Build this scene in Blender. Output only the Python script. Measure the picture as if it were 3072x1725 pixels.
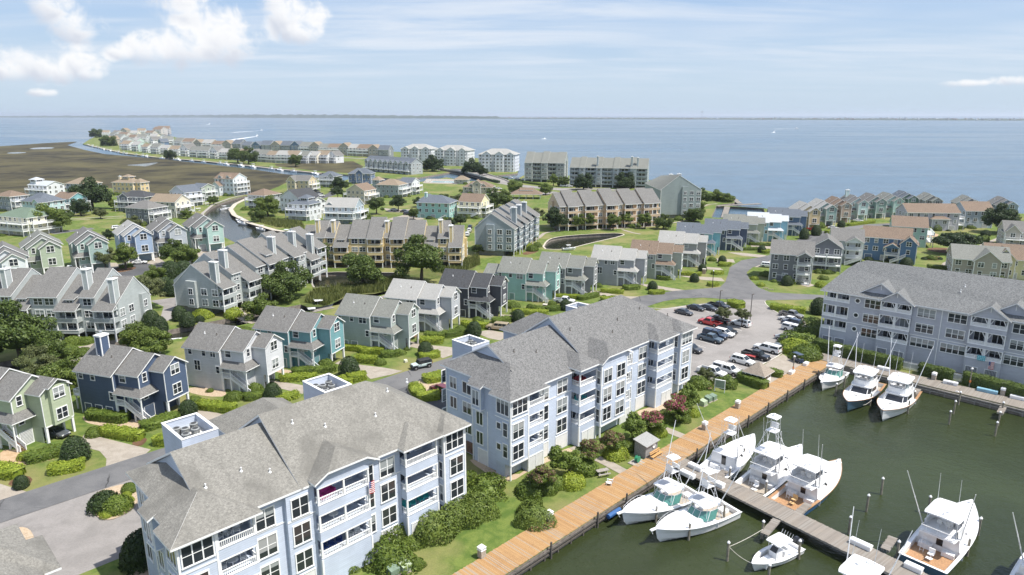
import bpy,bmesh,math,random
import numpy as np
from mathutils import Vector,Matrix,geometry
for o in list(bpy.data.objects):
 bpy.data.objects.remove(o)
SC = bpy.context.scene
COL = SC.collection
R = math.radians
rnd = random.Random(11)
# camera, sky, sun, exposure
CAM_H = 50.0
PITCH = math.atan(517 / 2048.0)
cam_data = bpy.data.cameras.new('camera')
cam_data.sensor_width = 36.0
cam_data.lens = 24.0
cam_data.clip_start = 1.0
cam_data.clip_end = 200000.0
cam = bpy.data.objects.new('camera',cam_data)
COL.objects.link(cam)
cam.location = (0,0,CAM_H)
cam.rotation_euler = (math.pi / 2 - PITCH,0,0)
SC.camera = cam
SUN_EL,SUN_AZ = R(61.0),R(-20.0)          # azimuth measured from +X towards +Y
sun_dir = Vector((math.cos(SUN_EL) * math.cos(SUN_AZ),math.cos(SUN_EL) * math.sin(SUN_AZ),math.sin(SUN_EL)))
sd = bpy.data.lights.new('sun','SUN')
sd.energy = 4.6
sd.angle = R(0.53)
sd.color = (1.0,0.955,0.88)
sun = bpy.data.objects.new('sun',sd)
COL.objects.link(sun)
sun.location = (60,0,200)
sun.rotation_euler = (-sun_dir).to_track_quat('-Z','Y').to_euler()
SC.view_settings.view_transform = 'Standard'
SC.view_settings.look = 'None'
SC.view_settings.gamma = 1.0
SC.view_settings.use_curve_mapping = False
SC.view_settings.exposure = 0.55
SC.cycles.max_bounces = 5
SC.cycles.diffuse_bounces = 3
SC.cycles.glossy_bounces = 2
SC.cycles.transmission_bounces = 2
SC.cycles.volume_bounces = 0
SC.cycles.transparent_max_bounces = 4
world = bpy.data.worlds.new('World')
SC.world = world
world.use_nodes = True
world.cycles.sampling_method = 'NONE'
class NT:
 """tiny helper round a node tree"""
 def __init__(self,tree):
  self.t = tree
  tree.nodes.clear()
 def n(self,typ,**kw):
  nd = self.t.nodes.new(typ)
  for k,v in kw.items():
   setattr(nd,k,v)
  return nd
 def put(self,sock,v):
  if v is None:
   return
  if isinstance(v,bpy.types.NodeSocket):
   self.t.links.new(v,sock)
  elif isinstance(v,(tuple,list)) and sock.type == 'RGBA' and len(v) == 3:
   sock.default_value = (*v,1)
  else:
   sock.default_value = v
 def math(self,op,a,b=None,c=None,clamp=False):
  nd = self.n('ShaderNodeMath',operation=op,use_clamp=clamp)
  self.put(nd.inputs[0],a)
  self.put(nd.inputs[1],b)
  self.put(nd.inputs[2],c)
  return nd.outputs[0]
 def vmath(self,op,a,b=None):
  nd = self.n('ShaderNodeVectorMath',operation=op)
  self.put(nd.inputs[0],a)
  self.put(nd.inputs[1],b)
  return nd.outputs[0]
 def mix(self,f,a,b,blend='MIX'):
  nd = self.n('ShaderNodeMix',data_type='RGBA',blend_type=blend)
  self.put(nd.inputs[0],f)
  self.put(nd.inputs[6],a)
  self.put(nd.inputs[7],b)
  return nd.outputs[2]
 def noise(self,vec,scale,detail=3,rough=.55,dist=0.0):
  nd = self.n('ShaderNodeTexNoise')
  self.put(nd.inputs['Vector'],vec)
  nd.inputs['Scale'].default_value = scale
  nd.inputs['Detail'].default_value = detail
  nd.inputs['Roughness'].default_value = rough
  nd.inputs['Distortion'].default_value = dist
  return nd.outputs[0]
 def smooth(self,v,a,b):
  nd = self.n('ShaderNodeMapRange',interpolation_type='SMOOTHSTEP')
  self.put(nd.inputs[0],v)
  nd.inputs[1].default_value = a
  nd.inputs[2].default_value = b
  return nd.outputs[0]
 def scale(self,vec,s):
  nd = self.n('ShaderNodeMapping')
  self.put(nd.inputs[0],vec)
  nd.inputs['Scale'].default_value = s
  return nd.outputs[0]
 def sep(self,vec):
  nd = self.n('ShaderNodeSeparateXYZ')
  self.put(nd.inputs[0],vec)
  return nd.outputs
 def comb(self,x,y,z):
  nd = self.n('ShaderNodeCombineXYZ')
  for i,v in enumerate((x,y,z)):
   self.put(nd.inputs[i],v)
  return nd.outputs[0]
def build_sky():
 k = NT(world.node_tree)
 sky = k.n('ShaderNodeTexSky',sky_type='NISHITA',sun_disc=False)
 sky.sun_elevation = SUN_EL
 sky.sun_rotation = math.pi / 2 - SUN_AZ
 sky.altitude = 50
 sky.air_density = 1.0
 sky.dust_density = 1.2
 sky.ozone_density = 1.3
 gen = k.n('ShaderNodeTexCoord').outputs['Generated']
 x,y,z = k.sep(gen)
 az = k.math('ARCTAN2',x,y)
 el = k.math('ARCSINE',z)
 dirv = k.comb(az,el,0.0)
 zc = k.math('ADD',k.math('MAXIMUM',z,0.0),0.06)
 flat = k.comb(k.math('DIVIDE',x,zc),k.math('DIVIDE',y,zc),0.0)
 rot = k.n('ShaderNodeMapping')
 k.put(rot.inputs[0],flat)
 rot.inputs['Rotation'].default_value = (0,0,R(-24))
 rot.inputs['Scale'].default_value = (.5,1.5,1)
 st = k.noise(rot.outputs[0],.9,6,.62,.5)
 big = k.noise(flat,.33,3,.5,.3)
 cir = k.math('MULTIPLY',k.smooth(st,.30,.70),k.smooth(big,.24,.56))
 cir = k.math('MULTIPLY',cir,.85)
 lowfade = k.smooth(el,.01,.10)
 cir = k.math('MULTIPLY',cir,lowfade)
 wob = k.noise(dirv,34,8,.60,.35)
 wob2 = k.noise(dirv,11,3,.5,.0)
 heaps = []
 for (u,v,ru,rv) in [(430,150,85,34),(525,140,105,46),(640,118,110,60),(610,60,110,44),(705,85,55,36),(570,15,80,36),(352,160,38,20),(875,55,85,52),(905,100,62,28),(830,10,55,36),
       (165,25,52,44),(235,85,62,50),(40,185,66,42),(135,205,52,34),(240,195,60,30),(275,222,38,18),(10,215,40,24),(130,278,34,11),(2900,250,62,10),(3045,240,52,12)]:
  x_,y_ = (u - 1536) / 2048,(862 - v) / 2048
  fy,fz = y_ * math.sin(PITCH) + math.cos(PITCH),y_ * math.cos(PITCH) - math.sin(PITCH)
  heaps.append((math.atan2(x_,fy),math.atan2(fz,math.hypot(x_,fy)),ru * .00049,rv * .00050))
 heaps += [(.95,.12,.12,.03),(1.5,.2,.15,.05),(2.2,.12,.2,.04),(-1.1,.16,.14,.04),(-1.8,.22,.18,.06),(.2,.5,.3,.14),(-.8,.7,.3,.15)]
 def vdot(v):
  nd = k.n('ShaderNodeVectorMath',operation='DOT_PRODUCT')
  k.put(nd.inputs[0],v)
  k.put(nd.inputs[1],v)
  return nd.outputs['Value']
 dens = None
 lit = None
 for (a,e,ra,re) in heaps:
  nd = k.n('ShaderNodeVectorMath',operation='MULTIPLY_ADD')
  k.put(nd.inputs[0],dirv)
  nd.inputs[1].default_value = (1 / ra,1 / re,0)
  nd.inputs[2].default_value = (-a / ra,-e / re,0)
  q = vdot(nd.outputs[0])
  dens = q if dens is None else k.math('MINIMUM',dens,q)
  q = vdot(k.vmath('ADD',nd.outputs[0],(-.25,-.55,0)))
  lit = q if lit is None else k.math('MINIMUM',lit,q)
 shade = k.math('SUBTRACT',lit,dens)
 dens = k.math('SUBTRACT',1.0,dens)
 dens = k.math('ADD',k.math('MAXIMUM',dens,-1.8),k.math('MULTIPLY',k.math('SUBTRACT',wob,.5),4.2))
 dens = k.math('ADD',dens,k.math('MULTIPLY',k.math('SUBTRACT',wob2,.5),2.0))
 cum = k.math('MULTIPLY',k.smooth(dens,-.35,1.1),.96)
 shf = k.smooth(k.math('ADD',shade,k.math('MULTIPLY',k.math('SUBTRACT',wob,.5),2.0)),-.1,1.5)
 ccol = k.mix(shf,(.70,.70,.705),(.46,.49,.555))
 skyc = k.vmath('SCALE',sky.outputs[0])
 skyc.node.inputs['Scale'].default_value = SKY_K
 veil = k.smooth(el,.75,.0)                      # set colour dims the low sky; upper sky stays brighter for fill
 skyc = k.mix(k.math('MULTIPLY',k.math('POWER',veil,.6),.92),skyc,k.mix(k.smooth(el,.0,.22),(.385,.48,.58),(.235,.35,.55)))
 c1 = k.mix(cir,skyc,(.56,.60,.66))
 c2 = k.mix(cum,c1,ccol)
 bg = k.n('ShaderNodeBackground')
 k.put(bg.inputs[0],c2)
 bg.inputs[1].default_value = 1.0
 out = k.n('ShaderNodeOutputWorld')
 k.t.links.new(bg.outputs[0],out.inputs[0])
SKY_K = 0.15        # strength of the physical sky
build_sky()
# plan: the site as surveyed from the drone position
def G(u,v,z=0.0):
 """ground-plan point (metres) at height z seen at photo pixel u,v"""
 x = (u - 1536.0) / 2048.0
 y = -(v - 862.5) / 2048.0
 dy = y * math.sin(PITCH) + math.cos(PITCH)
 dz = y * math.cos(PITCH) - math.sin(PITCH)
 t = (z - CAM_H) / dz
 return (x * t,dy * t)
def photo_u(p):
 zc = p[1] * math.cos(PITCH) - (p[2] - CAM_H) * math.sin(PITCH)
 return 1536 + 2048 * p[0] / max(zc,.1)
# materials
def mat_new(name):
 m = bpy.data.materials.new(name)
 m.use_nodes = True
 k = NT(m.node_tree)
 b = k.n('ShaderNodeBsdfPrincipled')
 o = k.n('ShaderNodeOutputMaterial')
 k.t.links.new(b.outputs[0],o.inputs[0])
 return m,k,b
MATS = {}
def plain(name,col,rough=.6,metal=0.0,var=.12,vs=1.5,spec=.5,coat=0.0):
 if name in MATS:
  return MATS[name]
 m,k,b = mat_new(name)
 tc = k.n('ShaderNodeTexCoord').outputs['Object']
 f = k.noise(tc,vs,4,.6)
 dark = tuple(c * (1 - var) for c in col)
 lite = tuple(min(1,c * (1 + var)) for c in col)
 k.put(b.inputs['Base Color'],k.mix(k.smooth(f,.3,.7),dark,lite))
 b.inputs['Roughness'].default_value = rough
 b.inputs['Metallic'].default_value = metal
 b.inputs['Specular IOR Level'].default_value = spec
 b.inputs['Coat Weight'].default_value = coat
 b.inputs['Coat Roughness'].default_value = .05
 MATS[name] = m
 return m
def siding(name,col,lap=.2):
 if name in MATS:
  return MATS[name]
 m,k,b = mat_new(name)
 tc = k.n('ShaderNodeTexCoord').outputs['Object']
 x,y,z = k.sep(tc)
 fr = k.math('FRACT',k.math('DIVIDE',z,lap))
 row = k.math('FLOOR',k.math('DIVIDE',z,lap))
 n1 = k.noise(k.scale(tc,(.35,.35,.12)),1.0,4,.6)
 n2 = k.noise(k.comb(k.math('MULTIPLY',k.math('ADD',x,y),.4),row,0.0),1.3,2,.5)
 f = k.math('ADD',k.math('MULTIPLY',n1,.6),k.math('MULTIPLY',n2,.4))
 c = k.mix(k.smooth(f,.32,.68),tuple(q * .88 for q in col),tuple(min(1,q * 1.08) for q in col))
 gap = k.smooth(fr,.10,.02)
 c = k.mix(k.math('MULTIPLY',gap,.38),c,tuple(q * .35 for q in col))
 k.put(b.inputs['Base Color'],c)
 b.inputs['Roughness'].default_value = .62
 bp = k.n('ShaderNodeBump')
 bp.inputs['Strength'].default_value = .7
 bp.inputs['Distance'].default_value = .03
 k.put(bp.inputs['Height'],k.math('SUBTRACT',1.0,fr))
 k.t.links.new(bp.outputs[0],b.inputs['Normal'])
 MATS[name] = m
 return m
def shingle(name,col,contrast=.30,stain=.12,streak=0.0):
 if name in MATS:
  return MATS[name]
 m,k,b = mat_new(name)
 tc = k.n('ShaderNodeTexCoord').outputs['Object']
 x,y,z = k.sep(tc)
 row = k.math('FLOOR',k.math('DIVIDE',z,.105))
 tab = k.comb(k.math('MULTIPLY',k.math('ADD',x,y),1.0),k.math('MULTIPLY',k.math('SUBTRACT',x,y),1.0),k.math('MULTIPLY',row,3.7))
 n1 = k.noise(tab,2.6,3,.75)
 n2 = k.noise(tc,9.0,2,.7)
 n3 = k.noise(k.scale(tc,(.22,.22,.08)),1.0,4,.6,.4)
 f = k.math('ADD',k.math('MULTIPLY',n1,.7),k.math('MULTIPLY',n2,.3))
 c = k.mix(k.smooth(f,.30,.70),tuple(q * (1 - contrast) for q in col),tuple(min(1,q * (1 + contrast)) for q in col))
 c = k.mix(k.math('MULTIPLY',k.smooth(n3,.42,.72),stain * 2.5),c,tuple(q * .62 for q in col))
 if streak:
  n4 = k.noise(k.scale(tc,(1.1,.16,.1)),1.0,4,.65,.3)
  n5 = k.noise(tc,.12,3,.6)
  c = k.mix(k.math('MULTIPLY',k.math('MULTIPLY',k.smooth(n4,.45,.72),k.smooth(n5,.35,.65)),streak),c,tuple(q * .48 for q in col))
 k.put(b.inputs['Base Color'],c)
 b.inputs['Roughness'].default_value = .88
 b.inputs['Specular IOR Level'].default_value = .3
 bp = k.n('ShaderNodeBump')
 bp.inputs['Strength'].default_value = .6
 bp.inputs['Distance'].default_value = .03
 k.put(bp.inputs['Height'],k.math('ADD',f,k.math('MULTIPLY',k.math('FRACT',k.math('DIVIDE',z,.105)),-.4)))
 k.t.links.new(bp.outputs[0],b.inputs['Normal'])
 MATS[name] = m
 return m
def ground_mat(name,cols,scales=(.05,.35,3.0),rough=.95,bump=.3,crack=0.0,pos=(.36,.64)):
 """cols: dark, mid, light ; three octaves of patchiness in world space"""
 if name in MATS:
  return MATS[name]
 m,k,b = mat_new(name)
 p = k.n('ShaderNodeNewGeometry').outputs['Position']
 a = k.noise(p,scales[0],4,.6,.4)
 d = k.noise(p,scales[1],4,.65,.3)
 e = k.noise(p,scales[2],3,.7)
 c = k.mix(k.smooth(d,*pos),cols[0],cols[1])
 c = k.mix(k.smooth(a,.42,.68),c,cols[2])
 c = k.mix(k.math('MULTIPLY',k.smooth(e,.35,.7),.5),c,k.mix(.5,c,tuple(q * .55 for q in cols[0])))
 if crack:
  vo = k.n('ShaderNodeTexVoronoi',feature='DISTANCE_TO_EDGE')
  k.put(vo.inputs['Vector'],k.vmath('ADD',k.scale(p,(1,1,0)),k.vmath('SCALE',k.comb(k.noise(p,.5,3),k.noise(p,.61,3),0.0))))
  vo.inputs['Scale'].default_value = .085
  ln = k.smooth(vo.outputs[0],.010,.003)
  ln = k.math('MULTIPLY',ln,k.smooth(k.noise(p,.06,2),.45,.6))
  c = k.mix(k.math('MULTIPLY',ln,crack),c,(.03,.03,.03))
 k.put(b.inputs['Base Color'],c)
 b.inputs['Roughness'].default_value = rough
 b.inputs['Specular IOR Level'].default_value = .25
 if bump:
  bp = k.n('ShaderNodeBump')
  bp.inputs['Strength'].default_value = bump
  bp.inputs['Distance'].default_value = .08
  k.put(bp.inputs['Height'],e)
  k.t.links.new(bp.outputs[0],b.inputs['Normal'])
 MATS[name] = m
 return m
def leaf_mat(name,dark,lite,hue=.25):
 if name in MATS:
  return MATS[name]
 m,k,b = mat_new(name)
 geo = k.n('ShaderNodeNewGeometry')
 oi = k.n('ShaderNodeObjectInfo').outputs['Random']
 ri = geo.outputs['Random Per Island']
 c = k.mix(ri,dark,lite)
 c = k.mix(k.math('MULTIPLY',oi,hue),c,tuple(q * .62 for q in dark))
 tc = k.n('ShaderNodeTexCoord').outputs['Object']
 c = k.mix(k.math('MULTIPLY',k.smooth(k.noise(tc,1.1,2),.5,.75),.35),c,lite)
 k.put(b.inputs['Base Color'],c)
 b.inputs['Roughness'].default_value = .55
 b.inputs['Specular IOR Level'].default_value = .35
 tr = k.n('ShaderNodeBsdfTranslucent')
 k.put(tr.inputs[0],c)
 mx = k.n('ShaderNodeMixShader')
 mx.inputs[0].default_value = .22
 k.t.links.new(b.outputs[0],mx.inputs[1])
 k.t.links.new(tr.outputs[0],mx.inputs[2])
 out = [n for n in k.t.nodes if n.type == 'OUTPUT_MATERIAL'][0]
 k.t.links.new(mx.outputs[0],out.inputs[0])
 MATS[name] = m
 return m
def water_mat(name,deep,rough,s1,s2,amp,aniso=(1,1,1)):
 if name in MATS:
  return MATS[name]
 m,k,b = mat_new(name)
 p = k.n('ShaderNodeNewGeometry').outputs['Position']
 q = k.scale(p,aniso)
 a = k.noise(q,s1,4,.6,.5)
 d = k.noise(q,s2,3,.6,.3)
 big = k.noise(k.scale(p,(.35,1,1)),.004,4,.6,1.2)
 mid = k.noise(p,.05,3,.6,.6)
 f = k.math('ADD',k.math('MULTIPLY',big,.6),k.math('MULTIPLY',mid,.4))
 k.put(b.inputs['Base Color'],k.mix(k.smooth(f,.35,.65),tuple(c * .72 for c in deep),tuple(c * 1.25 for c in deep)))
 k.put(b.inputs['Roughness'],k.math('ADD',k.math('MULTIPLY',k.smooth(big,.35,.65),rough * .5),rough * .75))
 b.inputs['IOR'].default_value = 1.33
 bp = k.n('ShaderNodeBump')
 bp.inputs['Strength'].default_value = amp
 bp.inputs['Distance'].default_value = .25
 k.put(bp.inputs['Height'],k.math('ADD',a,k.math('MULTIPLY',d,.45)))
 k.t.links.new(bp.outputs[0],b.inputs['Normal'])
 MATS[name] = m
 return m
def plank_mat(name,cols,ang,pitch=.145):
 """weathered boards: each board its own tone (boards run across the walk)"""
 if name in MATS:
  return MATS[name]
 m,k,b = mat_new(name)
 ri = k.n('ShaderNodeNewGeometry').outputs['Random Per Island']
 p = k.n('ShaderNodeNewGeometry').outputs['Position']
 n = k.noise(p,.5,4,.65)
 n2 = k.noise(p,9,3,.7)
 c = k.mix(ri,cols[0],cols[1])
 c = k.mix(k.math('MULTIPLY',k.smooth(ri,.80,.84),.6),c,tuple(sum(cols[1]) / 3 * q for q in (1.05,1,.9)))
 c = k.mix(k.math('MULTIPLY',k.smooth(n,.45,.7),.45),c,cols[2])
 c = k.mix(k.math('MULTIPLY',n2,.3),c,tuple(q * .6 for q in cols[0]))
 k.put(b.inputs['Base Color'],c)
 b.inputs['Roughness'].default_value = .8
 MATS[name] = m
 return m
def glass_mat(name,dark,curtain,amount):
 """window glass over a dim room, some with pale blinds behind"""
 if name in MATS:
  return MATS[name]
 m,k,b = mat_new(name)
 oi = k.n('ShaderNodeObjectInfo').outputs['Random']
 tc = k.n('ShaderNodeTexCoord').outputs['Object']
 z = k.sep(tc)[2]
 lim = k.math('MULTIPLY',k.math('FRACT',k.math('MULTIPLY',oi,7.31)),1.7)
 bl = k.math('MULTIPLY',k.smooth(oi,1 - amount,1 - amount + .02),k.smooth(k.math('SUBTRACT',z,lim),-.01,.01))
 bl = k.math('MULTIPLY',bl,k.math('ADD',.75,k.math('MULTIPLY',k.math('FRACT',k.math('MULTIPLY',z,9.0)),.25)))
 nz = k.noise(tc,1.7,3,.6)
 c = k.mix(k.math('MULTIPLY',nz,.7),dark,tuple(min(1,q * 2.2) for q in dark))
 c = k.mix(bl,c,curtain)
 k.put(b.inputs['Base Color'],c)
 b.inputs['Roughness'].default_value = .06
 b.inputs['IOR'].default_value = 1.5
 b.inputs['Specular IOR Level'].default_value = .7
 MATS[name] = m
 return m
WHITE = plain('white_trim',(.80,.80,.79),.45,var=.04)
GLASS = glass_mat('window_glass',(.018,.022,.027),(.34,.36,.36),.55)
GLASS_DARK = glass_mat('dark_window_glass',(.014,.018,.022),(.14,.16,.17),.2)
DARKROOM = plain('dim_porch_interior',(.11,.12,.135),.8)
CONC = ground_mat('driveway_concrete',((.29,.255,.21),(.36,.32,.27),(.33,.285,.235)),(.08,.6,5),.9,.1)
LOT = ground_mat('parking_concrete',((.21,.197,.185),(.265,.247,.233),(.29,.272,.258)),(.05,.25,4),.9,.08,crack=.25)
ASPH = ground_mat('road_asphalt',((.115,.115,.118),(.15,.149,.15),(.17,.167,.164)),(.04,.3,6),.92,.1,crack=.85)
ASPH_D = ground_mat('dark_asphalt',((.075,.077,.082),(.10,.10,.104),(.115,.115,.117)),(.04,.3,6),.92,.1,crack=.5)
GRASS = ground_mat('lawn',((.075,.122,.022),(.14,.182,.04),(.215,.20,.078)),(.075,.55,4.5),.95,.5)
MULCH = ground_mat('mulch',((.10,.055,.03),(.15,.085,.05),(.17,.10,.06)),(.2,1.2,8),.95,.6)
PEBBLE = ground_mat('pebble_bed',((.36,.27,.18),(.52,.42,.31),(.46,.35,.24)),(.2,4.0,9),.95,.8)
SAND = ground_mat('sandy_soil',((.38,.26,.15),(.47,.34,.22),(.42,.31,.19)),(.1,.8,6),.95,.3)
MARSH = ground_mat('marsh',((.026,.023,.013),(.075,.064,.032),(.105,.092,.040)),(.009,.035,.45),.95,.9,pos=(.38,.62))  # marsh browns with a cloud's shadow darkened into the colour
REEDG = ground_mat('reed_bank',((.06,.085,.02),(.11,.13,.035),(.14,.13,.05)),(.08,.5,4),.95,.8)
WOODG = plain('grey_timber',(.30,.275,.245),.85,var=.25,vs=3)
WOODD = plain('dark_timber',(.10,.088,.075),.85,var=.3,vs=3)
ALU = plain('aluminium',(.72,.73,.74),.3,.85,var=.05)
# mesh helpers
class MB:
 def __init__(self):
  self.v,self.f,self.m = [],[],[]
 def poly(self,pts,mi=0):
  b = len(self.v)
  self.v += [tuple(p) for p in pts]
  self.f.append(tuple(range(b,b + len(pts))))
  self.m.append(mi)
  return self
 def faces(self,pts,fs,mi=0):
  b = len(self.v)
  self.v += [tuple(p) for p in pts]
  for q in fs:
   self.f.append(tuple(b + i for i in q))
   self.m.append(mi)
  return self
 def box(self,x0,x1,y0,y1,z0,z1,mi=0):
  return self.faces([(x0,y0,z0),(x1,y0,z0),(x1,y1,z0),(x0,y1,z0),(x0,y0,z1),(x1,y0,z1),(x1,y1,z1),(x0,y1,z1)],
       [(3,2,1,0),(4,5,6,7),(0,1,5,4),(1,2,6,5),(2,3,7,6),(3,0,4,7)],mi)
 def rbox(self,c,s,rz,mi=0):
  """box centred at c (base z), size s, turned rz"""
  ca,sa = math.cos(rz),math.sin(rz)
  pts = []
  for z in (c[2],c[2] + s[2]):
   for dx,dy in ((-1,-1),(1,-1),(1,1),(-1,1)):
    a,b_ = dx * s[0] / 2,dy * s[1] / 2
    pts.append((c[0] + a * ca - b_ * sa,c[1] + a * sa + b_ * ca,z))
  return self.faces(pts,[(3,2,1,0),(4,5,6,7),(0,1,5,4),(1,2,6,5),(2,3,7,6),(3,0,4,7)],mi)
 def prism(self,poly,z0,z1,mi=0,mi_side=None):
  n = len(poly)
  pts = [(p[0],p[1],z0) for p in poly] + [(p[0],p[1],z1) for p in poly]
  ms = mi if mi_side is None else mi_side
  self.faces(pts,[tuple(range(n,2 * n))],mi)
  b = len(self.v) - 2 * n
  self.f.append(tuple(b + i for i in reversed(range(n)))); self.m.append(ms)
  for i in range(n):
   j = (i + 1) % n
   self.f.append((b + i,b + j,b + n + j,b + n + i)); self.m.append(ms)
  return self
 def slab(self,pts,t,mi=0,mi_e=1):
  """roof plane: top polygon pts, thickness t straight down"""
  n = len(pts)
  lo = [(p[0],p[1],p[2] - t) for p in pts]
  b = len(self.v)
  self.v += [tuple(p) for p in pts] + lo
  self.f.append(tuple(range(b,b + n))); self.m.append(mi)
  self.f.append(tuple(b + n + i for i in reversed(range(n)))); self.m.append(mi_e)
  for i in range(n):
   j = (i + 1) % n
   self.f.append((b + j,b + i,b + n + i,b + n + j)); self.m.append(mi_e)
  return self
 def tube(self,pts,r,n=6,mi=0,r1=None,caps=True):
  pts = [Vector(p) for p in pts]
  b = len(self.v)
  L = len(pts)
  for i,p in enumerate(pts):
   d = (pts[min(i + 1,L - 1)] - pts[max(i - 1,0)])
   if d.length < 1e-6:
    d = Vector((0,0,1))
   d.normalize()
   a = d.orthogonal().normalized() if abs(d.z) < .95 else Vector((1,0,0))
   a = (a - d * a.dot(d)).normalized()
   c = d.cross(a)
   rr = r if r1 is None else r + (r1 - r) * i / max(1,L - 1)
   for q in range(n):
    t = 2 * math.pi * q / n
    self.v.append(tuple(p + (a * math.cos(t) + c * math.sin(t)) * rr))
  for i in range(L - 1):
   for q in range(n):
    s = (q + 1) % n
    self.f.append((b + i * n + q,b + i * n + s,b + (i + 1) * n + s,b + (i + 1) * n + q)); self.m.append(mi)
  if caps:
   self.f.append(tuple(b + q for q in reversed(range(n)))); self.m.append(mi)
   self.f.append(tuple(b + (L - 1) * n + q for q in range(n))); self.m.append(mi)
  return self
 def loft(self,rings,mi=0,close=True,caps=(True,True)):
  n = len(rings[0])
  b = len(self.v)
  for r in rings:
   self.v += [tuple(p) for p in r]
  for i in range(len(rings) - 1):
   for q in range(n if close else n - 1):
    s = (q + 1) % n
    self.f.append((b + i * n + q,b + i * n + s,b + (i + 1) * n + s,b + (i + 1) * n + q)); self.m.append(mi)
  if caps[0]:
   self.f.append(tuple(b + q for q in reversed(range(n)))); self.m.append(mi)
  if caps[1]:
   self.f.append(tuple(b + (len(rings) - 1) * n + q for q in range(n))); self.m.append(mi)
  return self
 def lathe(self,prof,n=12,mi=0,c=(0,0,0)):
  rings = [[(c[0] + r * math.cos(2 * math.pi * q / n),c[1] + r * math.sin(2 * math.pi * q / n),c[2] + z) for q in range(n)] for r,z in prof]
  return self.loft(rings,mi)
 def mesh(self,name,mats,smooth=False):
  me = bpy.data.meshes.new(name)
  me.from_pydata(self.v,[],self.f)
  for m in (mats if isinstance(mats,(list,tuple)) else [mats]):
   me.materials.append(m)
  if any(self.m):
   me.polygons.foreach_set('material_index',self.m)
  if smooth:
   me.polygons.foreach_set('use_smooth',[True] * len(self.f))
  me.update()
  return me
 def pieces(self,name,mats,parent,gap=.07):
  """one object for each cluster of touching pieces"""
  if not self.v:
   return
  n = len(self.v)
  par = list(range(n))
  def find(i):
   while par[i] != i:
    par[i] = par[par[i]]
    i = par[i]
   return i
  for q in self.f:
   a = find(q[0])
   for i in q[1:]:
    par[find(i)] = a
  V = np.array(self.v)
  rt = np.array([find(i) for i in range(n)])
  ids,inv = np.unique(rt,return_inverse=True)
  K = len(ids)
  lo = np.full((K,3),1e9)
  hi = np.full((K,3),-1e9)
  np.minimum.at(lo,inv,V)
  np.maximum.at(hi,inv,V)
  cp = list(range(K))
  def fc(i):
   while cp[i] != i:
    cp[i] = cp[cp[i]]
    i = cp[i]
   return i
  for i in range(K):
   near = np.where(((lo - hi[i] <= gap) & (lo[i] - hi <= gap)).all(1))[0]
   a = fc(i)
   for j in near:
    cp[fc(int(j))] = a
  out = {}
  for f,m in zip(self.f,self.m):
   c_ = fc(int(inv[f[0]]))
   o = out.setdefault(c_,(MB(),{}))
   mb,mp = o
   g = []
   for i in f:
    if i not in mp:
     mp[i] = len(mb.v)
     mb.v.append(self.v[i])
    g.append(mp[i])
   mb.f.append(tuple(g))
   mb.m.append(m)
  return [mb.build(name,mats,parent) for mb,_ in out.values()]
 def build(self,name,mats,parent=None,loc=(0,0,0),rz=0.0,smooth=False):
  return put(name,self.mesh(name,mats,smooth),parent,loc,rz)
def put(name,me,parent=None,loc=(0,0,0),rz=0.0,scale=None):
 o = bpy.data.objects.new(name,me)
 COL.objects.link(o)
 o.location = loc
 if rz:
  o.rotation_euler = (0,0,rz)
 if scale:
  o.scale = scale if isinstance(scale,(tuple,list)) else (scale,) * 3
 if parent is not None:
  o.parent = parent
 return o
THINGS = []
def tag(o,label,cat,group=None,kind=None):
 o['label'] = label
 o['category'] = cat
 if group:
  o['group'] = group
 if kind:
  o['kind'] = kind
 THINGS.append(o)
 return o
def thing(name,label,cat,loc=(0,0,0),rz=0.0,group=None):
 o = put(name,None,None,loc,rz)
 o.empty_display_size = .5
 return tag(o,label,cat,group)
def struct(o):
 o['kind'] = 'structure'
 return o
def copy_tree(src,parent=None):
 c = src.copy()
 COL.objects.link(c)
 c.parent = parent
 for ch in list(src.children):
  if ch is not c:
   copy_tree(ch,c)
 return c
def dup(src,loc,rz,label,group=None,scale=None):
 c = copy_tree(src)
 c.location = loc
 c.rotation_euler = (0,0,rz)
 if scale:
  c.scale = scale if isinstance(scale,(tuple,list)) else (scale,) * 3
 c['label'] = label
 if group:
  c['group'] = group
 THINGS.append(c)
 return c
# windows, doors, rails (shared meshes)
_wc = {}
def win_mesh(w,h,nx,ny,trim=.13,lod=0):
 key = (round(w,2),round(h,2),nx,ny,trim,lod)
 if key in _wc:
  return _wc[key]
 mb = MB()
 d = .09
 x0,x1,z0,z1 = -w / 2,w / 2,0,h
 mb.box(x0 - trim,x0,-d,0,z0,z1)
 mb.box(x1,x1 + trim,-d,0,z0,z1)
 mb.box(x0 - trim - .03,x1 + trim + .03,-d - .03,0,z0 - trim,z0)
 mb.box(x0 - trim,x1 + trim,-d - .015,0,z1,z1 + trim)
 for i in range(1,nx):
  x = x0 + w * i / nx
  mb.box(x - .06,x + .06,-d * .8,0,z0,z1)
 if ny > 1:
  cw = w / nx
  for i in range(nx):
   for j in range(1,ny):
    z = z0 + h * j / ny
    a = x0 + i * cw + (.06 if i else 0)
    b = x0 + (i + 1) * cw - (.06 if i < nx - 1 else 0)
    mb.box(a,b,-d * .6,0,z - .03,z + .03)
 pane = MB().box(x0 + .01,x1 - .01,-.03,-.002,z0 + .01,z1 - .01)
 if lod:
  pm = pane
  b = len(mb.v)
  mb.v += pm.v
  mb.f += [tuple(i + b for i in q) for q in pm.f]
  mb.m += [1] * len(pm.f)
  r = (mb.mesh('window',[WHITE,GLASS]),None)
 else:
  r = (mb.mesh('window',WHITE),pane.mesh('pane',GLASS))
 _wc[key] = r
 return r
DIRZ = {'f': 0.0,'r': math.pi / 2,'b': math.pi,'l': -math.pi / 2}    # wall faces -y, +x, +y, -x
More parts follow.
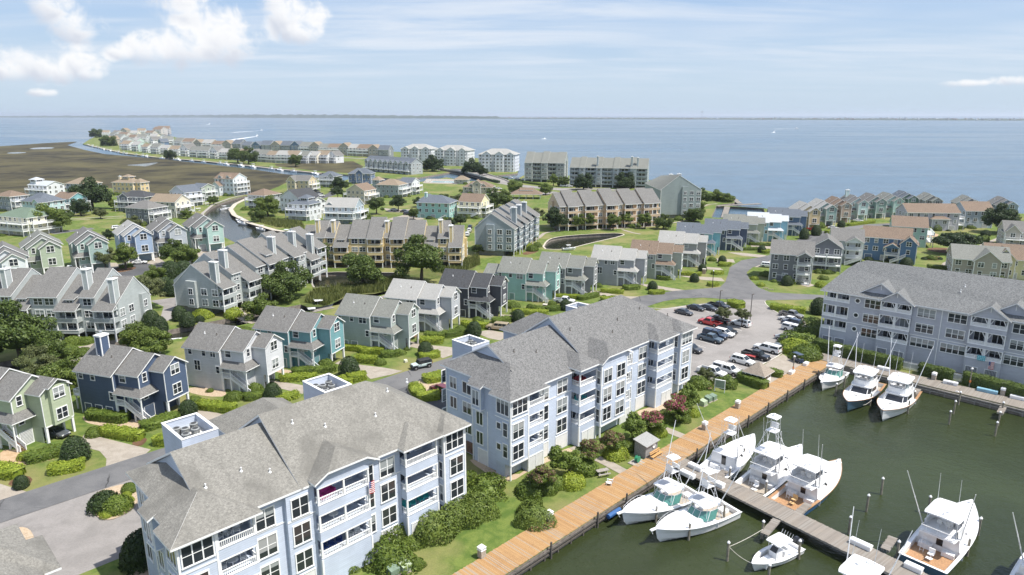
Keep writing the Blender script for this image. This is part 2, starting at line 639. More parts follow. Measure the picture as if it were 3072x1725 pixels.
def window(root,side,a,z,w,h,off,nx=1,ny=2,trim=.13,lod=0,name='window'):
 """side f/r/b/l ; a = centre along the wall ; off = wall plane coordinate"""
 me,pm = win_mesh(w,h,nx,ny,trim,lod)
 loc = (a,off,z) if side in 'fb' else (off,a,z)
 o = put(name,me,root,loc,DIRZ[side])
 if pm:
  put('pane',pm,o)
 return o
_dc = {}
def door(root,side,a,z,w,h,off,m,name='door',handle=True):
 key = (round(w,2),round(h,2),m.name)
 if key not in _dc:
  f = MB()
  f.box(-w / 2 - .1,-w / 2,-.08,0,0,h)
  f.box(w / 2,w / 2 + .1,-.08,0,0,h)
  f.box(-w / 2 - .1,w / 2 + .1,-.09,0,h,h + .1)
  b = len(f.v)
  p = MB().box(-w / 2 + .01,w / 2 - .01,-.04,-.002,.02,h - .01)
  f.v += p.v; f.f += [tuple(i + b for i in q) for q in p.f]; f.m += [1] * len(p.f)
  _dc[key] = f.mesh(name,[WHITE,m])
 loc = (a,off,z) if side in 'fb' else (off,a,z)
 return put(name,_dc[key],root,loc,DIRZ[side])
def louver(root,side,a,z,w,h,off,m,name='louver_panel',vert=False):
 key = ('lv',round(w,2),round(h,2),m.name,vert)
 if key not in _dc:
  f = MB()
  f.box(-w / 2 - .1,-w / 2,-.07,0,0,h)
  f.box(w / 2,w / 2 + .1,-.07,0,0,h)
  f.box(-w / 2 - .1,w / 2 + .1,-.08,0,h,h + .1)
  f.box(-w / 2 - .1,w / 2 + .1,-.08,0,-.1,0)
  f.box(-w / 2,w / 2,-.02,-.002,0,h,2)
  n = max(3,int((w if vert else h) / .22))
  for i in range(n):
   if vert:
    x = -w / 2 + w * (i + .5) / n
    f.box(x - .045,x + .045,-.055,-.02,0,h,1)
   else:
    zz = h * (i + .5) / n
    f.box(-w / 2,w / 2,-.055,-.02,zz - .06,zz + .06,1)
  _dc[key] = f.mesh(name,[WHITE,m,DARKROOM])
 loc = (a,off,z) if side in 'fb' else (off,a,z)
 return put(name,_dc[key],root,loc,DIRZ[side])
def rail(mb,p0,p1,h=1.0,gap=.14,post=True,mi=0,slats=False,bal=.022):
 """white railing from p0 to p1 (floor points): top and bottom rail, balusters or horizontal slats"""
 p0,p1 = Vector(p0),Vector(p1)
 d = p1 - p0
 L = d.length
 if L < .2:
  return
 ux = Vector((d.x,d.y,0)).normalized()
 n = Vector((-ux.y,ux.x,0))
 def bar(a,b,w,zz0,zz1):
  q = []
  for p,zz in ((a,zz0),(b,zz0),(a,zz1),(b,zz1)):
   q.append(p + n * w + Vector((0,0,zz)))
   q.append(p - n * w + Vector((0,0,zz)))
  mb.faces(q,[(0,1,3,2),(4,6,7,5),(0,2,6,4),(1,5,7,3),(0,4,5,1),(2,3,7,6)],mi)
 bar(p0,p1,.05,h - .09,h)
 bar(p0,p1,.04,.10,.18)
 if slats:
  k = 5
  for i in range(k):
   zz = .22 + (h - .36) * i / (k - 1)
   bar(p0,p1,.02,zz - .045,zz + .045)
  nn = max(1,int(L / 1.3))
  for i in range(nn + 1):
   c = p0 + d * (i / nn)
   mb.rbox((c.x,c.y,c.z + .1),(.14,.1,h - .1),math.atan2(ux.y,ux.x),mi)
  return
 k = max(1,int(L / gap))
 for i in range(k):
  c = p0 + d * ((i + .5) / k)
  a,b = c - ux * bal,c + ux * bal
  q = [a + n * .02,b + n * .02,b - n * .02,a - n * .02]
  lo = [(p.x,p.y,p.z + .15) for p in q]
  hi = [(p.x,p.y,p.z + h - .05) for p in q]
  mb.faces(lo + hi,[(0,1,5,4),(1,2,6,5),(2,3,7,6),(3,0,4,7)],mi)
 if post:
  for c in (p0,p1):
   mb.rbox((c.x,c.y,c.z),(.13,.13,h + .1),math.atan2(ux.y,ux.x),mi)
def gable_wall(mb,x0,x1,y0,y1,z0,ze,rise,axis='x',ridge=.5,mi=0):
 """solid walls with gable tops ; ridge runs along axis ; ridge = fraction across"""
 if axis == 'x':
  yr = y0 + (y1 - y0) * ridge
  sec = [(y0,z0),(y1,z0),(y1,ze),(yr,ze + rise),(y0,ze)]
  rings = [[(x0,y,z) for y,z in sec],[(x1,y,z) for y,z in sec]]
 else:
  xr = x0 + (x1 - x0) * ridge
  sec = [(x0,z0),(x1,z0),(x1,ze),(xr,ze + rise),(x0,ze)]
  rings = [[(x,y1,z) for x,z in sec],[(x,y0,z) for x,z in sec]]
 mb.loft(rings,mi)
 return mb
def gable_roof(mb,x0,x1,y0,y1,ze,rise,axis='x',oh=.5,rk=.35,ridge=.5,t=.2,oh1=None):
 """two slabs ; eave height ze at the wall line ; oh eave overhang, rk rake overhang"""
 up = t * .9
 oh1 = oh if oh1 is None else oh1
 if axis == 'x':
  yr = y0 + (y1 - y0) * ridge
  s0,s1 = rise / (yr - y0),rise / (y1 - yr)
  zr = ze + rise + up
  a,b = x0 - rk,x1 + rk
  mb.slab([(a,y0 - oh,ze + up - s0 * oh),(b,y0 - oh,ze + up - s0 * oh),(b,yr,zr),(a,yr,zr)],t)
  mb.slab([(b,y1 + oh1,ze + up - s1 * oh1),(a,y1 + oh1,ze + up - s1 * oh1),(a,yr,zr),(b,yr,zr)],t)
 else:
  xr = x0 + (x1 - x0) * ridge
  s0,s1 = rise / (xr - x0),rise / (x1 - xr)
  zr = ze + rise + up
  a,b = y0 - rk,y1 + rk
  mb.slab([(x0 - oh,b,ze + up - s0 * oh),(x0 - oh,a,ze + up - s0 * oh),(xr,a,zr),(xr,b,zr)],t)
  mb.slab([(x1 + oh1,a,ze + up - s1 * oh1),(x1 + oh1,b,ze + up - s1 * oh1),(xr,b,zr),(xr,a,zr)],t)
 return mb
def hip_roof(mb,x0,x1,y0,y1,ze,rise,oh=.6,t=.2):
 up = t * .9
 a,b,c,d = x0 - oh,x1 + oh,y0 - oh,y1 + oh
 w,h = b - a,d - c
 z0,z1 = ze + up - rise * oh / (min(x1 - x0,y1 - y0) / 2),ze + rise + up
 if w >= h:
  p,q = (a + h / 2,(c + d) / 2,z1),(b - h / 2,(c + d) / 2,z1)
  if w - h < .05:
   q = p
 else:
  p,q = ((a + b) / 2,c + w / 2,z1),((a + b) / 2,d - w / 2,z1)
 A,B,C_,D = (a,c,z0),(b,c,z0),(b,d,z0),(a,d,z0)
 if q is p:
  for s in ((A,B,p),(B,C_,p),(C_,D,p),(D,A,p)):
   mb.slab(list(s),t)
 elif w >= h:
  mb.slab([A,B,q,p],t); mb.slab([C_,D,p,q],t); mb.slab([B,C_,q],t); mb.slab([D,A,p],t)
 else:
  mb.slab([A,B,p],t); mb.slab([C_,D,q],t); mb.slab([B,C_,q,p],t); mb.slab([D,A,p,q],t)
 return mb
def vent(root,x,y,z,m=None,h=.35):
 mb = MB().lathe([(.16,-.1),(.16,.03),(.06,.08),(.06,h),(.09,h),(.09,h + .08),(0.01,h + .1)],8)
 return mb.build('roof_vent',m or WHITE,root,(x,y,z))
def chimney(root,x,y,z0,z1,w,d,wallm,cap=True):
 mb = MB().box(x - w / 2,x + w / 2,y - d / 2,y + d / 2,z0,z1)
 mb.box(x - w / 2 - .12,x + w / 2 + .12,y - d / 2 - .12,y + d / 2 + .12,z1,z1 + .28,1)
 for sx in (-1,1):
  for sy in (-1,1):
   cx,cy = x + sx * (w / 2 - .06),y + sy * (d / 2 - .06)
   mb.box(cx - .09,cx + .09,cy - .09,cy + .09,z0,z1 - .002,1)
 mb.lathe([(.2,0),(.2,.4),(.28,.42),(.28,.55),(.02,.58)],8,2,(x,y,z1 + .28))
 return mb.build('chimney',[wallm,WHITE,ALU],root)
# flat polygons of ground
_zc = {}
def zstep(z):
 """sheets asked for at one height are spread 0.7 mm apart so that none share a plane"""
 if z <= 0:
  return z
 _zc[z] = _zc.get(z,-1) + 1
 return z + _zc[z] * .0004
def flat(name,pts,z,m,holes=(),skirt=None,skirt_m=None):
 """sheet of ground at height z ; skirt drops a wall to that depth round every edge"""
 loops = [[Vector((p[0],p[1],0)) for p in pts]] + [[Vector((p[0],p[1],0)) for p in h] for h in holes]
 tris = geometry.tessellate_polygon(loops)
 z = zstep(z)
 vs = [(p.x,p.y,z) for l in loops for p in l]
 mb = MB()
 fs = []
 for a,b,c in tris:
  ax,ay = vs[a][:2]; bx,by = vs[b][:2]; cx,cy = vs[c][:2]
  fs.append((a,b,c) if (bx - ax) * (cy - ay) - (by - ay) * (cx - ax) > 0 else (a,c,b))
 mb.faces(vs,fs,0)
 if skirt is not None:
  for l in loops:
   n = len(l)
   for i in range(n):
    p,q = l[i],l[(i + 1) % n]
    mb.poly([(p.x,p.y,z),(q.x,q.y,z),(q.x,q.y,skirt),(p.x,p.y,skirt)],1)
 return struct(mb.build(name,[m,skirt_m or WOODD]))
def gp(pts,z=0.0):
 return [G(u,v,z) for u,v in pts]
def smooth_loop(pts,it=2):
 for _ in range(it):
  q = []
  n = len(pts)
  for i in range(n):
   a,b = pts[i],pts[(i + 1) % n]
   q.append((a[0] * .75 + b[0] * .25,a[1] * .75 + b[1] * .25))
   q.append((a[0] * .25 + b[0] * .75,a[1] * .25 + b[1] * .75))
  pts = q
 return pts
def strip(name,pts,w,z,m):
 """path of width w along plan points"""
 P_ = [Vector((p[0],p[1],0)) for p in pts]
 L_,R_ = [],[]
 z = zstep(z)
 for i,p in enumerate(P_):
  d = (P_[min(i + 1,len(P_) - 1)] - P_[max(i - 1,0)]).normalized()
  n = Vector((-d.y,d.x,0)) * (w / 2)
  L_.append(p + n); R_.append(p - n)
 mb = MB()
 for i in range(len(P_) - 1):
  mb.poly([(R_[i].x,R_[i].y,z),(R_[i + 1].x,R_[i + 1].y,z),(L_[i + 1].x,L_[i + 1].y,z),(L_[i].x,L_[i].y,z)])
 return struct(mb.build(name,m))
def smooth_line(pts,it=2):
 for _ in range(it):
  q = [pts[0]]
  for a,b in zip(pts,pts[1:]):
   q.append((a[0] * .75 + b[0] * .25,a[1] * .75 + b[1] * .25))
   q.append((a[0] * .25 + b[0] * .75,a[1] * .25 + b[1] * .75))
  q.append(pts[-1])
  pts = q
 return pts
# water and land
WZ = -1.30
SOUND = water_mat('sound_water',(.060,.105,.148),.22,.35,1.3,.55,(.5,1,1))
MARINA = water_mat('marina_water',(.031,.041,.015),.09,.8,2.8,.5)
POND = water_mat('pond_water',(.020,.023,.016),.07,.8,2.5,.16)
S_ = 45000
struct(MB().poly([(-S_,-S_,WZ - .06),(S_,-S_,WZ - .06),(S_,S_,WZ - .06),(-S_,S_,WZ - .06)]).build('sound_water',SOUND))
basin = [(-40,27),(66.7,133.7),(150,50.4),(150,-40),(-40,-40)]
canal_mid = smooth_loop(gp([(742,586),(690,598),(640,616),(612,640),(612,665),(650,700),(720,735),(800,745),(895,722),(905,702),(824,690),(750,669),
    (703,645),(692,628),(706,612),(748,594)]),1)
pond_y = gp([(926,833),(942,819),(1011,816),(1191,818),(1194,831),(1115,845),(1032,857),(942,862)])
pond_c = smooth_loop(gp([(1626,746),(1640,722),(1660,713),(1711,706),(1835,699),(1868,701),(1874,706),(1773,729),(1711,745),(1670,749)]),1)
rear_canal = [(-112,118),(-92,137),(-76,151),(-60,167),(-46,180),(-34,193),(-39,197),(-52,184),(-67,171),(-83,156),(-99,142),(-118,123)]
inlet = gp([(2134,652),(2149,618),(2290,624),(2296,640),(2190,655)])
near_land = [(-330,-60),(-330,120)] + gp([(-700,645),(0,600),(150,573),(300,560),(480,586),(560,574),(650,560),(735,584)]) + \
 gp([(760,588),(835,560),(860,547),(935,538),(1030,543),(1060,533),(1110,536),(1180,549),(1260,546),(1340,532),(1400,544),(1480,539),(1550,537),
  (1575,524),(1600,519),(1700,526),(1800,530),(1960,541),(2100,566),(2194,590),(2216,600),(2200,609),(2150,615)]) + \
 gp([(2300,626),(2450,624),(2700,623),(2900,630),(3072,641),(3600,668)]) + [(420,160),(300,40),(240,-60)]
BULK = plain('bulkhead_timber',(.22,.19,.16),.9,var=.3,vs=1.2)
flat('ground',near_land,0.0,GRASS,[basin,canal_mid,pond_y,pond_c,rear_canal,inlet],-2.2,BULK)
peninsula = gp([(264,421),(301,401),(380,394),(466,393),(509,409),(584,421),(620,428),(700,432),(880,441),(1040,448),(1180,455),(1260,458),(1400,470),(1560,492),
    (1556,505),(1552,520),(1480,527),(1400,524),(1349,517),(1260,532),(1180,537),(1100,527),(1042,524),(964,518),(824,503),(747,494),(590,481),
    (466,472),(366,459),(311,447),(248,432)])
flat('peninsula_ground',peninsula,0.0,GRASS,[],-2.2,BULK)
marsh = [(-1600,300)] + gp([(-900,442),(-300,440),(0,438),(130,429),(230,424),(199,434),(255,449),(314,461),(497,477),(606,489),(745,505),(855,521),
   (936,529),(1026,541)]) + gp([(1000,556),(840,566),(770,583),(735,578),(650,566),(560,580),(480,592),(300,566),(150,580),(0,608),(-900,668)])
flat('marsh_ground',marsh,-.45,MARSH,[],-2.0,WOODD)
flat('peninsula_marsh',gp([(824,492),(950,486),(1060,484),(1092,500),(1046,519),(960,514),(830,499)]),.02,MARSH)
for i,q in enumerate([[(80,447),(110,441),(168,441),(150,446)],[(14,459),(40,455),(88,456),(50,460)],[(370,494),(420,491),(485,484),(440,498),(425,497)]]):
 flat('marsh_pool',smooth_loop(gp(q),1),-.44,POND)
struct(MB().poly([(p[0],p[1],WZ) for p in basin]).build('marina_water',MARINA))
for nm,q in (('canal_water',canal_mid),('lagoon_water',pond_y),('pond_water',pond_c),('rear_canal_water',rear_canal),('harbour_water',inlet)):
 loops = [[Vector((p[0],p[1],0)) for p in q]]
 mb = MB().faces([(p[0],p[1],WZ + .02) for p in q],geometry.tessellate_polygon(loops))
 for i,fc in enumerate(mb.f):
  a,b,c = (mb.v[j] for j in fc)
  if (b[0] - a[0]) * (c[1] - a[1]) - (b[1] - a[1]) * (c[0] - a[0]) < 0:
   mb.f[i] = (fc[0],fc[2],fc[1])
 struct(mb.build(nm,SOUND if nm == 'harbour_water' else POND))
def cap(name,q,w,z,m):
 """timber cap round a bulkhead"""
 return strip(name,list(q) + [q[0]],w,z,m)
CAPM = plain('bulkhead_cap',(.45,.40,.33),.85,var=.2,vs=2)
cap('pond_bulkhead_cap',pond_c,.7,.05,CAPM)
cap('lagoon_bulkhead_cap',pond_y,.6,.05,WOODG)
strip('canal_walk',gp([(748,592),(706,612),(692,628),(703,645),(750,669),(824,690),(905,702)]),2.4,.06,CAPM)
strip('canal_walk_north',gp([(738,583),(690,595),(640,613),(608,640),(604,668)]),1.6,.06,WOODG)
# roads, drives, paths (each sheet 4 mm above the one below)
def c(o,s,pts):
 return [(o[0] + x * s,o[1] + y * s) for x,y in pts]
c1 = lambda p: c((0,1050),.4668,p)
c3 = lambda p: c((1300,900),.4149,p)
c4 = lambda p: c((2100,500),.3773,p)
c5 = lambda p: c((0,650),.3457,p)
c6 = lambda p: c((700,700),.3457,p)
c7 = lambda p: c((1400,650),.3457,p)
c8 = lambda p: c((1950,850),.2767,p)
k3 = lambda p: c((1400,400),.3106,p)
k1 = lambda p: c((0,300),.3106,p)
k2 = lambda p: c((700,400),.3106,p)
flat('service_court',[(-190,-72),(-190,-48),(-70,72),(-34,108),(-21.5,97),(-30,85),(-46,69),(-70,45),(-110,5)],.004,LOT)
flat('court_asphalt',[(-33.5,108.5),(4,145.8),(20,136),(-10,104),(-22,97)],.004,ASPH_D)
road = [(-190,-43),(-60,90.4),(0,150.4),(30.6,182.2)] + gp([(1919,889),(2022,873),(2110,866),(2160,862),(2176,846),(2184,824),(2189,802),(2225,781),(2296,769),(2330,757),
  (2350,748),(2375,745),(2340,765),(2295,790),(2258,802),(2240,817),(2247,836),(2274,862),(2311,877),(2400,882),(2480,886),(2620,897),(3100,930),
  (3100,944),(2620,908),(2470,898),(2300,901),(2200,899),(2110,893),(2040,896),(1990,904),(1936,921)]) + [(30,171),(0,141),(-60,81),(-190,-49)]
flat('road',road,.044,ASPH)
lot = gp([(1950,936),(2000,925),(2068,915),(2150,907),(2195,908),(2208,915),(2222,924),(2236,920),(2235,905),(2228,899),(2300,900),(2294,908),(2300,918),(2329,936),
   (2345,943),(2409,948),(2424,1000),(2385,1020),(2360,1036),(2346,1062),(2310,1085),(2225,1120),(2195,1140),(2130,1142),(2070,1135),(2050,1165),(2035,1130),(2000,1000)])
flat('parking_lot',lot,.060,LOT)
flat('apron',gp(c8([(1210,900),(1300,850),(1440,770),(1560,850),(1665,885),(1600,940),(1480,1000),(1430,1060),(1290,1110),(1250,980)])),.066,CONC)
for q in [c1([(540,545),(640,560),(970,640),(940,665),(680,750),(685,700),(640,650),(500,615)]),c1([(0,860),(60,880),(170,910),(0,975),(-60,990),(-60,850)]),
   c1([(1240,405),(1300,375),(1480,430),(1430,480),(1380,470)]),c6([(230,1320),(330,1275),(612,1320),(605,1395),(400,1345)]),
   c6([(880,1130),(930,1105),(1090,1140),(1300,1165),(1470,1195),(1365,1228),(1190,1265),(1100,1185)]),
   c6([(1440,965),(1520,935),(1700,970),(1905,990),(1905,1055),(1815,1085),(1740,1030),(1560,990)]),
   c7([(60,1000),(200,985),(400,1020),(290,1075),(190,1055)]),c7([(300,850),(400,855),(560,880),(450,905),(330,890)]),
   c7([(1020,645),(1120,645),(1350,690),(1530,695),(1440,718),(1340,722),(1150,680)]),
   c7([(720,700),(900,730),(1150,770),(1250,775),(1200,795),(960,760)]),
   c7([(1480,580),(1600,590),(1900,640),(2095,645),(2000,668),(1850,655),(1600,622)]),c7([(1830,512),(2050,522),(2210,532),(2242,562),(2050,550)]),
   c7([(1990,430),(2200,445),(2230,466),(2050,455)]),c7([(2110,360),(2314,370),(2330,400),(2150,387)]),
   c4([(215,680),(330,685),(530,705),(500,724),(330,707)]),
   c4([(400,625),(560,630),(620,640),(560,655),(410,640)]),c4([(780,920),(880,930),(915,945),(860,958),(790,940)]),
   c4([(560,720),(610,735),(600,760),(480,800),(430,800),(500,770)]),
   c5([(1270,405),(1360,345),(1440,400),(1452,425),(1350,420)]),c5([(630,470),(700,465),(780,545),(680,552)]),c5([(80,510),(170,500),(245,560),(150,562)]),
   c5([(1700,300),(1900,250),(1990,265),(1800,340),(1720,350)]),c5([(880,400),(1010,400),(1040,430),(900,440)]),
   k2([(1480,830),(1640,790),(1790,800),(1850,830),(1600,850)]),k2([(1440,720),(1560,735),(1760,735),(1740,770),(1500,760)]),k2([(700,640),(800,640),(830,680),(740,690)])]:
 flat('driveway',gp(q),.030,CONC)
flat('end_court',gp(c5([(1300,730),(1520,700),(1535,780),(1560,850),(1450,905),(1390,885),(1420,780)])),.008,LOT)
flat('loop_road',smooth_loop(gp(c5([(700,560),(800,480),(900,425),(1150,395),(1270,402),(1450,425),(1560,390),(1720,340),(1960,270),(1990,290),(1810,375),(1560,445),(1440,455),(1200,510),
  (1050,540),(960,560),(800,600)])),1),.012,ASPH_D)
flat('road_island',smooth_loop(gp(c5([(950,488),(1000,450),(1120,425),(1205,445),(1080,482)])),2),.06,MULCH,(),0.0,CONC)
strip('back_road',smooth_line(gp(k2([(700,640),(860,620),(970,580),(1000,540),(1000,520)])),1),7,.012,ASPH_D)
strip('cul_de_sac_road',smooth_line(gp(k1([(500,1290),(650,1270),(800,1250),(900,1240)])),1),6,.012,ASPH)
strip('field_path',gp(k1([(660,1150),(900,1135),(1200,1120)])),1.6,.006,CONC)
strip('field_path',gp(k1([(660,1163),(900,1150),(1180,1138)])),1.2,.006,CONC)
strip('bridge_road',smooth_line(gp([(1300,505),(1349,514),(1400,522),(1450,535),(1500,548),(1560,558),(1640,566),(1720,572)]),1),9,.03,LOT)
strip('sound_side_road',smooth_line(gp([(1500,548),(1560,556),(1660,566),(1760,566),(1850,570)]),1),8,.012,LOT)
strip('courts_road',smooth_line(gp([(1470,575),(1540,578),(1620,585),(1660,575)]),1),7,.060,LOT)
strip('east_road',smooth_line(gp([(2375,746),(2420,718),(2470,700),(2520,690),(2600,676),(2700,672)]),1),6,.008,ASPH)
strip('white_condo_road',gp([(1200,492),(1300,503),(1440,520)]),7,.012,LOT)
strip('peninsula_road',smooth_line(gp([(300,422),(420,430),(560,448),(720,462),(900,468),(1080,474),(1200,488)]),1),7,.012,LOT)
for pts,w in [(c3([(1010,1062),(1200,1150),(1400,1257)]),1.7),(c3([(1475,852),(1640,920),(1830,998)]),1.7),(k3([(575,1065),(700,1010),(735,975),(760,960),(930,935)]),1.6),
    (k3([(930,935),(1100,925),(1400,925),(1700,905),(1850,890),(2020,860),(2200,830),(2260,790),(2250,740),(2300,690),(2420,680)]),1.8),
    (k3([(1500,930),(1600,960),(1680,975)]),1.4),(c4([(2600,480),(2460,540),(2300,600),(2210,640),(2180,690)]),1.8),(c4([(1985,755),(1950,770),(1935,800)]),1.8),
    (c5([(200,1165),(540,1140),(760,1135),(860,1085)]),1.3),(c5([(760,1135),(850,1155)]),1.3),(c6([(20,720),(140,770),(180,780)]),1.4),(c6([(860,300),(1200,290),(1420,298)]),1.2),
    (c5([(2080,800),(2140,880),(2230,920)]),1.4)]:
 strip('footpath',smooth_line(gp(pts),2),w,.052,CONC)
for q,m in [(c1([(0,640),(130,640),(260,660),(420,620),(400,690),(170,745),(0,730)]),SAND),(c1([(150,720),(400,690),(400,640),(220,670)]),MULCH),(c1([(530,420),(840,440),(930,470),(900,530),(600,480),(540,460)]),PEBBLE),
    (c1([(830,600),(930,560),(950,580),(900,625)]),MULCH),(c1([(40,860),(130,800),(215,820),(190,870),(90,880)]),MULCH),
    (c1([(1190,240),(1440,240),(1460,300),(1330,300),(1200,270)]),PEBBLE),(c6([(330,1170),(520,1190),(500,1220),(380,1210)]),PEBBLE),
    (c6([(1500,880),(1660,890),(1640,910),(1530,900)]),MULCH),(c3([(800,1140),(1030,1050),(1060,1075),(870,1150),(700,1230),(560,1320),(440,1290),(250,1160),(300,1150),(560,1300)]),PEBBLE),
    (c3([(1450,810),(1620,760),(1800,700),(1860,640),(1880,680),(1740,770),(1470,850)]),PEBBLE),(c8([(360,1130),(440,1060),(700,1080),(700,1140),(560,1160),(420,1150)]),SAND),
    (k3([(930,905),(1450,890),(1870,870),(1900,885),(1500,915),(960,930)]),SAND),(c4([(1740,525),(1900,530),(1890,560),(1760,560)]),SAND),
    (c4([(1790,650),(1900,640),(2160,670),(2140,695),(1950,690),(1830,670)]),MULCH),(c4([(1740,720),(1900,705),(1930,745),(1790,745)]),MULCH),
    (k3([(530,1150),(700,1120),(680,1150),(560,1180)]),MULCH),(c6([(300,520),(420,470),(560,520),(420,560)]),SAND),(c6([(560,250),(1400,255),(1450,300),(1200,280),(700,290)]),SAND)]:
 flat('planting_bed',smooth_loop(gp(q),1),.018,m)
flat('reed_bank',smooth_loop(gp(c6([(560,560),(700,480),(950,450),(1200,420),(1420,370),(1500,330),(1900,260),(2100,200),(2140,290),(1900,380),(1500,420),(1300,520),(1000,540),(800,640),(600,640)])),1),.008,REEDG)
for q,m in [(c1([(580,960),(640,905),(850,850),(890,935),(880,1010),(740,1095),(640,1095),(590,1030)]),PEBBLE),(c1([(820,1400),(860,1310),(960,1280),(1030,1300),(1100,1446),(850,1480)]),PEBBLE),
    (c6([(1500,1350),(1540,1330),(1660,1260),(1850,1180),(1880,1300),(1780,1446),(1600,1446),(1530,1400)]),PEBBLE),(c8([(830,200),(960,190),(1005,250),(990,295),(930,290)]),GRASS),
    (c1([(60,1150),(200,1140),(240,1290),(170,1330),(60,1250)]),PEBBLE)]:
 flat('kerbed_island',smooth_loop(gp(q),2),.14,m,(),0.0,CONC)
ml = MB()
def line_px(a,b,w=.11,z=.070):
 p,q = Vector((*G(*a),0)),Vector((*G(*b),0))
 d = (q - p).normalized()
 n = Vector((-d.y,d.x,0)) * w / 2
 ml.poly([(p.x - n.x,p.y - n.y,z),(q.x - n.x,q.y - n.y,z),(q.x + n.x,q.y + n.y,z),(p.x + n.x,p.y + n.y,z)])
for a,b in [((2083,1018),(2150,1038)),((2083,1034),(2117,1044)),((2080,984),(2140,1000)),((2203,985),(2226,994)),((2190,974),(2240,988)),((2104,925),(2128,938)),((2135,930),(2160,942)),
    ((2066,934),(2076,945)),((2090,958),(2110,966)),((2322,1013),(2385,1028)),((2322,1016),(2365,1031)),((2338,989),(2400,1004)),((2338,969),(2405,978)),((2200,1095),(2222,1113)),
    ((2194,1091),(2226,1108)),((2213,1088),(2160,1102)),((2240,1058),(2290,1085)),((2300,1063),(2325,1070)),((2345,1028),(2330,1050)),((2338,950),(2400,958)),((2075,1128),(2100,1140))]:
 line_px(a,b)
struct(ml.build('parking_lines',plain('line_paint',(.62,.61,.58),.7,var=.2,vs=2)))
KERB = plain('kerb_concrete',(.52,.48,.42),.85,var=.12,vs=.7)
def kerb(pts,w=.22,h=.13):
 P_ = [Vector((p[0],p[1],0)) for p in pts]
 rings = []
 for i,p in enumerate(P_):
  d = (P_[min(i + 1,len(P_) - 1)] - P_[max(i - 1,0)]).normalized()
  n = Vector((-d.y,d.x,0)) * (w / 2)
  rings.append([(p.x - n.x,p.y - n.y,0),(p.x - n.x,p.y - n.y,h),(p.x + n.x,p.y + n.y,h),(p.x + n.x,p.y + n.y,0)])
 struct(MB().loft(rings).build('kerb',KERB))
kerb(smooth_line(gp([(1936,924),(2000,928),(2068,918),(2150,910),(2195,910),(2210,917),(2224,928)]),1))
kerb(smooth_line(gp([(2294,906),(2300,918),(2329,938),(2345,945),(2409,951),(2424,1000),(2385,1020),(2360,1036),(2346,1062),(2300,1088),(2228,1120),(2196,1140),(2130,1144),(2075,1138)]),1))
# boardwalk, docks
BW = plank_mat('tan_boards',((.36,.205,.085),(.46,.285,.13),(.30,.17,.08)),45)
GW = plank_mat('grey_boards',((.20,.175,.15),(.29,.258,.222),(.30,.25,.20)),-45)
def deck(name,p0,p1,w,z,m,label,pitch=.16,beam=True,kind_cat='dock',skew=0.0,rail_piece=True,fascia=WOODG):
 """planked walk from p0 to p1 (centre line): boards across, stringers and fascia below"""
 p0,p1 = Vector((*p0,0)),Vector((*p1,0))
 d = p1 - p0
 L = d.length
 t = thing(name,label,kind_cat,(p0.x,p0.y,0),math.atan2(d.y,d.x))
 mb = MB()
 n = int(L / pitch)
 for i in range(n):
  x = i * pitch
  j = rnd.uniform(-.05,.05)
  dz = rnd.uniform(-.006,.006)
  mb.box(x,x + pitch - .018,-w / 2 + j,w / 2 + j,z - .05 + dz,z + dz)
 o = mb.build('planks',m,t)
 o['kind'] = 'stuff'
 fb = MB()
 for y in (-w / 2 + .12,-w / 6,w / 6,w / 2 - .12):
  fb.box(0,L,y - .06,y + .06,z - .32,z - .055)
 fb.build('stringer',fascia,t)
 return t
BZ = .12
def along(q,s):
 """plan point from site axes: q = y-x, s = x+y"""
 return ((s - q) / 2,(s + q) / 2)
deck('boardwalk',along(70,20),along(70,200.2),4.2,BZ,BW,'tan timber boardwalk along the marina past both blue condos',.16)
deck('dock',along(73.2,203.7),along(-70,203.7),4.5,BZ,GW,'weathered grey dock running in front of the lavender condo')
deck('dock',G(1983,1362),(50.5,58.6),3.3,BZ,GW,'grey finger pier with sport boats tied on both sides')
deck('dock',along(78,206),along(73.4,214),3.2,BZ + .02,GW,'grey timber landing at the head of the tan boardwalk')
for a,b,lab in [((2330,1560),(2292,1604),'short grey mooring finger beside the small open boat'),((2390,1545),(2425,1512),'short grey mooring finger beside the blue hulled boat'),
     ((2655,1650),(2680,1612),'short grey mooring finger left of the large white yacht'),((2148,1440),(2176,1412),'short grey mooring finger between the two white sport boats'),
     ((2755,1168),(2742,1182),'short grey mooring finger beside the rightmost moored boat of the far dock'),((3010,1222),(3000,1240),'short grey mooring finger at the right end of the far dock')]:
 deck('mooring_finger',G(*a),G(*b),1.0,BZ,GW,lab)
for q0,s0,q1,s1,lab in [(66.6,20,66.6,196,'timber bulkhead wales under the tan boardwalk edge'),(62,200.2,-70,200.2,'timber bulkhead wales under the grey dock edge')]:
 p0,p1 = along(q0,s0),along(q1,s1)
 d = Vector((p1[0] - p0[0],p1[1] - p0[1],0))
 t = thing('bulkhead_wale',lab,'bulkhead',(p0[0],p0[1],0),math.atan2(d.y,d.x))
 mb = MB()
 for z0,y in ((-.35,.05),(-.85,.12)):
  mb.box(0,d.length,y - .12,y + .08,z0,z0 + .22)
 for i in range(int(d.length / 2.4)):
  mb.box(i * 2.4,i * 2.4 + .2,.02,.22,-1.6,-.1)
 mb.build('wale',WOODG if 'grey' in lab else WOODD,t)
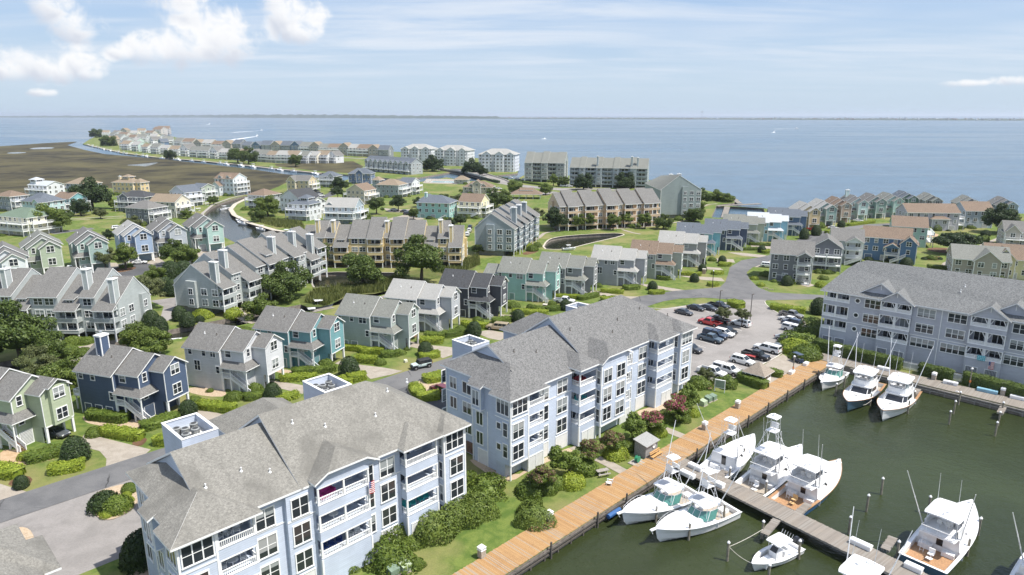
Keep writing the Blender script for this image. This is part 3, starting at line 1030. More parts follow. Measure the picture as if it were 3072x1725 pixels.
for pts,lab in [([(60,1128),(150,1103),(282,1068)],'weathered grey dock behind the navy and green houses'),([(600,1015),(640,1004)],'short grey dock behind the pale grey house'),
     ([(730,967),(800,945)],'grey canal dock behind the teal house'),([(935,935),(1000,922)],'grey canal dock behind the sage house'),([(1110,905),(1180,880)],'grey canal dock behind the pale grey gabled house'),
     ([(2172,653),(2182,620)],'pale plank pier crossing the small sound side harbour'),([(2150,618),(2282,611)],'dark timber breakwater pier at the harbour mouth'),
     ([(850,724),(912,710)],'grey dock across the canal behind the yellow condo'),([(2194,592),(2220,611)],'low timber jetty at the green point')]:
 for i,(a,b) in enumerate(zip(pts,pts[1:])):
  deck('dock',G(*a),G(*b),2.0 if a[1] > 700 else 3.0,.1,GW,lab,.3)
# the two blue four storey condos on the boardwalk
ROOF_A = shingle('roof_weathered_beige',(.205,.197,.176),.34,.30,.55)
ROOF_B = shingle('roof_mid_grey',(.150,.149,.146),.55,.08,.22)
BLUE = siding('blue_siding',(.475,.53,.625),.24)
GDOOR = plain('garage_door_white',(.66,.66,.65),.5,var=.05)
CHAIRW = plain('white_chair_paint',(.75,.75,.74),.5)
TEAL_P = plain('teal_chair_paint',(.02,.33,.33),.5)
NAVY_P = plain('blue_chair_paint',(.02,.06,.22),.5)
RED_P = plain('dark_red_cloth',(.20,.02,.03),.8)
def bay_hip(mb,x0,x1,yf,ze,ym,zm,sm,s=.53,oh=.6,t=.22):
 """hip roof over a projecting bay running back into a main slope z = zm + sm*(y-ym)"""
 xl,xr,ye = x0 - oh,x1 + oh,yf - oh
 w = xr - xl
 xm,za = (xl + xr) / 2,ze + s * w / 2
 y0,y1 = ym + (ze - zm) / sm,ym + (za - zm) / sm
 ya = ye + w / 2
 mb.slab([(xl,ye,ze),(xr,ye,ze),(xm,ya,za)],t)
 y1 = max(y1,ya + .01)
 mb.slab([(xl,y0,ze),(xl,ye,ze),(xm,ya,za),(xm,y1,za)],t)
 mb.slab([(xr,ye,ze),(xr,y0,ze),(xm,y1,za),(xm,ya,za)],t)
def jerkin(mb,wall,x0,x1,yf,ze,zc,ym,zm,sm,s=.53,oh=.45,t=.22):
 """clipped gable over a projecting bay ; zc = height of the clip"""
 xl,xr,ye = x0 - oh,x1 + oh,yf - oh
 xm = (xl + xr) / 2
 zr = ze + s * (xr - xl) / 2
 d = (zc - ze) / s
 a,b = xl + d,xr - d
 yh = ye + (zr - zc) / s
 y0,y1 = ym + (ze - zm) / sm,max(ym + (zr - zm) / sm,yh + .01)
 mb.slab([(xl,y0,ze),(xl,ye,ze),(a,ye,zc),(xm,yh,zr),(xm,y1,zr)],t)
 mb.slab([(xr,ye,ze),(xr,y0,ze),(xm,y1,zr),(xm,yh,zr),(b,ye,zc)],t)
 mb.slab([(a,ye,zc),(b,ye,zc),(xm,yh,zr)],t)
 wall.loft([[(x0,yf,12.35),(x1,yf,12.35),(x1,yf,ze - .02),(b,yf,zc - .22),(a,yf,zc - .22),(x0,yf,ze - .02)],
    [(x0,yf + 1.5,12.35),(x1,yf + 1.5,12.35),(x1,yf + 1.5,ze - .02),(b,yf + 1.5,zc - .22),(a,yf + 1.5,zc - .22),(x0,yf + 1.5,ze - .02)]])
FL = [(2.95,5.35),(6.15,8.6),(9.35,11.7)]
SP = [(0,3.55),(5.6,6.75),(8.75,9.95),(11.95,12.4)]
def balcony(wall,trimb,railb,x0,x1,yf,yb,yw0,yw1,spans=SP,ground=True,slats=False,rh=.85,posts=(),wallm=0):
 """stacked porches: solid spandrels, open between, posts, rails ; yw0/yw1 = plane of the neighbouring wall on either side"""
 for i,(z0,z1) in enumerate(spans):
  if i == 0 and not ground:
   z0 = 2.2
  wall.box(x0,x1,yf,yb + .1,z0,z1,wallm)
  if i < len(spans) - 1:
   trimb.box(x0 - .04,x1 + .04,yf - .04,yf + .14,z1,z1 + .07)
  trimb.box(x0 - .03,x1 + .03,yf - .03,yf + .1,z0 - .12,z0 - .002) if i else None
 for i in range(len(spans) - 1):
  z0,z1 = spans[i][1] + .07,spans[i + 1][0] - .12
  for x in (x0 + .1,x1 - .1) + tuple(posts):
   trimb.box(x - .1,x + .1,yf,yf + .2,z0,z1)
  rail(railb,(x0 + .2,yf + .1,z0 - .1),(x1 - .2,yf + .1,z0 - .1),rh,.19,False,0,slats,.034)
  if yw0 > yf + .5:
   rail(railb,(x0 + .1,yf + .2,z0 - .1),(x0 + .1,yw0,z0 - .1),rh,.19,False,0,slats,.034)
  if yw1 > yf + .5:
   rail(railb,(x1 - .1,yf + .2,z0 - .1),(x1 - .1,yw1,z0 - .1),rh,.19,False,0,slats,.034)
def blue_condo(name,label,org,ang,roofm,L,segs,I_x,II,III,extras,dep=17.2):
 t = thing(name,label,'condo',(org[0],org[1],0),R(ang))
 wall,trim,rl,roof = MB(),MB(),MB(),MB()
 zE,ym,s1 = 12.4,.6,.53
 def corner(x,y,z0,z1):
  trim.box(x - .1,x + .1,y - .1,y + .1,z0,z1)
 wm = 1.2
 for i,s in enumerate(segs):
  k,x0,x1,yf = s[0],s[1],s[2],s[3]
  nb0 = segs[i - 1][3] if i else yf
  nb1 = segs[i + 1][3] if i < len(segs) - 1 else yf
  if k == 'wall':
   wall.box(x0,x1,yf,dep,0,zE)
   trim.box(x0,x1,yf - .04,yf,9.0,9.14)
   for (xa,xb) in s[4]:
    for z0,z1 in FL:
     window(t,'f',(xa + xb) / 2,z0,xb - xa,z1 - z0 - .25,yf,2 if xb - xa > 1.2 else 1,2)
   for (xa,xb) in s[5]:
    door(t,'f',(xa + xb) / 2,.02,xb - xa,2.35,yf,GDOOR,'garage_door')
  elif k == 'bay':          # windows, floating over a recessed ground floor
   if i == 0:            # the end bay steps back towards the rear
    wall.box(x0,x1,yf,3.2,2.2,zE)
    wall.box(.6,x1,3.2,8.2,0,zE + .45)
    wall.box(1.4,x1,8.2,15.3,0,zE + .85)
   else:
    wall.box(x0,x1,yf,dep,2.2,zE)
   wall.box(x0 + .25,x1 - .05,yf + 1.3,3.19 if i == 0 else dep - .01,0,2.2)
   trim.box(x0 - .05,x1 + .05,yf - .05,yf + .12,2.08,2.3)
   corner(x0 + .05,yf + .05,0,zE - .05)
   corner(x1 - .05,yf + .05,2.2,zE - .05)
   trim.box(x0 + .15,x1 - .15,yf - .045,yf,9.0,9.14)
   for (xa,xb,top) in s[4]:
    for j,(z0,z1) in enumerate(FL):
     if j == 2 and top:
      window(t,'f',(x0 + x1) / 2,9.75,x1 - x0 - .75,2.05,yf,3,2)
     else:
      window(t,'f',(xa + xb) / 2,z0,xb - xa,z1 - z0 - .2,yf,2 if xb - xa > 1.2 else 1,2)
  elif k == 'balc':
   yb = yf + 2.6
   wall.box(x0,x1,yb,dep,0,zE)
   balcony(wall,trim,rl,x0,x1,yf,yb,nb0,nb1,posts=s[5] if len(s) > 5 else ())
   for z0,z1 in FL:
    window(t,'f',x0 + (x1 - x0) * .35,z0 + .55,1.7,1.9,yb,2,1,name='patio_door')
    window(t,'f',x0 + (x1 - x0) * .80,z0 + .7,.9,1.5,yb,1,2)
   for (xa,xb) in s[4]:
    door(t,'f',(xa + xb) / 2,.02,xb - xa,2.2,yf,GDOOR,'garage_door')
   corner(x0 + .05,yf + .05,0,3.4)
   corner(x1 - .05,yf + .05,0,3.4)
  if i and yf < nb0 - .7 and k == 'bay':
   for z0,z1 in FL:
    window(t,'l',(yf + min(nb0,yf + 1.7)) / 2 + .1,z0,.62,2.1,x0,1,2)
 for ya,yb in ((9.6,11.4),(12.9,14.3)):
  for z0,z1 in FL:
   window(t,'l',(ya + yb) / 2,z0 + .35,yb - ya,1.75,1.4,2,1)
 for z0 in (6.4,3.2):
  window(t,'l',2.3,z0 + .9,.75,.9,0,1,1)
  window(t,'l',1.0,z0 + .1,.8,2.0,0,1,2)
 window(t,'l',1.5,9.75,2.3,2.05,0,3,1)
 trim.box(-.04,0,.3,3.1,9.0,9.14)
 trim.box(1.36,1.4,8.4,15.1,9.0,9.14)
 wall.box(-.15,.62,5.9,7.9,8.9,12.5)
 trim.box(-.2,.6,5.85,7.95,8.75,8.9)
 for y in (5.95,7.85):
  trim.box(-.18,-.06,y - .06,y + .06,8.9,12.5)
 window(t,'l',6.9,9.5,1.3,2.2,-.15,2,1)
 for z0 in (3.1,6.2):
  window(t,'l',6.9,z0,1.3,1.9,.6,2,1)
 door(t,'l',6.3,.02,1.9,2.3,.6,GDOOR,'garage_door')
 for y in (5.2,8.4):
  trim.box(.55,.6,y - .08,y + .08,0,8.7)
 MB().box(1.12,1.4,9.2,10.6,.3,2.0).box(1.0,1.12,9.4,9.75,.6,1.2).box(1.0,1.12,9.9,10.3,.6,1.5).build('meter_board',plain('meter_brown',(.16,.09,.06),.7),t)
 corner(L - .05,dep - .05,0,zE - .1)
 corner(1.45,15.25,0,zE)
 corner(1.45,8.25,0,zE)
 corner(.65,3.3,0,zE)
 for x in np.arange(3,L - 2,4.2):
  for z0,z1 in FL:
   window(t,'b',float(x),z0,1.6,1.9,dep,2,2)
 xl,yr = -.7,dep + .6
 zt = zE + s1 * (I_x + .7)
 pz = lambda x,y: (x,y,zE + s1 * (x + .7))
 roof.slab([pz(xl,-.65),pz(I_x,I_x + .05),pz(I_x,11.8),pz(.7,15.9),pz(.7,8.7),pz(0,8.7),pz(0,3.7),pz(xl,3.7)][::-1],.22)
 roof.slab([pz(I_x,11.8),(I_x + .01,15.9,zE + s1 * 1.4),pz(.7,15.9)],.22)
 roof.slab([(-.6,5.5,12.5),(.3,5.5,12.95),(.3,8.3,12.95),(-.6,8.3,12.5)][::-1],.2)
 yrd = dep / 2 + .5
 for (xa,xb,zr,cutl) in (II,III):
  s = (zr - zE) / (yrd - ym)
  hipr = (xb >= L - .5)
  if not hipr:
   roof.slab([(xa - .3,ym,zE),(xb,ym,zE),(xb,yrd,zr),(xa - .3,yrd,zr)],.24)
   roof.slab([(xb,yr,zE),(xa - .3,yr,zE),(xa - .3,yrd,zr),(xb,yrd,zr)],.24)
  else:
   xe,xh = xb + .7,xb + .7 - (zr - zE) / .62
   roof.slab([(xa - .3,ym,zE),(xe,ym,zE),(xh,yrd,zr),(xa - .3,yrd,zr)],.24)
   roof.slab([(xe,yr,zE),(xa - .3,yr,zE),(xa - .3,yrd,zr),(xh,yrd,zr)],.24)
   roof.slab([(xe,ym,zE),(xe,yr,zE),(xh,yrd,zr)],.24)
  wall.loft([[(xa,ym + .3,zE - .2),(xa,yr - .3,zE - .2),(xa,yrd,zr - .26)],[(xa + .3,ym + .3,zE - .2),(xa + .3,yr - .3,zE - .2),(xa + .3,yrd,zr - .26)]])
 sII = (II[2] - zE) / (yrd - ym)
 sIII = (III[2] - zE) / (yrd - ym)
 for e in extras:
  sm = sII if e[1] < III[0] - 1 else sIII
  if e[0] == 'hip':
   bay_hip(roof,e[1],e[2],e[3],e[4],ym,zE,sm)
   if e[4] > zE:
    wall.box(e[1],e[2],e[3],e[3] + 1.6,zE - .02,e[4] - .22)
  elif e[0] == 'jerk':
   jerkin(roof,wall,e[1],e[2],e[3],e[4],e[5],ym,zE,sm)
 wall.build('wall',BLUE,t)
 trim.pieces('trim',WHITE,t)
 rl.pieces('railing',WHITE,t)
 ro = roof.build('roof',[roofm,WHITE],t)
 for (xa,xb,zr,cutl),n in ((II,3),(III,5)):
  s = (zr - zE) / (yrd - ym)
  for q in range(n):
   x = xa + (xb - xa) * (q + .5 + rnd.uniform(-.25,.25)) / n
   y = rnd.uniform(3.0,8.0)
   vent(ro,x,y,zE + s * (y - ym),WHITE if roofm is ROOF_A else WOODD)
 return t
def mech_tower(root,x0,x1,y0,y1,z,org_m=BLUE):
 """flat roofed rear block with a parapet; condenser units stand on it"""
 m = MB()
 m.box(x0,x1,y0,y1,0,z - 1.4)
 for a,b,c_,d in ((x0,x1,y0,y0 + .22),(x0,x1,y1 - .22,y1),(x0,x0 + .22,y0 + .22,y1 - .22),(x1 - .22,x1,y0 + .22,y1 - .22)):
  m.box(a,b,c_,d,z - 1.4,z)
 o = m.build('parapet_block',org_m,root)
 c_ = MB()
 for a,b,cc,d in ((x0,x1,y0,y0 + .25),(x0,x1,y1 - .25,y1),(x0,x0 + .25,y0 + .25,y1 - .25),(x1 - .25,x1,y0 + .25,y1 - .25)):
  c_.box(a - .05,b + .05,cc - .05,d + .05,z,z + .08)
 c_.build('coping',WHITE,o)
 MB().box(x0 + .23,x1 - .23,y0 + .23,y1 - .23,z - 1.399,z - 1.36).build('flat_roof',plain('membrane_roof',(.55,.53,.50),.8),o)
 return o
def condenser_mesh():
 m = MB()
 m.lathe([(.0,0),(.42,0),(.42,.08),(.40,.1),(.40,.78),(.44,.8),(.44,.86),(.34,.9),(.02,.9)],14)
 m.lathe([(.30,.902),(.30,.915),(.02,.915)],12,1)
 for i in range(12):
  a = 2 * math.pi * i / 12
  m.tube([(.41 * math.cos(a),.41 * math.sin(a),.1),(.41 * math.cos(a),.41 * math.sin(a),.78)],.012,4,1)
 return m.mesh('condenser_case',[plain('condenser_grey',(.33,.34,.33),.5,.3),plain('condenser_fan',(.05,.05,.05),.6)])
CONDENSER = condenser_mesh()
segA = [('bay',0,3.55,0,[(.45,2.45,True)]),('balc',3.55,7.4,0,[(3.9,5.3),(5.6,7.0)]),('wall',7.4,11.0,1.2,[(7.95,9.85)],[]),
  ('wall',11.0,14.2,.7,[(11.6,13.4)],[(11.5,13.6)]),('balc',14.2,20.6,0,[],(17.4,)),('wall',20.6,25.6,1.1,[(20.95,21.75),(22.8,24.7)],[(22.6,24.8)]),
  ('balc',25.6,30.4,0,[(26.2,27.6),(28.0,29.4)]),('wall',30.4,31.4,1.0,[],[]),('bay',31.4,34.9,0,[(32.4,34.4,True)])]
A_ORG,AX = (-30.4,54.1),45.5
condoA = blue_condo('blue_condo','light blue four storey condo with weathered beige roof, nearest building',A_ORG,AX,ROOF_A,34.9,segA,3.6,(3.6,13.0,17.0,0),(13.0,34.9,18.0,0),
     [('hip',0,7.4,0,12.4),('jerk',14.2,21.4,0,12.75,13.6),('hip',25.6,30.4,0,12.45),('hip',31.4,34.9,0,12.4)])
segB = [('bay',0,3.65,0,[(.45,2.55,True)]),('balc',3.65,6.95,0,[(3.8,5.1),(5.35,6.6)]),('wall',6.95,14.6,1.2,[(7.2,9.1),(11.2,13.4)],[(7.1,9.2),(11.0,13.6)]),
  ('balc',14.6,18.9,-.4,[(15.4,16.7),(17.0,18.3)]),('bay',18.9,25.6,-1.2,[(19.5,21.5,False),(22.9,25.0,False)]),('balc',25.6,28.3,-.2,[(25.9,26.9),(27.1,28.1)]),
  ('wall',28.3,35.3,1.0,[(28.6,30.2),(32.2,34.5)],[(28.5,30.3),(31.9,34.7)]),('balc',35.3,40.6,-.8,[(37.3,38.6),(38.9,40.2)]),('wall',40.6,42.8,1.0,[],[]),
  ('bay',42.8,46.8,-.8,[(43.6,45.8,True)])]
B_ORG,BX = (-.2,86.6),45.5
condoB = blue_condo('blue_condo','light blue four storey condo with grey roof in the middle',B_ORG,BX,ROOF_B,46.8,segB,4.6,(4.6,18.3,17.0,0),(18.3,46.8,18.4,0),
     [('hip',0,6.95,0,12.4),('hip',14.6,18.9,-.4,12.9),('jerk',18.9,26.2,-1.2,12.9,13.75),('hip',35.3,40.6,-.8,12.6),('hip',42.8,46.8,-.8,12.4)])
def loc2w(org,ang,x,y):
 a = R(ang)
 return (org[0] + x * math.cos(a) - y * math.sin(a),org[1] + x * math.sin(a) + y * math.cos(a))
for root,org,lst in ((condoA,A_ORG,[(7.8,12.1,19.4,25.9,13.0),(27.0,31.3,20.0,26.0,13.0)]),(condoB,B_ORG,[(10.8,14.8,19.7,24.8,12.5),(40.6,44.4,19.2,24.4,12.7)])):
 for (x0,x1,y0,y1,z) in lst:
  mech_tower(root,x0,x1,y0,y1,z)
  MB().box(x0 + .4,x1 - .4,17.2,y0,0,z - 2.2).build('link_block',BLUE,root)
  which = 'beige roofed' if root is condoA else 'grey roofed'
  end = 'left' if x0 < 15 else 'right'
  for (fx,fy) in ((.3,.35),(.42,.6),(.62,.45),(.72,.7),(.25,.72)):
   p = loc2w(org,45.5,x0 + (x1 - x0) * fx,y0 + (y1 - y0) * fy)
   o = tag(put('air_conditioner',CONDENSER,None,(p[0],p[1],z - 1.36),rnd.random() * 3,1.15),'round condenser on the %s flat roof behind the %s blue condo' % (end,which),'condenser','rooftop condensers')
 for (xa,xb) in ((15.6,25.4),) if root is condoA else ((28.4,37.6),):
  MB().box(xa,xb,17.0,30.0,0,9.6).build('stair_block',BLUE,root)
  hip_roof(MB(),xa,xb,15.0,30.0,9.6,3.0).build('stair_roof',[ROOF_A if root is condoA else ROOF_B,WHITE],root)
def chair_mesh(m):
 b = MB()
 b.box(-.3,.3,-.3,.3,.36,.42)
 for i in range(5):
  b.box(-.3 + i * .125,-.21 + i * .125,.26,.31,.42,1.1)
 for sx in (-1,1):
  b.box(sx * .32 - .04,sx * .32 + .04,-.32,.32,.58,.63)
  for sy in (-1,1):
   b.box(sx * .29 - .035,sx * .29 + .035,sy * .27 - .035,sy * .27 + .035,0,.58)
 return b.mesh('chair',m)
CH = {n: chair_mesh(m) for n,m in (('white',CHAIRW),('teal',TEAL_P),('blue',NAVY_P))}
TABLE = MB().lathe([(.55,.68),(.55,.73),(.01,.74)],12).lathe([(.06,.05),(.05,.68)],6).lathe([(.3,0),(.3,.05),(.02,.06)],10).mesh('table',CHAIRW)
def bal_item(org,x,y,z,me,rz,label,cat,name):
 p = loc2w(org,45.5,x,y)
 tag(put(name,me,None,(p[0],p[1],z),R(45.5) + rz),label,cat,'balcony furniture')
Z3,Z2,Z1 = 9.96,6.76,3.56
for x,lab in ((4.3,'left'),(5.2,'middle'),(6.1,'right')):
 bal_item(A_ORG,x,1.5,Z3,CH['white'],rnd.uniform(-.5,.5),'%s white rocking chair on the near condo top corner balcony' % lab,'chair','rocking_chair')
bal_item(A_ORG,5.3,1.3,Z2,TABLE,0,'round white table on the near condo second floor corner balcony','table','balcony_table')
for x in (4.4,6.4):
 bal_item(A_ORG,x,1.3,Z2,CH['white'],1.2,'white chair beside round table on the near condo corner balcony','chair','patio_chair')
for x in (26.4,27.4,28.6,29.5):
 bal_item(A_ORG,x,1.4,Z1,CH['teal'],rnd.uniform(-.6,.6),'teal chair on the near condo lower right balcony','chair','patio_chair')
for x in (15.2,16.1,17.0):
 bal_item(A_ORG,x,1.2,Z1,CH['blue'],rnd.uniform(-.6,.6),'blue chair on the near condo lower gable balcony','chair','patio_chair')
for x in (18.4,19.4):
 bal_item(A_ORG,x,1.2,Z1,CH['white'],rnd.uniform(-.6,.6),'white chair on the near condo lower gable balcony','chair','patio_chair')
bal_item(A_ORG,16.6,1.3,Z2,TABLE,0,'round white table on the near condo middle gable balcony','table','balcony_table')
SOFA = MB().box(-1,1,-.4,.4,.1,.45).box(-1,1,.3,.45,.45,.9).box(-1,-.8,-.4,.3,.45,.65).box(.8,1,-.4,.3,.45,.65)
bal_item(A_ORG,15.9,1.2,Z3,SOFA.mesh('sofa',plain('magenta_cover',(.38,.03,.19),.9)),.2,'magenta covered seat on the near condo top gable balcony','sofa','garden_sofa')
bal_item(B_ORG,16.3,1.0,Z3,SOFA.mesh('sofa',RED_P),0,'dark red sofa on the middle condo top balcony','sofa','garden_sofa')
for x in (15.6,17.4):
 bal_item(B_ORG,x,.9,Z2,CH['teal'],.4,'teal chair on the middle condo second floor balcony','chair','patio_chair')
for x in (15.8,17.0):
 bal_item(B_ORG,x,.9,Z1,CH['white'],.4,'white chair on the middle condo first floor balcony','chair','patio_chair')
for x in (4.5,5.8):
 bal_item(B_ORG,x,1.2,Z2,CH['white'],.4,'white chair on the middle condo left balcony','chair','patio_chair')
def us_flag(name,loc,rz,w,h,label):
 """hanging flag: stripes, canton, stars, with a short pole"""
 t = thing(name,label,'flag',loc,rz)
 mb = MB()
 nx = 8
 for i in range(13):
  for q in range(nx):
   x0,x1 = w * q / nx,w * (q + 1) / nx
   y0,y1 = .05 * math.sin(q * 1.1),.05 * math.sin((q + 1) * 1.1)
   z1,z0 = -h * i / 13,-h * (i + 1) / 13
   mi = 2 if (i < 7 and q < 3) else (0 if i % 2 == 0 else 1)
   mb.poly([(x0,y0,z0),(x1,y1,z0),(x1,y1,z1),(x0,y0,z1)],mi)
 for r_ in range(3):
  for q in range(3):
   mb.box(w * (.06 + q * .12),w * (.06 + q * .12) + .05,-.02,-.01,-h * (.08 + r_ * .15) - .05,-h * (.08 + r_ * .15),1)
 mb.build('cloth',[plain('flag_red',(.45,.02,.04),.8),plain('flag_white',(.75,.74,.73),.8),plain('flag_blue',(.03,.05,.2),.8)],t)
 MB().tube([(-.06,0,-h * 1.1),(-.06,0,.25)],.025,6).build('pole',WHITE,t)
 return t
p = loc2w(A_ORG,45.5,20.3,-.35)
us_flag('flag',(p[0],p[1],10.4),R(45.5),.75,1.5,'american flag hanging from the near condo gable balcony')
# the lavender grey condo on the right
LAV = siding('lavender_siding',(.455,.465,.51),.2)
ROOF_C = shingle('roof_cool_grey',(.150,.154,.154),.55,.06)
def lav_condo():
 L,dep = 52.0,20.0
 org = G(2474,870,12.4)
 t = thing('lavender_condo','lavender grey four storey condo with gabled balconies on the right','condo',(org[0],org[1],0),R(-42.5))
 wall,trim,rl,roof = MB(),MB(),MB(),MB()
 zE = 12.5
 sp = [(0,3.75),(6.1,6.65),(9.4,10.25),(12.25,zE)]
 s = .545
 gab = [(11.7,17.6),(27.8,33.8),(43.9,49.9)]
 prev = 0.0
 def wins(x,w,n,fl=FL):
  for z0,z1 in fl:
   window(t,'f',x,z0 + .75,w,1.75,0,n,2)
 wall.box(.0,5.4,2.2,dep,0,zE)
 balcony(wall,trim,rl,.0,5.4,0,2.2,0,0,sp,slats=True,rh=.8,posts=(2.6,2.8))
 for z0 in (4.1,7.0,10.5):
  window(t,'f',1.4,z0,1.6,1.7,2.2,2,1,name='patio_door')
  window(t,'f',4.0,z0,1.6,1.7,2.2,2,1,name='patio_door')
 x = 5.4
 for (a,b) in gab:
  wall.box(x,a,0,dep,0,zE)
  trim.box(x,a,-.04,0,6.0,6.15)
  wall.box(a,b,1.8,dep,0,zE)
  balcony(wall,trim,rl,a,b,-.8,1.8,0,0,sp,slats=True,rh=.85,posts=((a + b) / 2 - .12,(a + b) / 2 + .12))
  for i in range(3):
   z0,z1 = sp[i][1] + .07,sp[i + 1][0] - .15
   for xm in (a + .2,(a + b) / 2 - .2,(a + b) / 2 + .2,b - .2):        # timber knee braces
    sg = 1 if xm in (a + .2,(a + b) / 2 + .2) else -1
    trim.faces([(xm,-.78,z1 - 1.0),(xm + sg * .12,-.78,z1 - 1.0),(xm + sg * .62,-.78,z1),(xm + sg * .48,-.78,z1),
       (xm,-.66,z1 - 1.0),(xm + sg * .12,-.66,z1 - 1.0),(xm + sg * .62,-.66,z1),(xm + sg * .48,-.66,z1)],
       [(0,1,2,3),(7,6,5,4),(0,4,5,1),(1,5,6,2),(2,6,7,3),(3,7,4,0)])
   window(t,'f',a + 1.5,z0 + .2,1.7,1.8,1.8,2,1,name='patio_door')
   window(t,'f',b - 1.5,z0 + .2,1.7,1.8,1.8,2,1,name='patio_door')
  xm = (a + b) / 2
  wall.loft([[(a,-.8,zE - .01),(b,-.8,zE - .01),(xm,-.8,14.45)],[(a,1.2,zE - .01),(b,1.2,zE - .01),(xm,1.2,14.45)]])
  for sx,e in ((a - .45,-1),(b + .45,1)):
   q = [(sx,-1.35,12.36),(xm,-1.35,14.75),(xm,4.1,14.75),(sx,.0,12.36)]
   roof.slab(q if e > 0 else q[::-1],.2)
  trim.box(xm - .06,xm + .06,-.9,-.8,13.4,14.4)
  sg = -1 if a < 20 else 1
  x2,hw = xm + sg * 3.6,4.4
  wall.loft([[(x2 - hw,.9,zE - .01),(x2 + hw,.9,zE - .01),(x2,.9,15.3)],[(x2 - hw,2.6,zE - .01),(x2 + hw,2.6,zE - .01),(x2,2.6,15.3)]])
  for sx,e in ((x2 - hw - .4,-1),(x2 + hw + .4,1)):
   q = [(sx,.35,12.55),(x2,.35,15.65),(x2,5.6,15.65),(sx,.4,12.55)]
   roof.slab(q if e > 0 else q[::-1],.2)
  trim.box(x2 - .06,x2 + .06,.8,.9,14.1,15.2)
  x = b
 wall.box(x,L,0,dep,0,zE)
 for xx in (10.0,):
  wins(xx,3.0,3)
 for xx in (20.1,25.5,36.1,41.5):
  wins(xx,3.1,3,FL[1:])
  window(t,'f',xx,3.75,4.2,1.75,0,4,2)
 for z in (4.9,8.0,11.2):     # porthole windows
  rg = [[(math.cos(q * math.pi / 8) * r,y,math.sin(q * math.pi / 8) * r) for q in range(16)] for r,y in ((.62,0),(.62,-.08),(.42,-.08),(.42,-.03))]
  o = MB().loft(rg,0,True,(False,False)).build('porthole_window',WHITE,t,(7.0,0,z))
  MB().loft([[(math.cos(q * math.pi / 8) * .42,y,math.sin(q * math.pi / 8) * .42) for q in range(16)] for y in (-.002,-.025)]).build('pane',GLASS,o)
 for xx in (1.7,4.3,13.0,16.2,29.2,32.4,45.4,48.4):
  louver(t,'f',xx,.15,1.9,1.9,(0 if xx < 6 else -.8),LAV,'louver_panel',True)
 trim.box(22.75,22.9,-.1,0,0,zE - .2)
 trim.box(38.85,39.0,-.1,0,0,zE - .2)
 trim.box(-.06,.1,-.06,.1,0,3.7)
 for y in (4,8,12,16):
  for z0,z1 in FL:
   window(t,'l',y,z0 + .5,1.5,1.8,0,2,2)
 zr,yr = zE + s * (dep / 2 + .7),dep / 2
 roof.slab([(-.7,-.7,zE),(L + .6,-.7,zE),(L + .6,yr,zr),(5.2,yr,zr),(3.2,yr - 1.2,zr - 1.0),(2.2,yr - 2.6,zr - 1.8)],.24)
 roof.slab([(L + .6,dep + .7,zE),(-.7,dep + .7,zE),(3.2,yr + 1.2,zr - 1.0),(5.2,yr,zr),(L + .6,yr,zr)],.24)
 roof.slab([(-.7,dep + .7,zE),(-.7,-.7,zE),(2.2,yr - 2.6,zr - 1.8),(3.2,yr - 1.2,zr - 1.0),(3.2,yr + 1.2,zr - 1.0)],.24)
 wall.build('wall',LAV,t)
 trim.pieces('trim',WHITE,t)
 rl.pieces('railing',WHITE,t)
 ro = roof.build('roof',[ROOF_C,WHITE],t)
 vent(ro,24.6,4.6,zE + s * 5.3,WHITE,.5)
 vent(ro,25.0,6.2,zE + s * 6.9,WHITE,.4)
 w = loc2w(org,-42.5,31.9,-1.15)
 us_flag('flag',(w[0],w[1],3.9),R(-42.5),.9,1.5,'american flag hanging from the lavender condo lower balcony')
 w = loc2w(org,-42.5,29.9,-1.0)
 tb = MB().box(0,1.3,-.03,.0,-1.0,0)
 for i in range(4):
  for j in range(3):
   tb.box(.12 + i * .3,.27 + i * .3,-.045,-.03,-.9 + j * .3,-.76 + j * .3,1)
 tag(tb.build('beach_towel',[plain('towel_teal',(.08,.42,.50),.9),plain('towel_pale',(.6,.75,.78),.9)],None,(w[0],w[1],4.7),R(-42.5)),'teal patterned towel over the lavender condo balcony rail','towel')
 return org
C_ORG = lav_condo()
t = thing('beige_roofed_condo','weathered beige roof corner of another condo at the bottom left','condo',(*G(49,1561,12.6),0),R(45.5))
MB().box(-26,-.8,-17,-.8,0,12.3).build('wall',BLUE,t)
rf = MB()
hip_roof(rf,-26,-.8,-17,-.8,12.5,4.4,.8)
hip_roof(rf,-9,.6,-9.5,-4.2,12.3,1.6,.7)
rf.build('roof',[ROOF_A,WHITE],t)
# stilt cottages (one builder, many colours)
def C_(r,g,b):
 """sRGB 0-255 sunlit paint to a base colour"""
 f = lambda c: ((c / 255 + .055) / 1.055) ** 2.4 if c > 10 else c / 255 / 12.92
 c_ = (f(r),f(g),f(b))
 m_ = sum(c_) / 3
 return tuple((q * .78 + m_ * .22) * .84 for q in c_)
ROOFS = {'grey': shingle('roof_grey',(0.156,0.152,0.144),0.44,.08),'dark': shingle('roof_charcoal',(0.058,0.060,0.064),0.51,.05),'light': shingle('roof_pale_grey',(0.312,0.308,0.292),0.24,.06),
   'brown': shingle('roof_brown',(0.183,0.136,0.101),0.44,.06),'tan': shingle('roof_tan',(0.234,0.187,0.136),0.37,.08),'sage': shingle('roof_sage_grey',(0.183,0.187,0.168),0.34,.08),
   'metal': plain('roof_white_metal',(.43,.455,.475),.4,var=.06),'red': shingle('roof_orange',(0.328,0.109,0.047),0.34,.03),'green': shingle('roof_green',(0.133,0.179,0.133),0.34,.05),
   'blue': shingle('roof_blue_grey',(0.109,0.125,0.148),0.42,.05)}
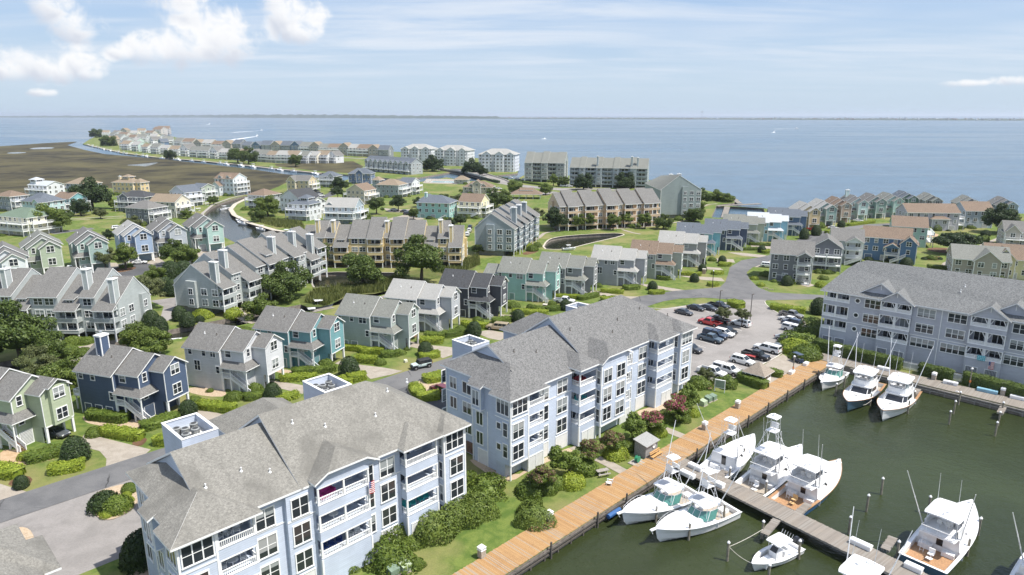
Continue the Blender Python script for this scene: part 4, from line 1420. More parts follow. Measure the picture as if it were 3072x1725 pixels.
def stairs(mb,rl,x0,z0,x1,y0,y1,tread_m=0,rails=True):
 """straight flight along x from (x0,z0) down to (x1,0)"""
 n = max(6,int(z0 / .19))
 for i in range(n):
  xa,xb = x0 + (x1 - x0) * i / n,x0 + (x1 - x0) * (i + 1) / n
  z = z0 - z0 * (i + 1) / n
  mb.box(min(xa,xb),max(xa,xb),y0 + .06,y1 - .06,z + z0 / n - .06,z + z0 / n,tread_m)
 for y in (y0,y1 - .07):
  mb.faces([(x0,y,z0 - .3),(x1,y,-.05),(x1,y,.2),(x0,y,z0 + .05),(x0,y + .07,z0 - .3),(x1,y + .07,-.05),(x1,y + .07,.2),(x0,y + .07,z0 + .05)],
     [(0,1,2,3),(7,6,5,4),(0,4,5,1),(3,2,6,7),(1,5,6,2),(0,3,7,4)],1)
  if rails:
   rail(rl,(x0,y + .03,z0),(x1,y + .03,.1),.95,.17,True,0,False,.03)
def cottage(name,label,u,v,ang,wcol,rcol,z=11.4,L1=8.0,W=9.0,chim=False,gd=None,door_c=None,pat=0,k=1.0,treads=None,rear_low=False,lod=0,bayfront=False,at=None):
 """(u,v) = photo position of the ridge end of the tall rear block"""
 p = at or G(u,v,z * k)
 t = thing(name,label,'house',(p[0],p[1],0),R(ang))
 sm = siding('siding_%d_%d_%d' % wcol,C_(*wcol),.2)
 rm = ROOFS[rcol]
 h = W / 2
 sl = .70
 zr = z
 ze = zr - sl * h
 wall,roof,trim,rl,porch = MB(),MB(),MB(),MB(),MB()
 gable_wall(wall,-L1,0,-h,h,0,ze - .2,sl * h,'x')
 gable_roof(roof,-L1,0,-h,h,ze - .2,sl * h,'x',.55,.3)
 h2,L2 = h - .9,4.7
 zr2 = zr - .5
 ze2 = zr2 - sl * h2
 gable_wall(wall,0,L2,-h2,h2,0,ze2 - .2,sl * h2,'x')
 gable_roof(roof,.02,L2,-h2,h2,ze2 - .2,sl * h2,'x',.45,.0)
 roof.slab([(L2,-h2 - .45,ze2 - .2 + .18 - sl * .45),(L2 + .35,-h2 - .45,ze2 - .2 + .18 - sl * .45),(L2 + .35,0,zr2 - .02),(L2,0,zr2 - .02)],.2)
 roof.slab([(L2 + .35,h2 + .45,ze2 - .2 + .18 - sl * .45),(L2,h2 + .45,ze2 - .2 + .18 - sl * .45),(L2,0,zr2 - .02),(L2 + .35,0,zr2 - .02)],.2)
 y0,y1 = -1.1,h2 + .1
 L3 = 7.6
 w3 = y1 - y0
 zr3 = zr - 1.15
 ze3 = zr3 - sl * w3 / 2
 gable_wall(wall,L2,L3,y0,y1,2.75,ze3 - .2,sl * w3 / 2,'x')
 gable_roof(roof,L2 + .02,L3,y0,y1,ze3 - .2,sl * w3 / 2,'x',.4,.35)
 for (x,y) in ((L3 - .2,y0 + .2),(L3 - .2,y1 - .2),(L2 + .5,y1 - .2)):
  trim.box(x - .17,x + .17,y - .17,y + .17,0,2.75)
 wall.box(L2,L2 + 2.0,y0,y0 + .15,0,2.74)
 trim.box(L3 - .03,L3 + .05,y0,y1,2.62,2.8)
 for y in (y0,y1):
  trim.box(L3 - .05,L3 + .05,y - .05,y + .05,2.8,ze3 - .3)
 for x,y,zt in ((0,-h,ze - .4),(-L1,-h,ze - .4),(L2,-h2,ze2 - .4),(L2,h2,ze2 - .4),(-L1,h,ze - .4)):
  trim.box(x - .07,x + .07,y - .07,y + .07,0,zt)
 if bayfront:
  wall.box(L3,L3 + .7,y0 + 1.1,y1 - .9,2.75,ze3 + .6)
  roof.slab([(L3 - .1,y0 + .7,ze3 + .5),(L3 + 1.0,y0 + .7,ze3 + .5),(L3 + 1.0,(y0 + y1) / 2 + .1,ze3 + 1.6),(L3 - .1,(y0 + y1) / 2 + .1,ze3 + 1.6)],.16)
  roof.slab([(L3 + 1.0,y1 - .5,ze3 + .5),(L3 - .1,y1 - .5,ze3 + .5),(L3 - .1,(y0 + y1) / 2 + .1,ze3 + 1.6),(L3 + 1.0,(y0 + y1) / 2 + .1,ze3 + 1.6)],.16)
 zp0,zp1 = 4.75,5.75
 yo,xo = -h - .45,L2 + 1.35
 roof.slab([(-.05,yo,zp0),(xo,yo,zp0),(L2,-h2,zp1),(-.05,-h2,zp1)],.16)
 roof.slab([(xo,yo,zp0),(xo,y0 - .05,zp0),(L2,y0 - .05,zp1),(L2,-h2,zp1)],.16)
 trim.box(xo - .4,xo - .22,yo + .22,yo + .4,0,zp0 - .1)
 trim.faces([(xo - .31,yo + .31,3.6),(xo - .31,yo + .31,4.6),(xo - 1.1,yo + .31,4.6),(xo - .31,yo + .22,3.6),(xo - .31,yo + .22,4.6),(xo - 1.1,yo + .22,4.6)],[(0,1,2),(5,4,3),(0,2,5,3)])
 zl = 2.8
 porch.box(.1,2.2,-h - .1,-h2,zl - .25,zl,1)
 for x,y in ((.25,-h),(2.05,-h),(3.6,-h + .3)):
  zt = zl - .25 if x < 3 else 1.4
  trim.box(x - .12,x + .12,y - .1,y + .12,0,zt)
 trim.box(2.0,2.14,-h - .05,-h + .09,zl,zp0 - .05)
 trim.box(.12,.26,-h - .05,-h + .09,zl,zp0 - .05)
 rail(rl,(.2,-h - .02,zl),(2.05,-h - .02,zl),.95,.17,False,0,False,.03)
 stairs(porch,rl,2.2,zl,6.3,-h - .1,-h + .85,2)
 ww = lambda side,a,zz,w,hh,off,nx=1,ny=2: window(t,side,a,zz,w,hh,off,nx,ny,.12,lod)
 up = ze - 1.75
 if pat == 0:
  ww('f',-L1 + .9,up,.8,1.15,-h); ww('f',-L1 + 3.6,up,.8,1.25,-h)
 elif pat == 1:
  ww('f',-L1 + 3.6,up,.8,1.25,-h); ww('f',-1.7,up - .2,1.7,1.5,-h,2)
  ww('f',-L1 + .6,up,.6,1.2,-h)
 else:
  ww('f',-L1 + 1.2,up,.8,1.2,-h); ww('f',-3.6,up,.8,1.2,-h); ww('f',-1.5,up,1.1,1.4,-h,2)
  ww('f',-L1 + 2.6,3.5,1.3,1.9,-h,2)
 ww('f',-.7,3.4,.75,1.3,-h)
 ww('f',1.2,ze2 - 1.9,1.2,1.35,-h2)
 ww('f',3.1,3.9,1.0,.6,-h2,1,1)
 ww('r',-h2 + 1.2,ze2 - 1.7,.75,1.45,L2)
 ww('r',-h2 + 1.0,3.6,.8,.95,L2)
 yc = (y0 + y1) / 2 + (.1 if bayfront else 0)
 xf = L3 + (.7 if bayfront else 0)
 ww('r',yc,ze3 - 1.5,1.7,1.65,xf,2)
 ww('r',yc,3.5,1.7,1.75,xf,2)
 for a in (-L1 + 1.4,-L1 + 4):
  ww('b',a,up,.9,1.3,h); ww('b',a,3.4,.9,1.3,h)
 for a in (-2,1.6):
  ww('l',a,up,1.5,1.5,-L1,2); ww('l',a,3.4,1.5,1.5,-L1,2)
 if not lod:
  for a in (-L1 + 1.6,-L1 + 4.0,-1.6)[:2 if pat == 1 else 3]:
   if pat != 2:
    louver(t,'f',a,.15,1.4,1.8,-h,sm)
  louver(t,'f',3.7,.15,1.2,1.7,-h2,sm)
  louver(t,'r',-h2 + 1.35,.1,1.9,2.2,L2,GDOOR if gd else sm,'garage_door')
 door(t,'f',2.35,zl,.95,1.85,-h2,plain('door_%s' % (door_c or 'white'),{'teal': (.03,.33,.36),None: (.5,.5,.5)}.get(door_c,(.5,.5,.5)),.5),'front_door')
 if rear_low:
  gable_wall(wall,-L1 - 4.5,-L1,-h + 1.2,h - 1.2,0,ze - 1.2,1.8,'x')
  gable_roof(roof,-L1 - 4.5,-L1 - .02,-h + 1.2,h - 1.2,ze - 1.2,1.8,'x',.5,.3)
 else:            # rear deck over the canal side
  porch.box(-L1 - 2.4,-L1,-h + .6,h - .6,2.6,2.8,1)
  for y in (-h + .9,h - .9):
   trim.box(-L1 - 2.3,-L1 - 2.1,y - .1,y + .1,0,2.6)
  rail(rl,(-L1 - 2.3,-h + .7,2.8),(-L1 - 2.3,h - .7,2.8),.95,.2,True)
  rail(rl,(-L1 - 2.3,-h + .7,2.8),(-L1,-h + .7,2.8),.95,.2,False)
 wall.build('wall',sm,t)
 ro = roof.build('roof',[rm,WHITE],t)
 trim.pieces('trim',WHITE,t)
 porch.build('porch',[WOODG,WHITE,treads or WOODG],t)
 rl.pieces('railing',WHITE,t)
 if chim:
  chimney(ro,-L1 + 3.0,-1.3,ze,zr + 1.9,1.3,1.6,sm)
 for q in range(2):
  x = -L1 * (.3 + .35 * q)
  y = -h * .45
  vent(ro,x,y,zr - sl * h * .45,WHITE if q else WOODD,.25)
 if k != 1.0:
  t.scale = (k,k,k)
 return t
REDTREAD = plain('red_brown_treads',(.12,.05,.035),.8)
near_row = [('pale green stilt house with two red framed front windows at far left',66,1112,(178,192,154),'grey',dict(bayfront=True,gd=True,treads=REDTREAD,at=(-79.5,101.3))),
   ('navy blue stilt house with chimney and teal front door',394,1041,(74,96,128),'grey',dict(chim=True,door_c='teal')),
   ('pale grey stilt house between the navy and teal houses',702,977,(218,220,222),'grey',dict(pat=2)),
   ('teal stilt house beside the round pale shrub',900,926,(110,172,178),'grey',dict()),
   ('sage grey stilt house with long entry stair, right of the teal house',1137,888,(176,190,182),'sage',dict(pat=1)),
   ('light grey stilt house with pale roof, left of the charcoal house',1272,842,(190,194,200),'light',dict(pat=1)),
   ('charcoal black stilt house with black roof',1424,811,(78,80,90),'dark',dict(pat=0)),
   ('mint green stilt house behind the parked white pickup',1592,773,(160,212,200),'sage',dict(pat=1,rear_low=True)),
   ('mid grey stilt house right of the mint house',1708,759,(150,152,152),'sage',dict(pat=1)),
   ('grey stilt house with very pale roof and small entry canopy',1863,738,(172,174,178),'light',dict(pat=2)),
   ('sage stilt house with brown roof near the pond',1975,722,(176,184,170),'brown',dict(pat=1)),
   ('grey stilt house with whitish roof behind the brown roofed one',2053,694,(168,168,164),'light',dict(pat=1)),
   ('aqua blue stilt house left of the dark navy one by the bend',2100,668,(120,196,208),'blue',dict(pat=1)),
   ('dark navy stilt house beside the aqua house by the bend',2182,657,(76,92,122),'blue',dict(pat=1)),
   ('olive sage stilt house with sage roof by the bend',2235,643,(186,194,168),'sage',dict(pat=1)),
   ('sky blue stilt house with white metal roof',2306,637,(140,200,222),'metal',dict(pat=1)),
   ('steel blue stilt house with dark grey roof behind the sky blue one',2365,623,(86,118,152),'blue',dict(pat=1))]
for i,(lab,u,v,wc,rc,kw) in enumerate(near_row):
 cottage('stilt_house',lab,u,v,-19 if i < 12 else -16,wc,rc,**kw)
mid_row = [('white stilt house at the left edge behind the parked white pickup',10,735,(226,232,236),'grey',-52),('light green stilt house with white garage, third row left',120,700,(176,192,162),'sage',-52),
   ('grey green stilt house half hidden by the road island tree',262,690,(160,188,180),'grey',-52),('bright blue stilt house with open carport on the loop road',398,668,(158,184,216),'light',-52),
   ('light grey stilt house right of the bright blue one',500,655,(184,192,202),'grey',-52),('pale mint stilt house beside the canal boats',610,645,(176,212,204),'grey',-52)]
for lab,u,v,wc,rc,a in mid_row:
 cottage('stilt_house',lab,u,v,a,wc,rc,pat=rnd.randrange(3),gd=True,L1=rnd.uniform(7.8,8.8),W=rnd.uniform(8.6,9.3),k=1.14)
east_row = [('cream tan stilt house first of the waterfront row',2420,608,(214,190,140),'light',-92),('green grey stilt house with pale roof in the waterfront row',2470,600,(140,172,168),'light',-92),
   ('taupe stilt house with brown roof in the waterfront row',2515,592,(186,160,140),'brown',-92),('pale aqua stilt house with green chimney in the waterfront row',2565,586,(186,218,216),'grey',-92),
   ('grey green stilt house behind the round waterfront shrubs',2620,582,(140,168,160),'grey',-94),('pale seafoam stilt house in the waterfront row',2672,580,(176,214,206),'sage',-95),
   ('dark green stilt house, tallest roof of the waterfront row',2716,574,(104,138,118),'blue',-96),('brown grey stilt house standing apart in the waterfront row',2790,580,(160,154,152),'sage',-100),
   ('taupe grey gabled house behind the large grey double house',2905,588,(160,156,152),'sage',-104),('blue grey stilt house at the right end of the waterfront row',3012,592,(150,170,184),'grey',-106)]
for lab,u,v,wc,rc,a in east_row:
 cottage('stilt_house',lab,u,v,a,wc,rc,pat=rnd.randrange(3),gd=True,chim=('chimney' in lab),L1=rnd.uniform(7.2,9.0),W=rnd.uniform(8.4,9.4))
# stepped timber condos with chimneys
def stepped_condo(name,label,org,ang,bays,wcol,rcol,dep=13.0,fh=2.75,ends='',lod=0):
 """bays: (width, front plane, storeys, kind) ; w windows, b corner-porch bay, c chimney stub ; stands on low piers"""
 t = thing(name,label,'condo',(org[0],org[1],0),R(ang))
 sm = siding('siding_%d_%d_%d' % wcol,C_(*wcol),.2)
 wall,roof,trim,rl = MB(),MB(),MB(),MB()
 x = 0.0
 zb = 1.9
 s = .62
 for i,(w,yf,n,kind) in enumerate(bays):
  ze = zb + n * fh
  yr = dep * .56
  rise = s * (yr - yf)
  if 'b' in kind:
   yb = yf + 2.0
   gable_wall(wall,x,x + w,yf + 2.0,dep,zb,ze + s * 2.0 - .0,rise - s * 2.0,'x',(yr - yf - 2) / (dep - yf - 2))
   for q in range(n + 1):
    z0 = zb + q * fh - (.25 if q else 0)
    wall.box(x,x + w,yf,yb + .05,z0,zb + q * fh + (.75 if q < n else .02))
   for q in range(n):
    z0 = zb + q * fh + .75
    zt = zb + (q + 1) * fh - .25
    for xx in (x + .12,x + w - .12):
     trim.box(xx - .12,xx + .12,yf,yf + .22,z0,zt)
    trim.box(x,x + w,yf - .04,yf + .1,z0,z0 + .08)
    if w > 3:
     trim.box(x + w / 2 - .06,x + w / 2 + .06,yf,yf + .12,z0,zt)
    for side,off in (('f',yb),):
     window(t,side,x + w / 2,zb + q * fh + .75,w * .55,1.5,off,2,1,.1,1,'patio_door')
  else:
   gable_wall(wall,x,x + w,yf,dep,zb,ze,rise,'x',(yr - yf) / (dep - yf))
   for q in range(n):
    if w > 4.2:
     for f in (.3,.7):
      window(t,'f',x + w * f,zb + q * fh + .8,w * .3,1.45,yf,2,2,.1,lod)
    else:
     window(t,'f',x + w / 2,zb + q * fh + .8,min(1.8,w * .5),1.45,yf,2,2,.1,lod)
  gable_roof(roof,x + .02,x + w - .02,yf,dep,ze,rise,'x',.4,.12,(yr - yf) / (dep - yf))
  if 'd' in kind:          # small shed dormer
   zd = ze + s * 2.2
   wall.box(x + w * .3,x + w * .7,yf + 2.0,yf + 4.2,zd - .8,zd + .75)
   window(t,'f',x + w * .5,zd - .25,w * .28,.6,yf + 2.0,2,1,.08,lod)
   roof.slab([(x + w * .24,yf + 1.6,zd + .75),(x + w * .76,yf + 1.6,zd + .75),(x + w * .76,yf + 4.6,zd + 1.6),(x + w * .24,yf + 4.6,zd + 1.6)],.14)
  if 'c' in kind:
   chimney(t,x + (.8 if 'l' not in kind else w - .8),yf + 2.6,ze - 1.5,ze + rise + .9,1.2,1.9,sm)
  for xx in (x + .25,x + w - .25):
   trim.box(xx - .13,xx + .13,yf + .05,yf + .31,0,zb)
  x += w
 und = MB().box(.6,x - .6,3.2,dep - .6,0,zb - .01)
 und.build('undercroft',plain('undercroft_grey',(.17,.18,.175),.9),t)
 for side,off in (('l',0.0),('r',x)):
  if side in ends:
   n = bays[0 if side == 'l' else -1][2]
   for q in range(n):
    for y in (1.2,4.6):
     window(t,side,y,zb + q * fh + .7,1.7,1.6,off,2,2,.12,lod)
    if side == 'l':
     window(t,side,8.1,zb + q * fh + .8,1.2,1.5,off - .8,2,2,.12,lod)
    else:
     window(t,side,9.1,zb + q * fh + .8,1.2,1.5,off + .8,2,2,.12,lod)
   if side == 'l':
    wall.box(-.8,0,6.6,9.6,zb,zb + n * fh + 1.5)
   else:
    wall.box(x,x + .8,8.0,10.2,zb,zb + n * fh + 1.2)
 for xx,b in ((0,bays[0]),(x,bays[-1])):
  trim.box(xx - .08,xx + .08,b[1] - .08,b[1] + .08,0,zb + b[2] * fh)
  trim.box(xx - .08,xx + .08,dep - .08,dep + .08,0,zb + b[2] * fh)
 for f in (.25,.7):
  wall.box(x * f,x * f + 3.2,dep,dep + 2.6,0,zb + 2.4 * fh)
 wall.build('wall',sm,t)
 roof.build('roof',[ROOFS[rcol],WHITE],t)
 trim.pieces('trim',WHITE,t)
 return t
GG,YEL,TAN = (180,188,186),(226,200,134),(222,190,150)
bays1 = [(4.4,0,3,'w'),(3.4,-.4,3,'wc'),(4.6,-2.2,2,'bd'),(6.6,-1.0,3,'w'),(5.0,-2.6,2,'bd'),(3.6,-.8,3,'wc'),(4.8,-2.2,2,'bcl')]
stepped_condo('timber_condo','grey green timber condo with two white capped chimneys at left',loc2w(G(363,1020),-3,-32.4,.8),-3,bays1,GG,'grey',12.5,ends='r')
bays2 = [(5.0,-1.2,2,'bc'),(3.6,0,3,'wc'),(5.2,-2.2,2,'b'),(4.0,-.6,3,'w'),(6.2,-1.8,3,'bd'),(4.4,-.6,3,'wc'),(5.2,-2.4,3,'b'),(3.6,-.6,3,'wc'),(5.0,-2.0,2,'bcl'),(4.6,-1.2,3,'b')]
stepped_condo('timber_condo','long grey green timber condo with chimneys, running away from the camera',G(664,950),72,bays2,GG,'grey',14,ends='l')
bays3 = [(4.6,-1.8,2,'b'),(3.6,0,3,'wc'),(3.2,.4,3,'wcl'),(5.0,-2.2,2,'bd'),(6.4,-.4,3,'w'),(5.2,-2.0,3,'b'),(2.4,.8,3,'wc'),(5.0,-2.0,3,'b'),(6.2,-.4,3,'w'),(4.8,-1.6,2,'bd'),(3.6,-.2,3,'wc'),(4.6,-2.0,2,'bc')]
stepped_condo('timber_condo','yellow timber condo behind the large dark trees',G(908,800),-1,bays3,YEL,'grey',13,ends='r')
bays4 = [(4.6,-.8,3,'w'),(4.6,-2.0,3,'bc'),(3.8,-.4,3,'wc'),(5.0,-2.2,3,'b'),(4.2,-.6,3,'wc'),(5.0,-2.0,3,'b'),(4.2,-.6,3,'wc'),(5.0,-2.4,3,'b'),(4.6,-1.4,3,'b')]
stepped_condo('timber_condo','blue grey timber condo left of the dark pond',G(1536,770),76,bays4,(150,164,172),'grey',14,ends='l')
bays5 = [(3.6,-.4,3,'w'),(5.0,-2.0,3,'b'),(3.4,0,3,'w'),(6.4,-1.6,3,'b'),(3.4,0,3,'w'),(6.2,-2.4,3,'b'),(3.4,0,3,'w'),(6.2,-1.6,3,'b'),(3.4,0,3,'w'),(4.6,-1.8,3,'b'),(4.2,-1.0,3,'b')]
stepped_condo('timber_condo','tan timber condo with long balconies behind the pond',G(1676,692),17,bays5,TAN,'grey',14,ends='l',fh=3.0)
bays6 = [(4.8,0,4,'w'),(4.8,.8,4,'w'),(5.0,1.6,4,'w'),(5.0,2.4,4,'w'),(5.0,3.2,4,'wc'),(5.0,4.0,4,'w'),(5.0,4.8,4,'wc')]
stepped_condo('timber_condo','grey condo with stepped roof ridges beside the small harbour',G(2098,655),92,bays6,(150,164,164),'sage',20,ends='l',fh=3.1)
bays7 = [(7,0,4,'b'),(4,-1,4,'w'),(8,0,4,'b'),(4,-1,4,'wc'),(8,0,4,'b'),(4,-1,4,'w'),(8,0,4,'b'),(4,-1,4,'wc'),(8,0,4,'bc')]
stepped_condo('timber_condo','long grey condo with small chimneys on the sound shore',G(1708,560),-14,bays7,(164,176,180),'sage',18,fh=3.0)
bays8 = [(6,-1,4,'w'),(7,0,4,'b'),(5,-1.5,4,'w'),(7,-.5,4,'b'),(6,-1,4,'w')]
stepped_condo('timber_condo','grey condo block standing alone on the sound shore',G(1574,545),-12,bays8,(166,172,168),'sage',20,ends='r',fh=3.2)
# other houses
BASES = []
def house(label,u,v,ang,W,D,fl,wcol,rcol,roof='hip',rise=2.4,wing=None,decks='f',tower=None,base=2.3,chim=False,dorm=False,name='beach_house',cat='house',lod=1,stair=False,tr=.11,wsp=3.0,porch=None):
 """raised house: garage level, fl storeys, decks with white rails ; (u,v) = photo point at the middle of the front foot"""
 p = G(u,v)
 t = thing(name,label,cat,(p[0],p[1],0),R(ang))
 sm = siding('siding_%d_%d_%d' % wcol,C_(*wcol),.22)
 wall,rf,trim,rl,dk = MB(),MB(),MB(),MB(),MB()
 fh = 2.8
 ze = base + fl * fh
 BASES.append((p,ang,W,D,2.9 if 'f' in decks else .3,label))
 vols = [(-W / 2,W / 2,0,D,ze,roof,rise)]
 if wing:
  vols.append(wing)
 for n,(x0,x1,y0,y1,e,rt,rs) in enumerate(vols):
  z0 = 0.0
  if rt == 'hip':
   wall.box(x0,x1,y0,y1,z0,e)
   hip_roof(rf,x0,x1,y0,y1,e,rs,.6)
  elif rt == 'gx':
   gable_wall(wall,x0,x1,y0,y1,z0,e,rs,'x')
   gable_roof(rf,x0,x1,y0,y1,e,rs,'x',.5,.4)
  else:
   gable_wall(wall,x0,x1,y0,y1,z0,e,rs,'y')
   gable_roof(rf,x0,x1,y0,y1,e,rs,'y',.5,.4)
  for xx in (x0,x1):
   for yy in (y0,y1):
    trim.box(xx - .1,xx + .1,yy - .1,yy + .1,0,e - .35)
  nf = int(round((e - base) / fh))
  for q in range(nf):
   z = base + q * fh + .85
   for side,a0,a1,off in (('f',x0,x1,y0),('r',y0,y1,x1),('l',y0,y1,x0),('b',x0,x1,y1)):
    if n and side == 'b':
     continue
    k = max(1,int((a1 - a0) / wsp))
    for i in range(k):
     if side == 'b' and i % 2:
      continue
     window(t,side,a0 + (a1 - a0) * (i + .5) / k,z,1.5 if (i + q) % 2 else 1.0,1.45,off,2 if (i + q) % 2 else 1,2,tr,lod)
  for side,a0,a1,off in (('f',x0,x1,y0),('r',y0,y1,x1)):
   k = max(1,int((a1 - a0) / 4.5))
   for i in range(k):
    louver(t,side,a0 + (a1 - a0) * (i + .5) / k,.15,2.2,1.8,off,GDOOR if i % 2 else sm,'garage_door')
 dd = 2.6
 for side in decks:
  for q in range(fl):
   z = base + q * fh
   if side == 'f':
    a,b,c0,c1_ = -W / 2,W / 2,-dd,0
    ends = [((a,c0),(b,c0)),((a,c0),(a,0)),((b,c0),(b,0))]
    posts = [(a + .1,c0 + .1),((a + b) / 2,c0 + .1),(b - .1,c0 + .1)]
   elif side == 'r':
    a,b,c0,c1_ = W / 2,W / 2 + dd,0.3,D - .3
    ends = [((b,c0),(b,c1_)),((a,c0),(b,c0)),((a,c1_),(b,c1_))]
    posts = [(b - .1,c0 + .1),(b - .1,(c0 + c1_) / 2),(b - .1,c1_ - .1)]
   else:
    a,b,c0,c1_ = -W / 2 - dd,-W / 2,0.3,D - .3
    ends = [((a,c0),(a,c1_)),((a,c0),(b,c0)),((a,c1_),(b,c1_))]
    posts = [(a + .1,c0 + .1),(a + .1,(c0 + c1_) / 2),(a + .1,c1_ - .1)]
   dk.box(a,b,c0,c1_,z - .22,z)
   for (s0,s1) in ends:
    rail(rl,(*s0,z),(*s1,z),.95,.45,True,0,False,.05)
   for (px,py) in posts:
    trim.box(px - .12,px + .12,py - .12,py + .12,z + .0 if q else 0,(z + fh - .23) if q < fl - 1 else z + 1.0)
    if q == 0:
     trim.box(px - .12,px + .12,py - .12,py + .12,0,z - .23)
 if porch:                    # stacked open porches under their own gable
  x0,x1,pd,nf = porch
  for q in range(nf):
   z = base + q * fh
   dk.box(x0,x1,-pd,-.02,z - .22,z)
   for s0,s1_ in (((x0,-pd),(x1,-pd)),((x0,-pd),(x0,0)),((x1,-pd),(x1,0))):
    rail(rl,(*s0,z),(*s1_,z),.95,.3,True,0,False,.04)
  zt = base + nf * fh - .3
  for xx in (x0 + .12,x1 - .12):
   trim.box(xx - .12,xx + .12,-pd,-pd + .24,0,zt)
  gable_wall(wall,x0,x1,-pd,0,zt,zt + .25,(x1 - x0) * .3,'y')
  gable_roof(rf,x0,x1,-pd,1.5,zt + .25,(x1 - x0) * .3,'y',.4,.4)
 if stair:
  st = MB()
  stairs(st,rl,W / 2 - 1.0,base,W / 2 - 1.0 - 4.5,-dd - 1.1,-dd - .1,0)
  st.build('stair',[WOODG,WHITE],t)
 if tower:
  x0,x1,y0,y1,h = tower
  zt = ze + rise * .5
  wall.box(x0,x1,y0,y1,ze,zt + h)
  hip_roof(rf,x0,x1,y0,y1,zt + h,1.2,.6)
  for side,a,off in (('f',(x0 + x1) / 2,y0),('r',(y0 + y1) / 2,x1),('l',(y0 + y1) / 2,x0)):
   window(t,side,a,zt + h - 1.3,(x1 - x0) * .7 if side == 'f' else (y1 - y0) * .6,.95,off,3,1,tr,lod)
 if dorm:
  for x in (-W * .22,W * .22):
   gable_wall(wall,x - 1.3,x + 1.3,.2,D * .4,ze - .4,ze + 1.0,1.2,'y')
   gable_roof(rf,x - 1.3,x + 1.3,.2,D * .4,ze + 1.0,1.2,'y',.35,.3)
   window(t,'f',x,ze + .05,1.3,1.2,.2,2,2,tr,lod)
 wall.build('wall',sm,t)
 ro = rf.build('roof',[ROOFS[rcol],WHITE],t)
 trim.pieces('trim',WHITE,t)
 if dk.v:
  dk.pieces('deck',WHITE,t)
  rl.pieces('railing',WHITE,t)
 if chim:
  chimney(ro,-W * .3,D * .35,ze - .5,ze + rise + 1.2,1.2,1.4,sm)
 return t
W_ = (228,232,236)
house('small grey house with brown roof at the left edge by the marsh',14,632,-20,12,10,2,(150,158,168),'brown',decks='r')
house('white house with white metal roof and rooftop cabin by the marsh',118,594,-22,17,11,2,W_,'metal','gx',2.2,decks='f',tower=(-7.5,-2.5,1,6,2.2))
house('pale grey house with tan hip roof behind the dark oak',232,588,-18,16,12,2,(196,206,212),'tan','hip',3.2,decks='l',dorm=False)
house('yellow house with square lookout tower by the marsh',372,584,-15,16,10,2,(236,206,140),'tan','hip',2.2,decks='',tower=(-2.5,2.5,3,8,2.4),wing=(6,12,2,9,8.0,'hip',2.0),chim=True)
house('pale aqua house with blue grey hip roof at left',100,650,-25,15,12,2,(190,222,222),'blue','hip',3.6,decks='l',wing=(5,9,-2,5,7.9,'gy',1.6))
house('turquoise house with dark brown roof and stacked white decks',190,640,-20,12,10,2,(120,186,190),'brown','gx',2.6,decks='rf')
house('dark grey house with gabled dormer and white porch posts',398,634,-12,17,11,2,(110,116,124),'dark','hip',2.6,decks='f',wing=(-6,-1,-1.4,4,7.9,'gy',1.8))
house('cream house with sandy tan gable roof at left',492,652,-14,15,11,2,(232,222,194),'tan','gx',3.2,decks='r')
house('slate grey house with hip roof in front of the cream one',416,674,-20,14,11,2,(124,128,134),'grey','hip',2.8,decks='r',stair=True)
house('pale grey gabled house with white decks and stair by the marsh',536,618,-30,13,11,2,(206,212,222),'blue','gy',3.4,decks='fr',stair=True)
house('sage green house with stacked white decks by the marsh',592,602,-25,9,10,2,(168,182,160),'blue','gx',2.0,decks='r')
house('large white house with twin dormers and roof finial by the marsh',676,586,-22,15,12,3,(222,232,238),'brown','gx',3.2,decks='r',dorm=True,wing=(-7,-1,-3.5,0,6.4,'gy',2.4))
house('cream house with green hip roof and wrap white decks at left edge',46,704,-22,19,13,2,(232,224,192),'green','hip',3.0,decks='rf')
house('grey house with brown hip roof beside the canal bend',772,628,-25,12,12,2,(170,176,178),'brown','hip',2.8,decks='lf')
house('large white gable house with dark grey roof',872,640,-38,17,13,2,(236,238,240),'dark','gy',4.4,decks='l',wing=(6,14,3,12,6.5,'gx',2.4))
house('white house with square cupola and blue grey roof',898,660,-18,12,10,2,W_,'blue','hip',2.0,decks='f',tower=(-1,3.6,3,8,1.8))
house('blue grey house with pale grey gable roof',1022,670,-10,15,11,2,(166,184,196),'light','gx',3.6,decks='fr',wing=(-8,-3,1,7,7.8,'gy',2.0))
house('beige house under construction with bare timber sheathing',900,577,-15,14,10,2,(216,196,150),'grey','gx',3.0,decks='r',wing=(-8,-2,-2,6,7.8,'gy',3.0))
house('grey house with arched gable windows behind the parked cars',984,561,-12,13,10,2,(174,180,184),'blue','hip',2.8,decks='f',wing=(1,5,-1,4,7.9,'gy',2.2))
house('deep blue house with wide arched window',1080,552,-5,17,11,2,(92,120,160),'blue','hip',3.4,decks='',wing=(-2.4,2.4,-1,4,8.4,'gy',2.2))
house('tan gable house with brown roof and white rear deck',1068,612,-22,12,12,2,(214,200,172),'brown','gy',3.4,decks='rl')
house('grey green house with tan hip roof and white corner balconies',1164,592,-18,15,12,2,(160,176,176),'tan','hip',3.0,decks='r',wing=(-12,-7.4,3,9,10.5,'hip',1.6))
house('white balconied house with blue grey roof behind the grey green one',1218,584,-18,9,11,2,(222,226,230),'blue','gx',2.6,decks='rf')
house('aqua house with blue grey hip roof and orange rear roof',1300,655,-14,17,12,2,(160,216,208),'blue','hip',3.0,decks='',stair=True,chim=True,wing=(-9.5,-3,7,15,8.6,'hip',2.2))
house('cream yellow gable house with brown porch roof',1410,652,-20,12,11,2,(238,226,176),'brown','gx',3.4,decks='fr',stair=True)
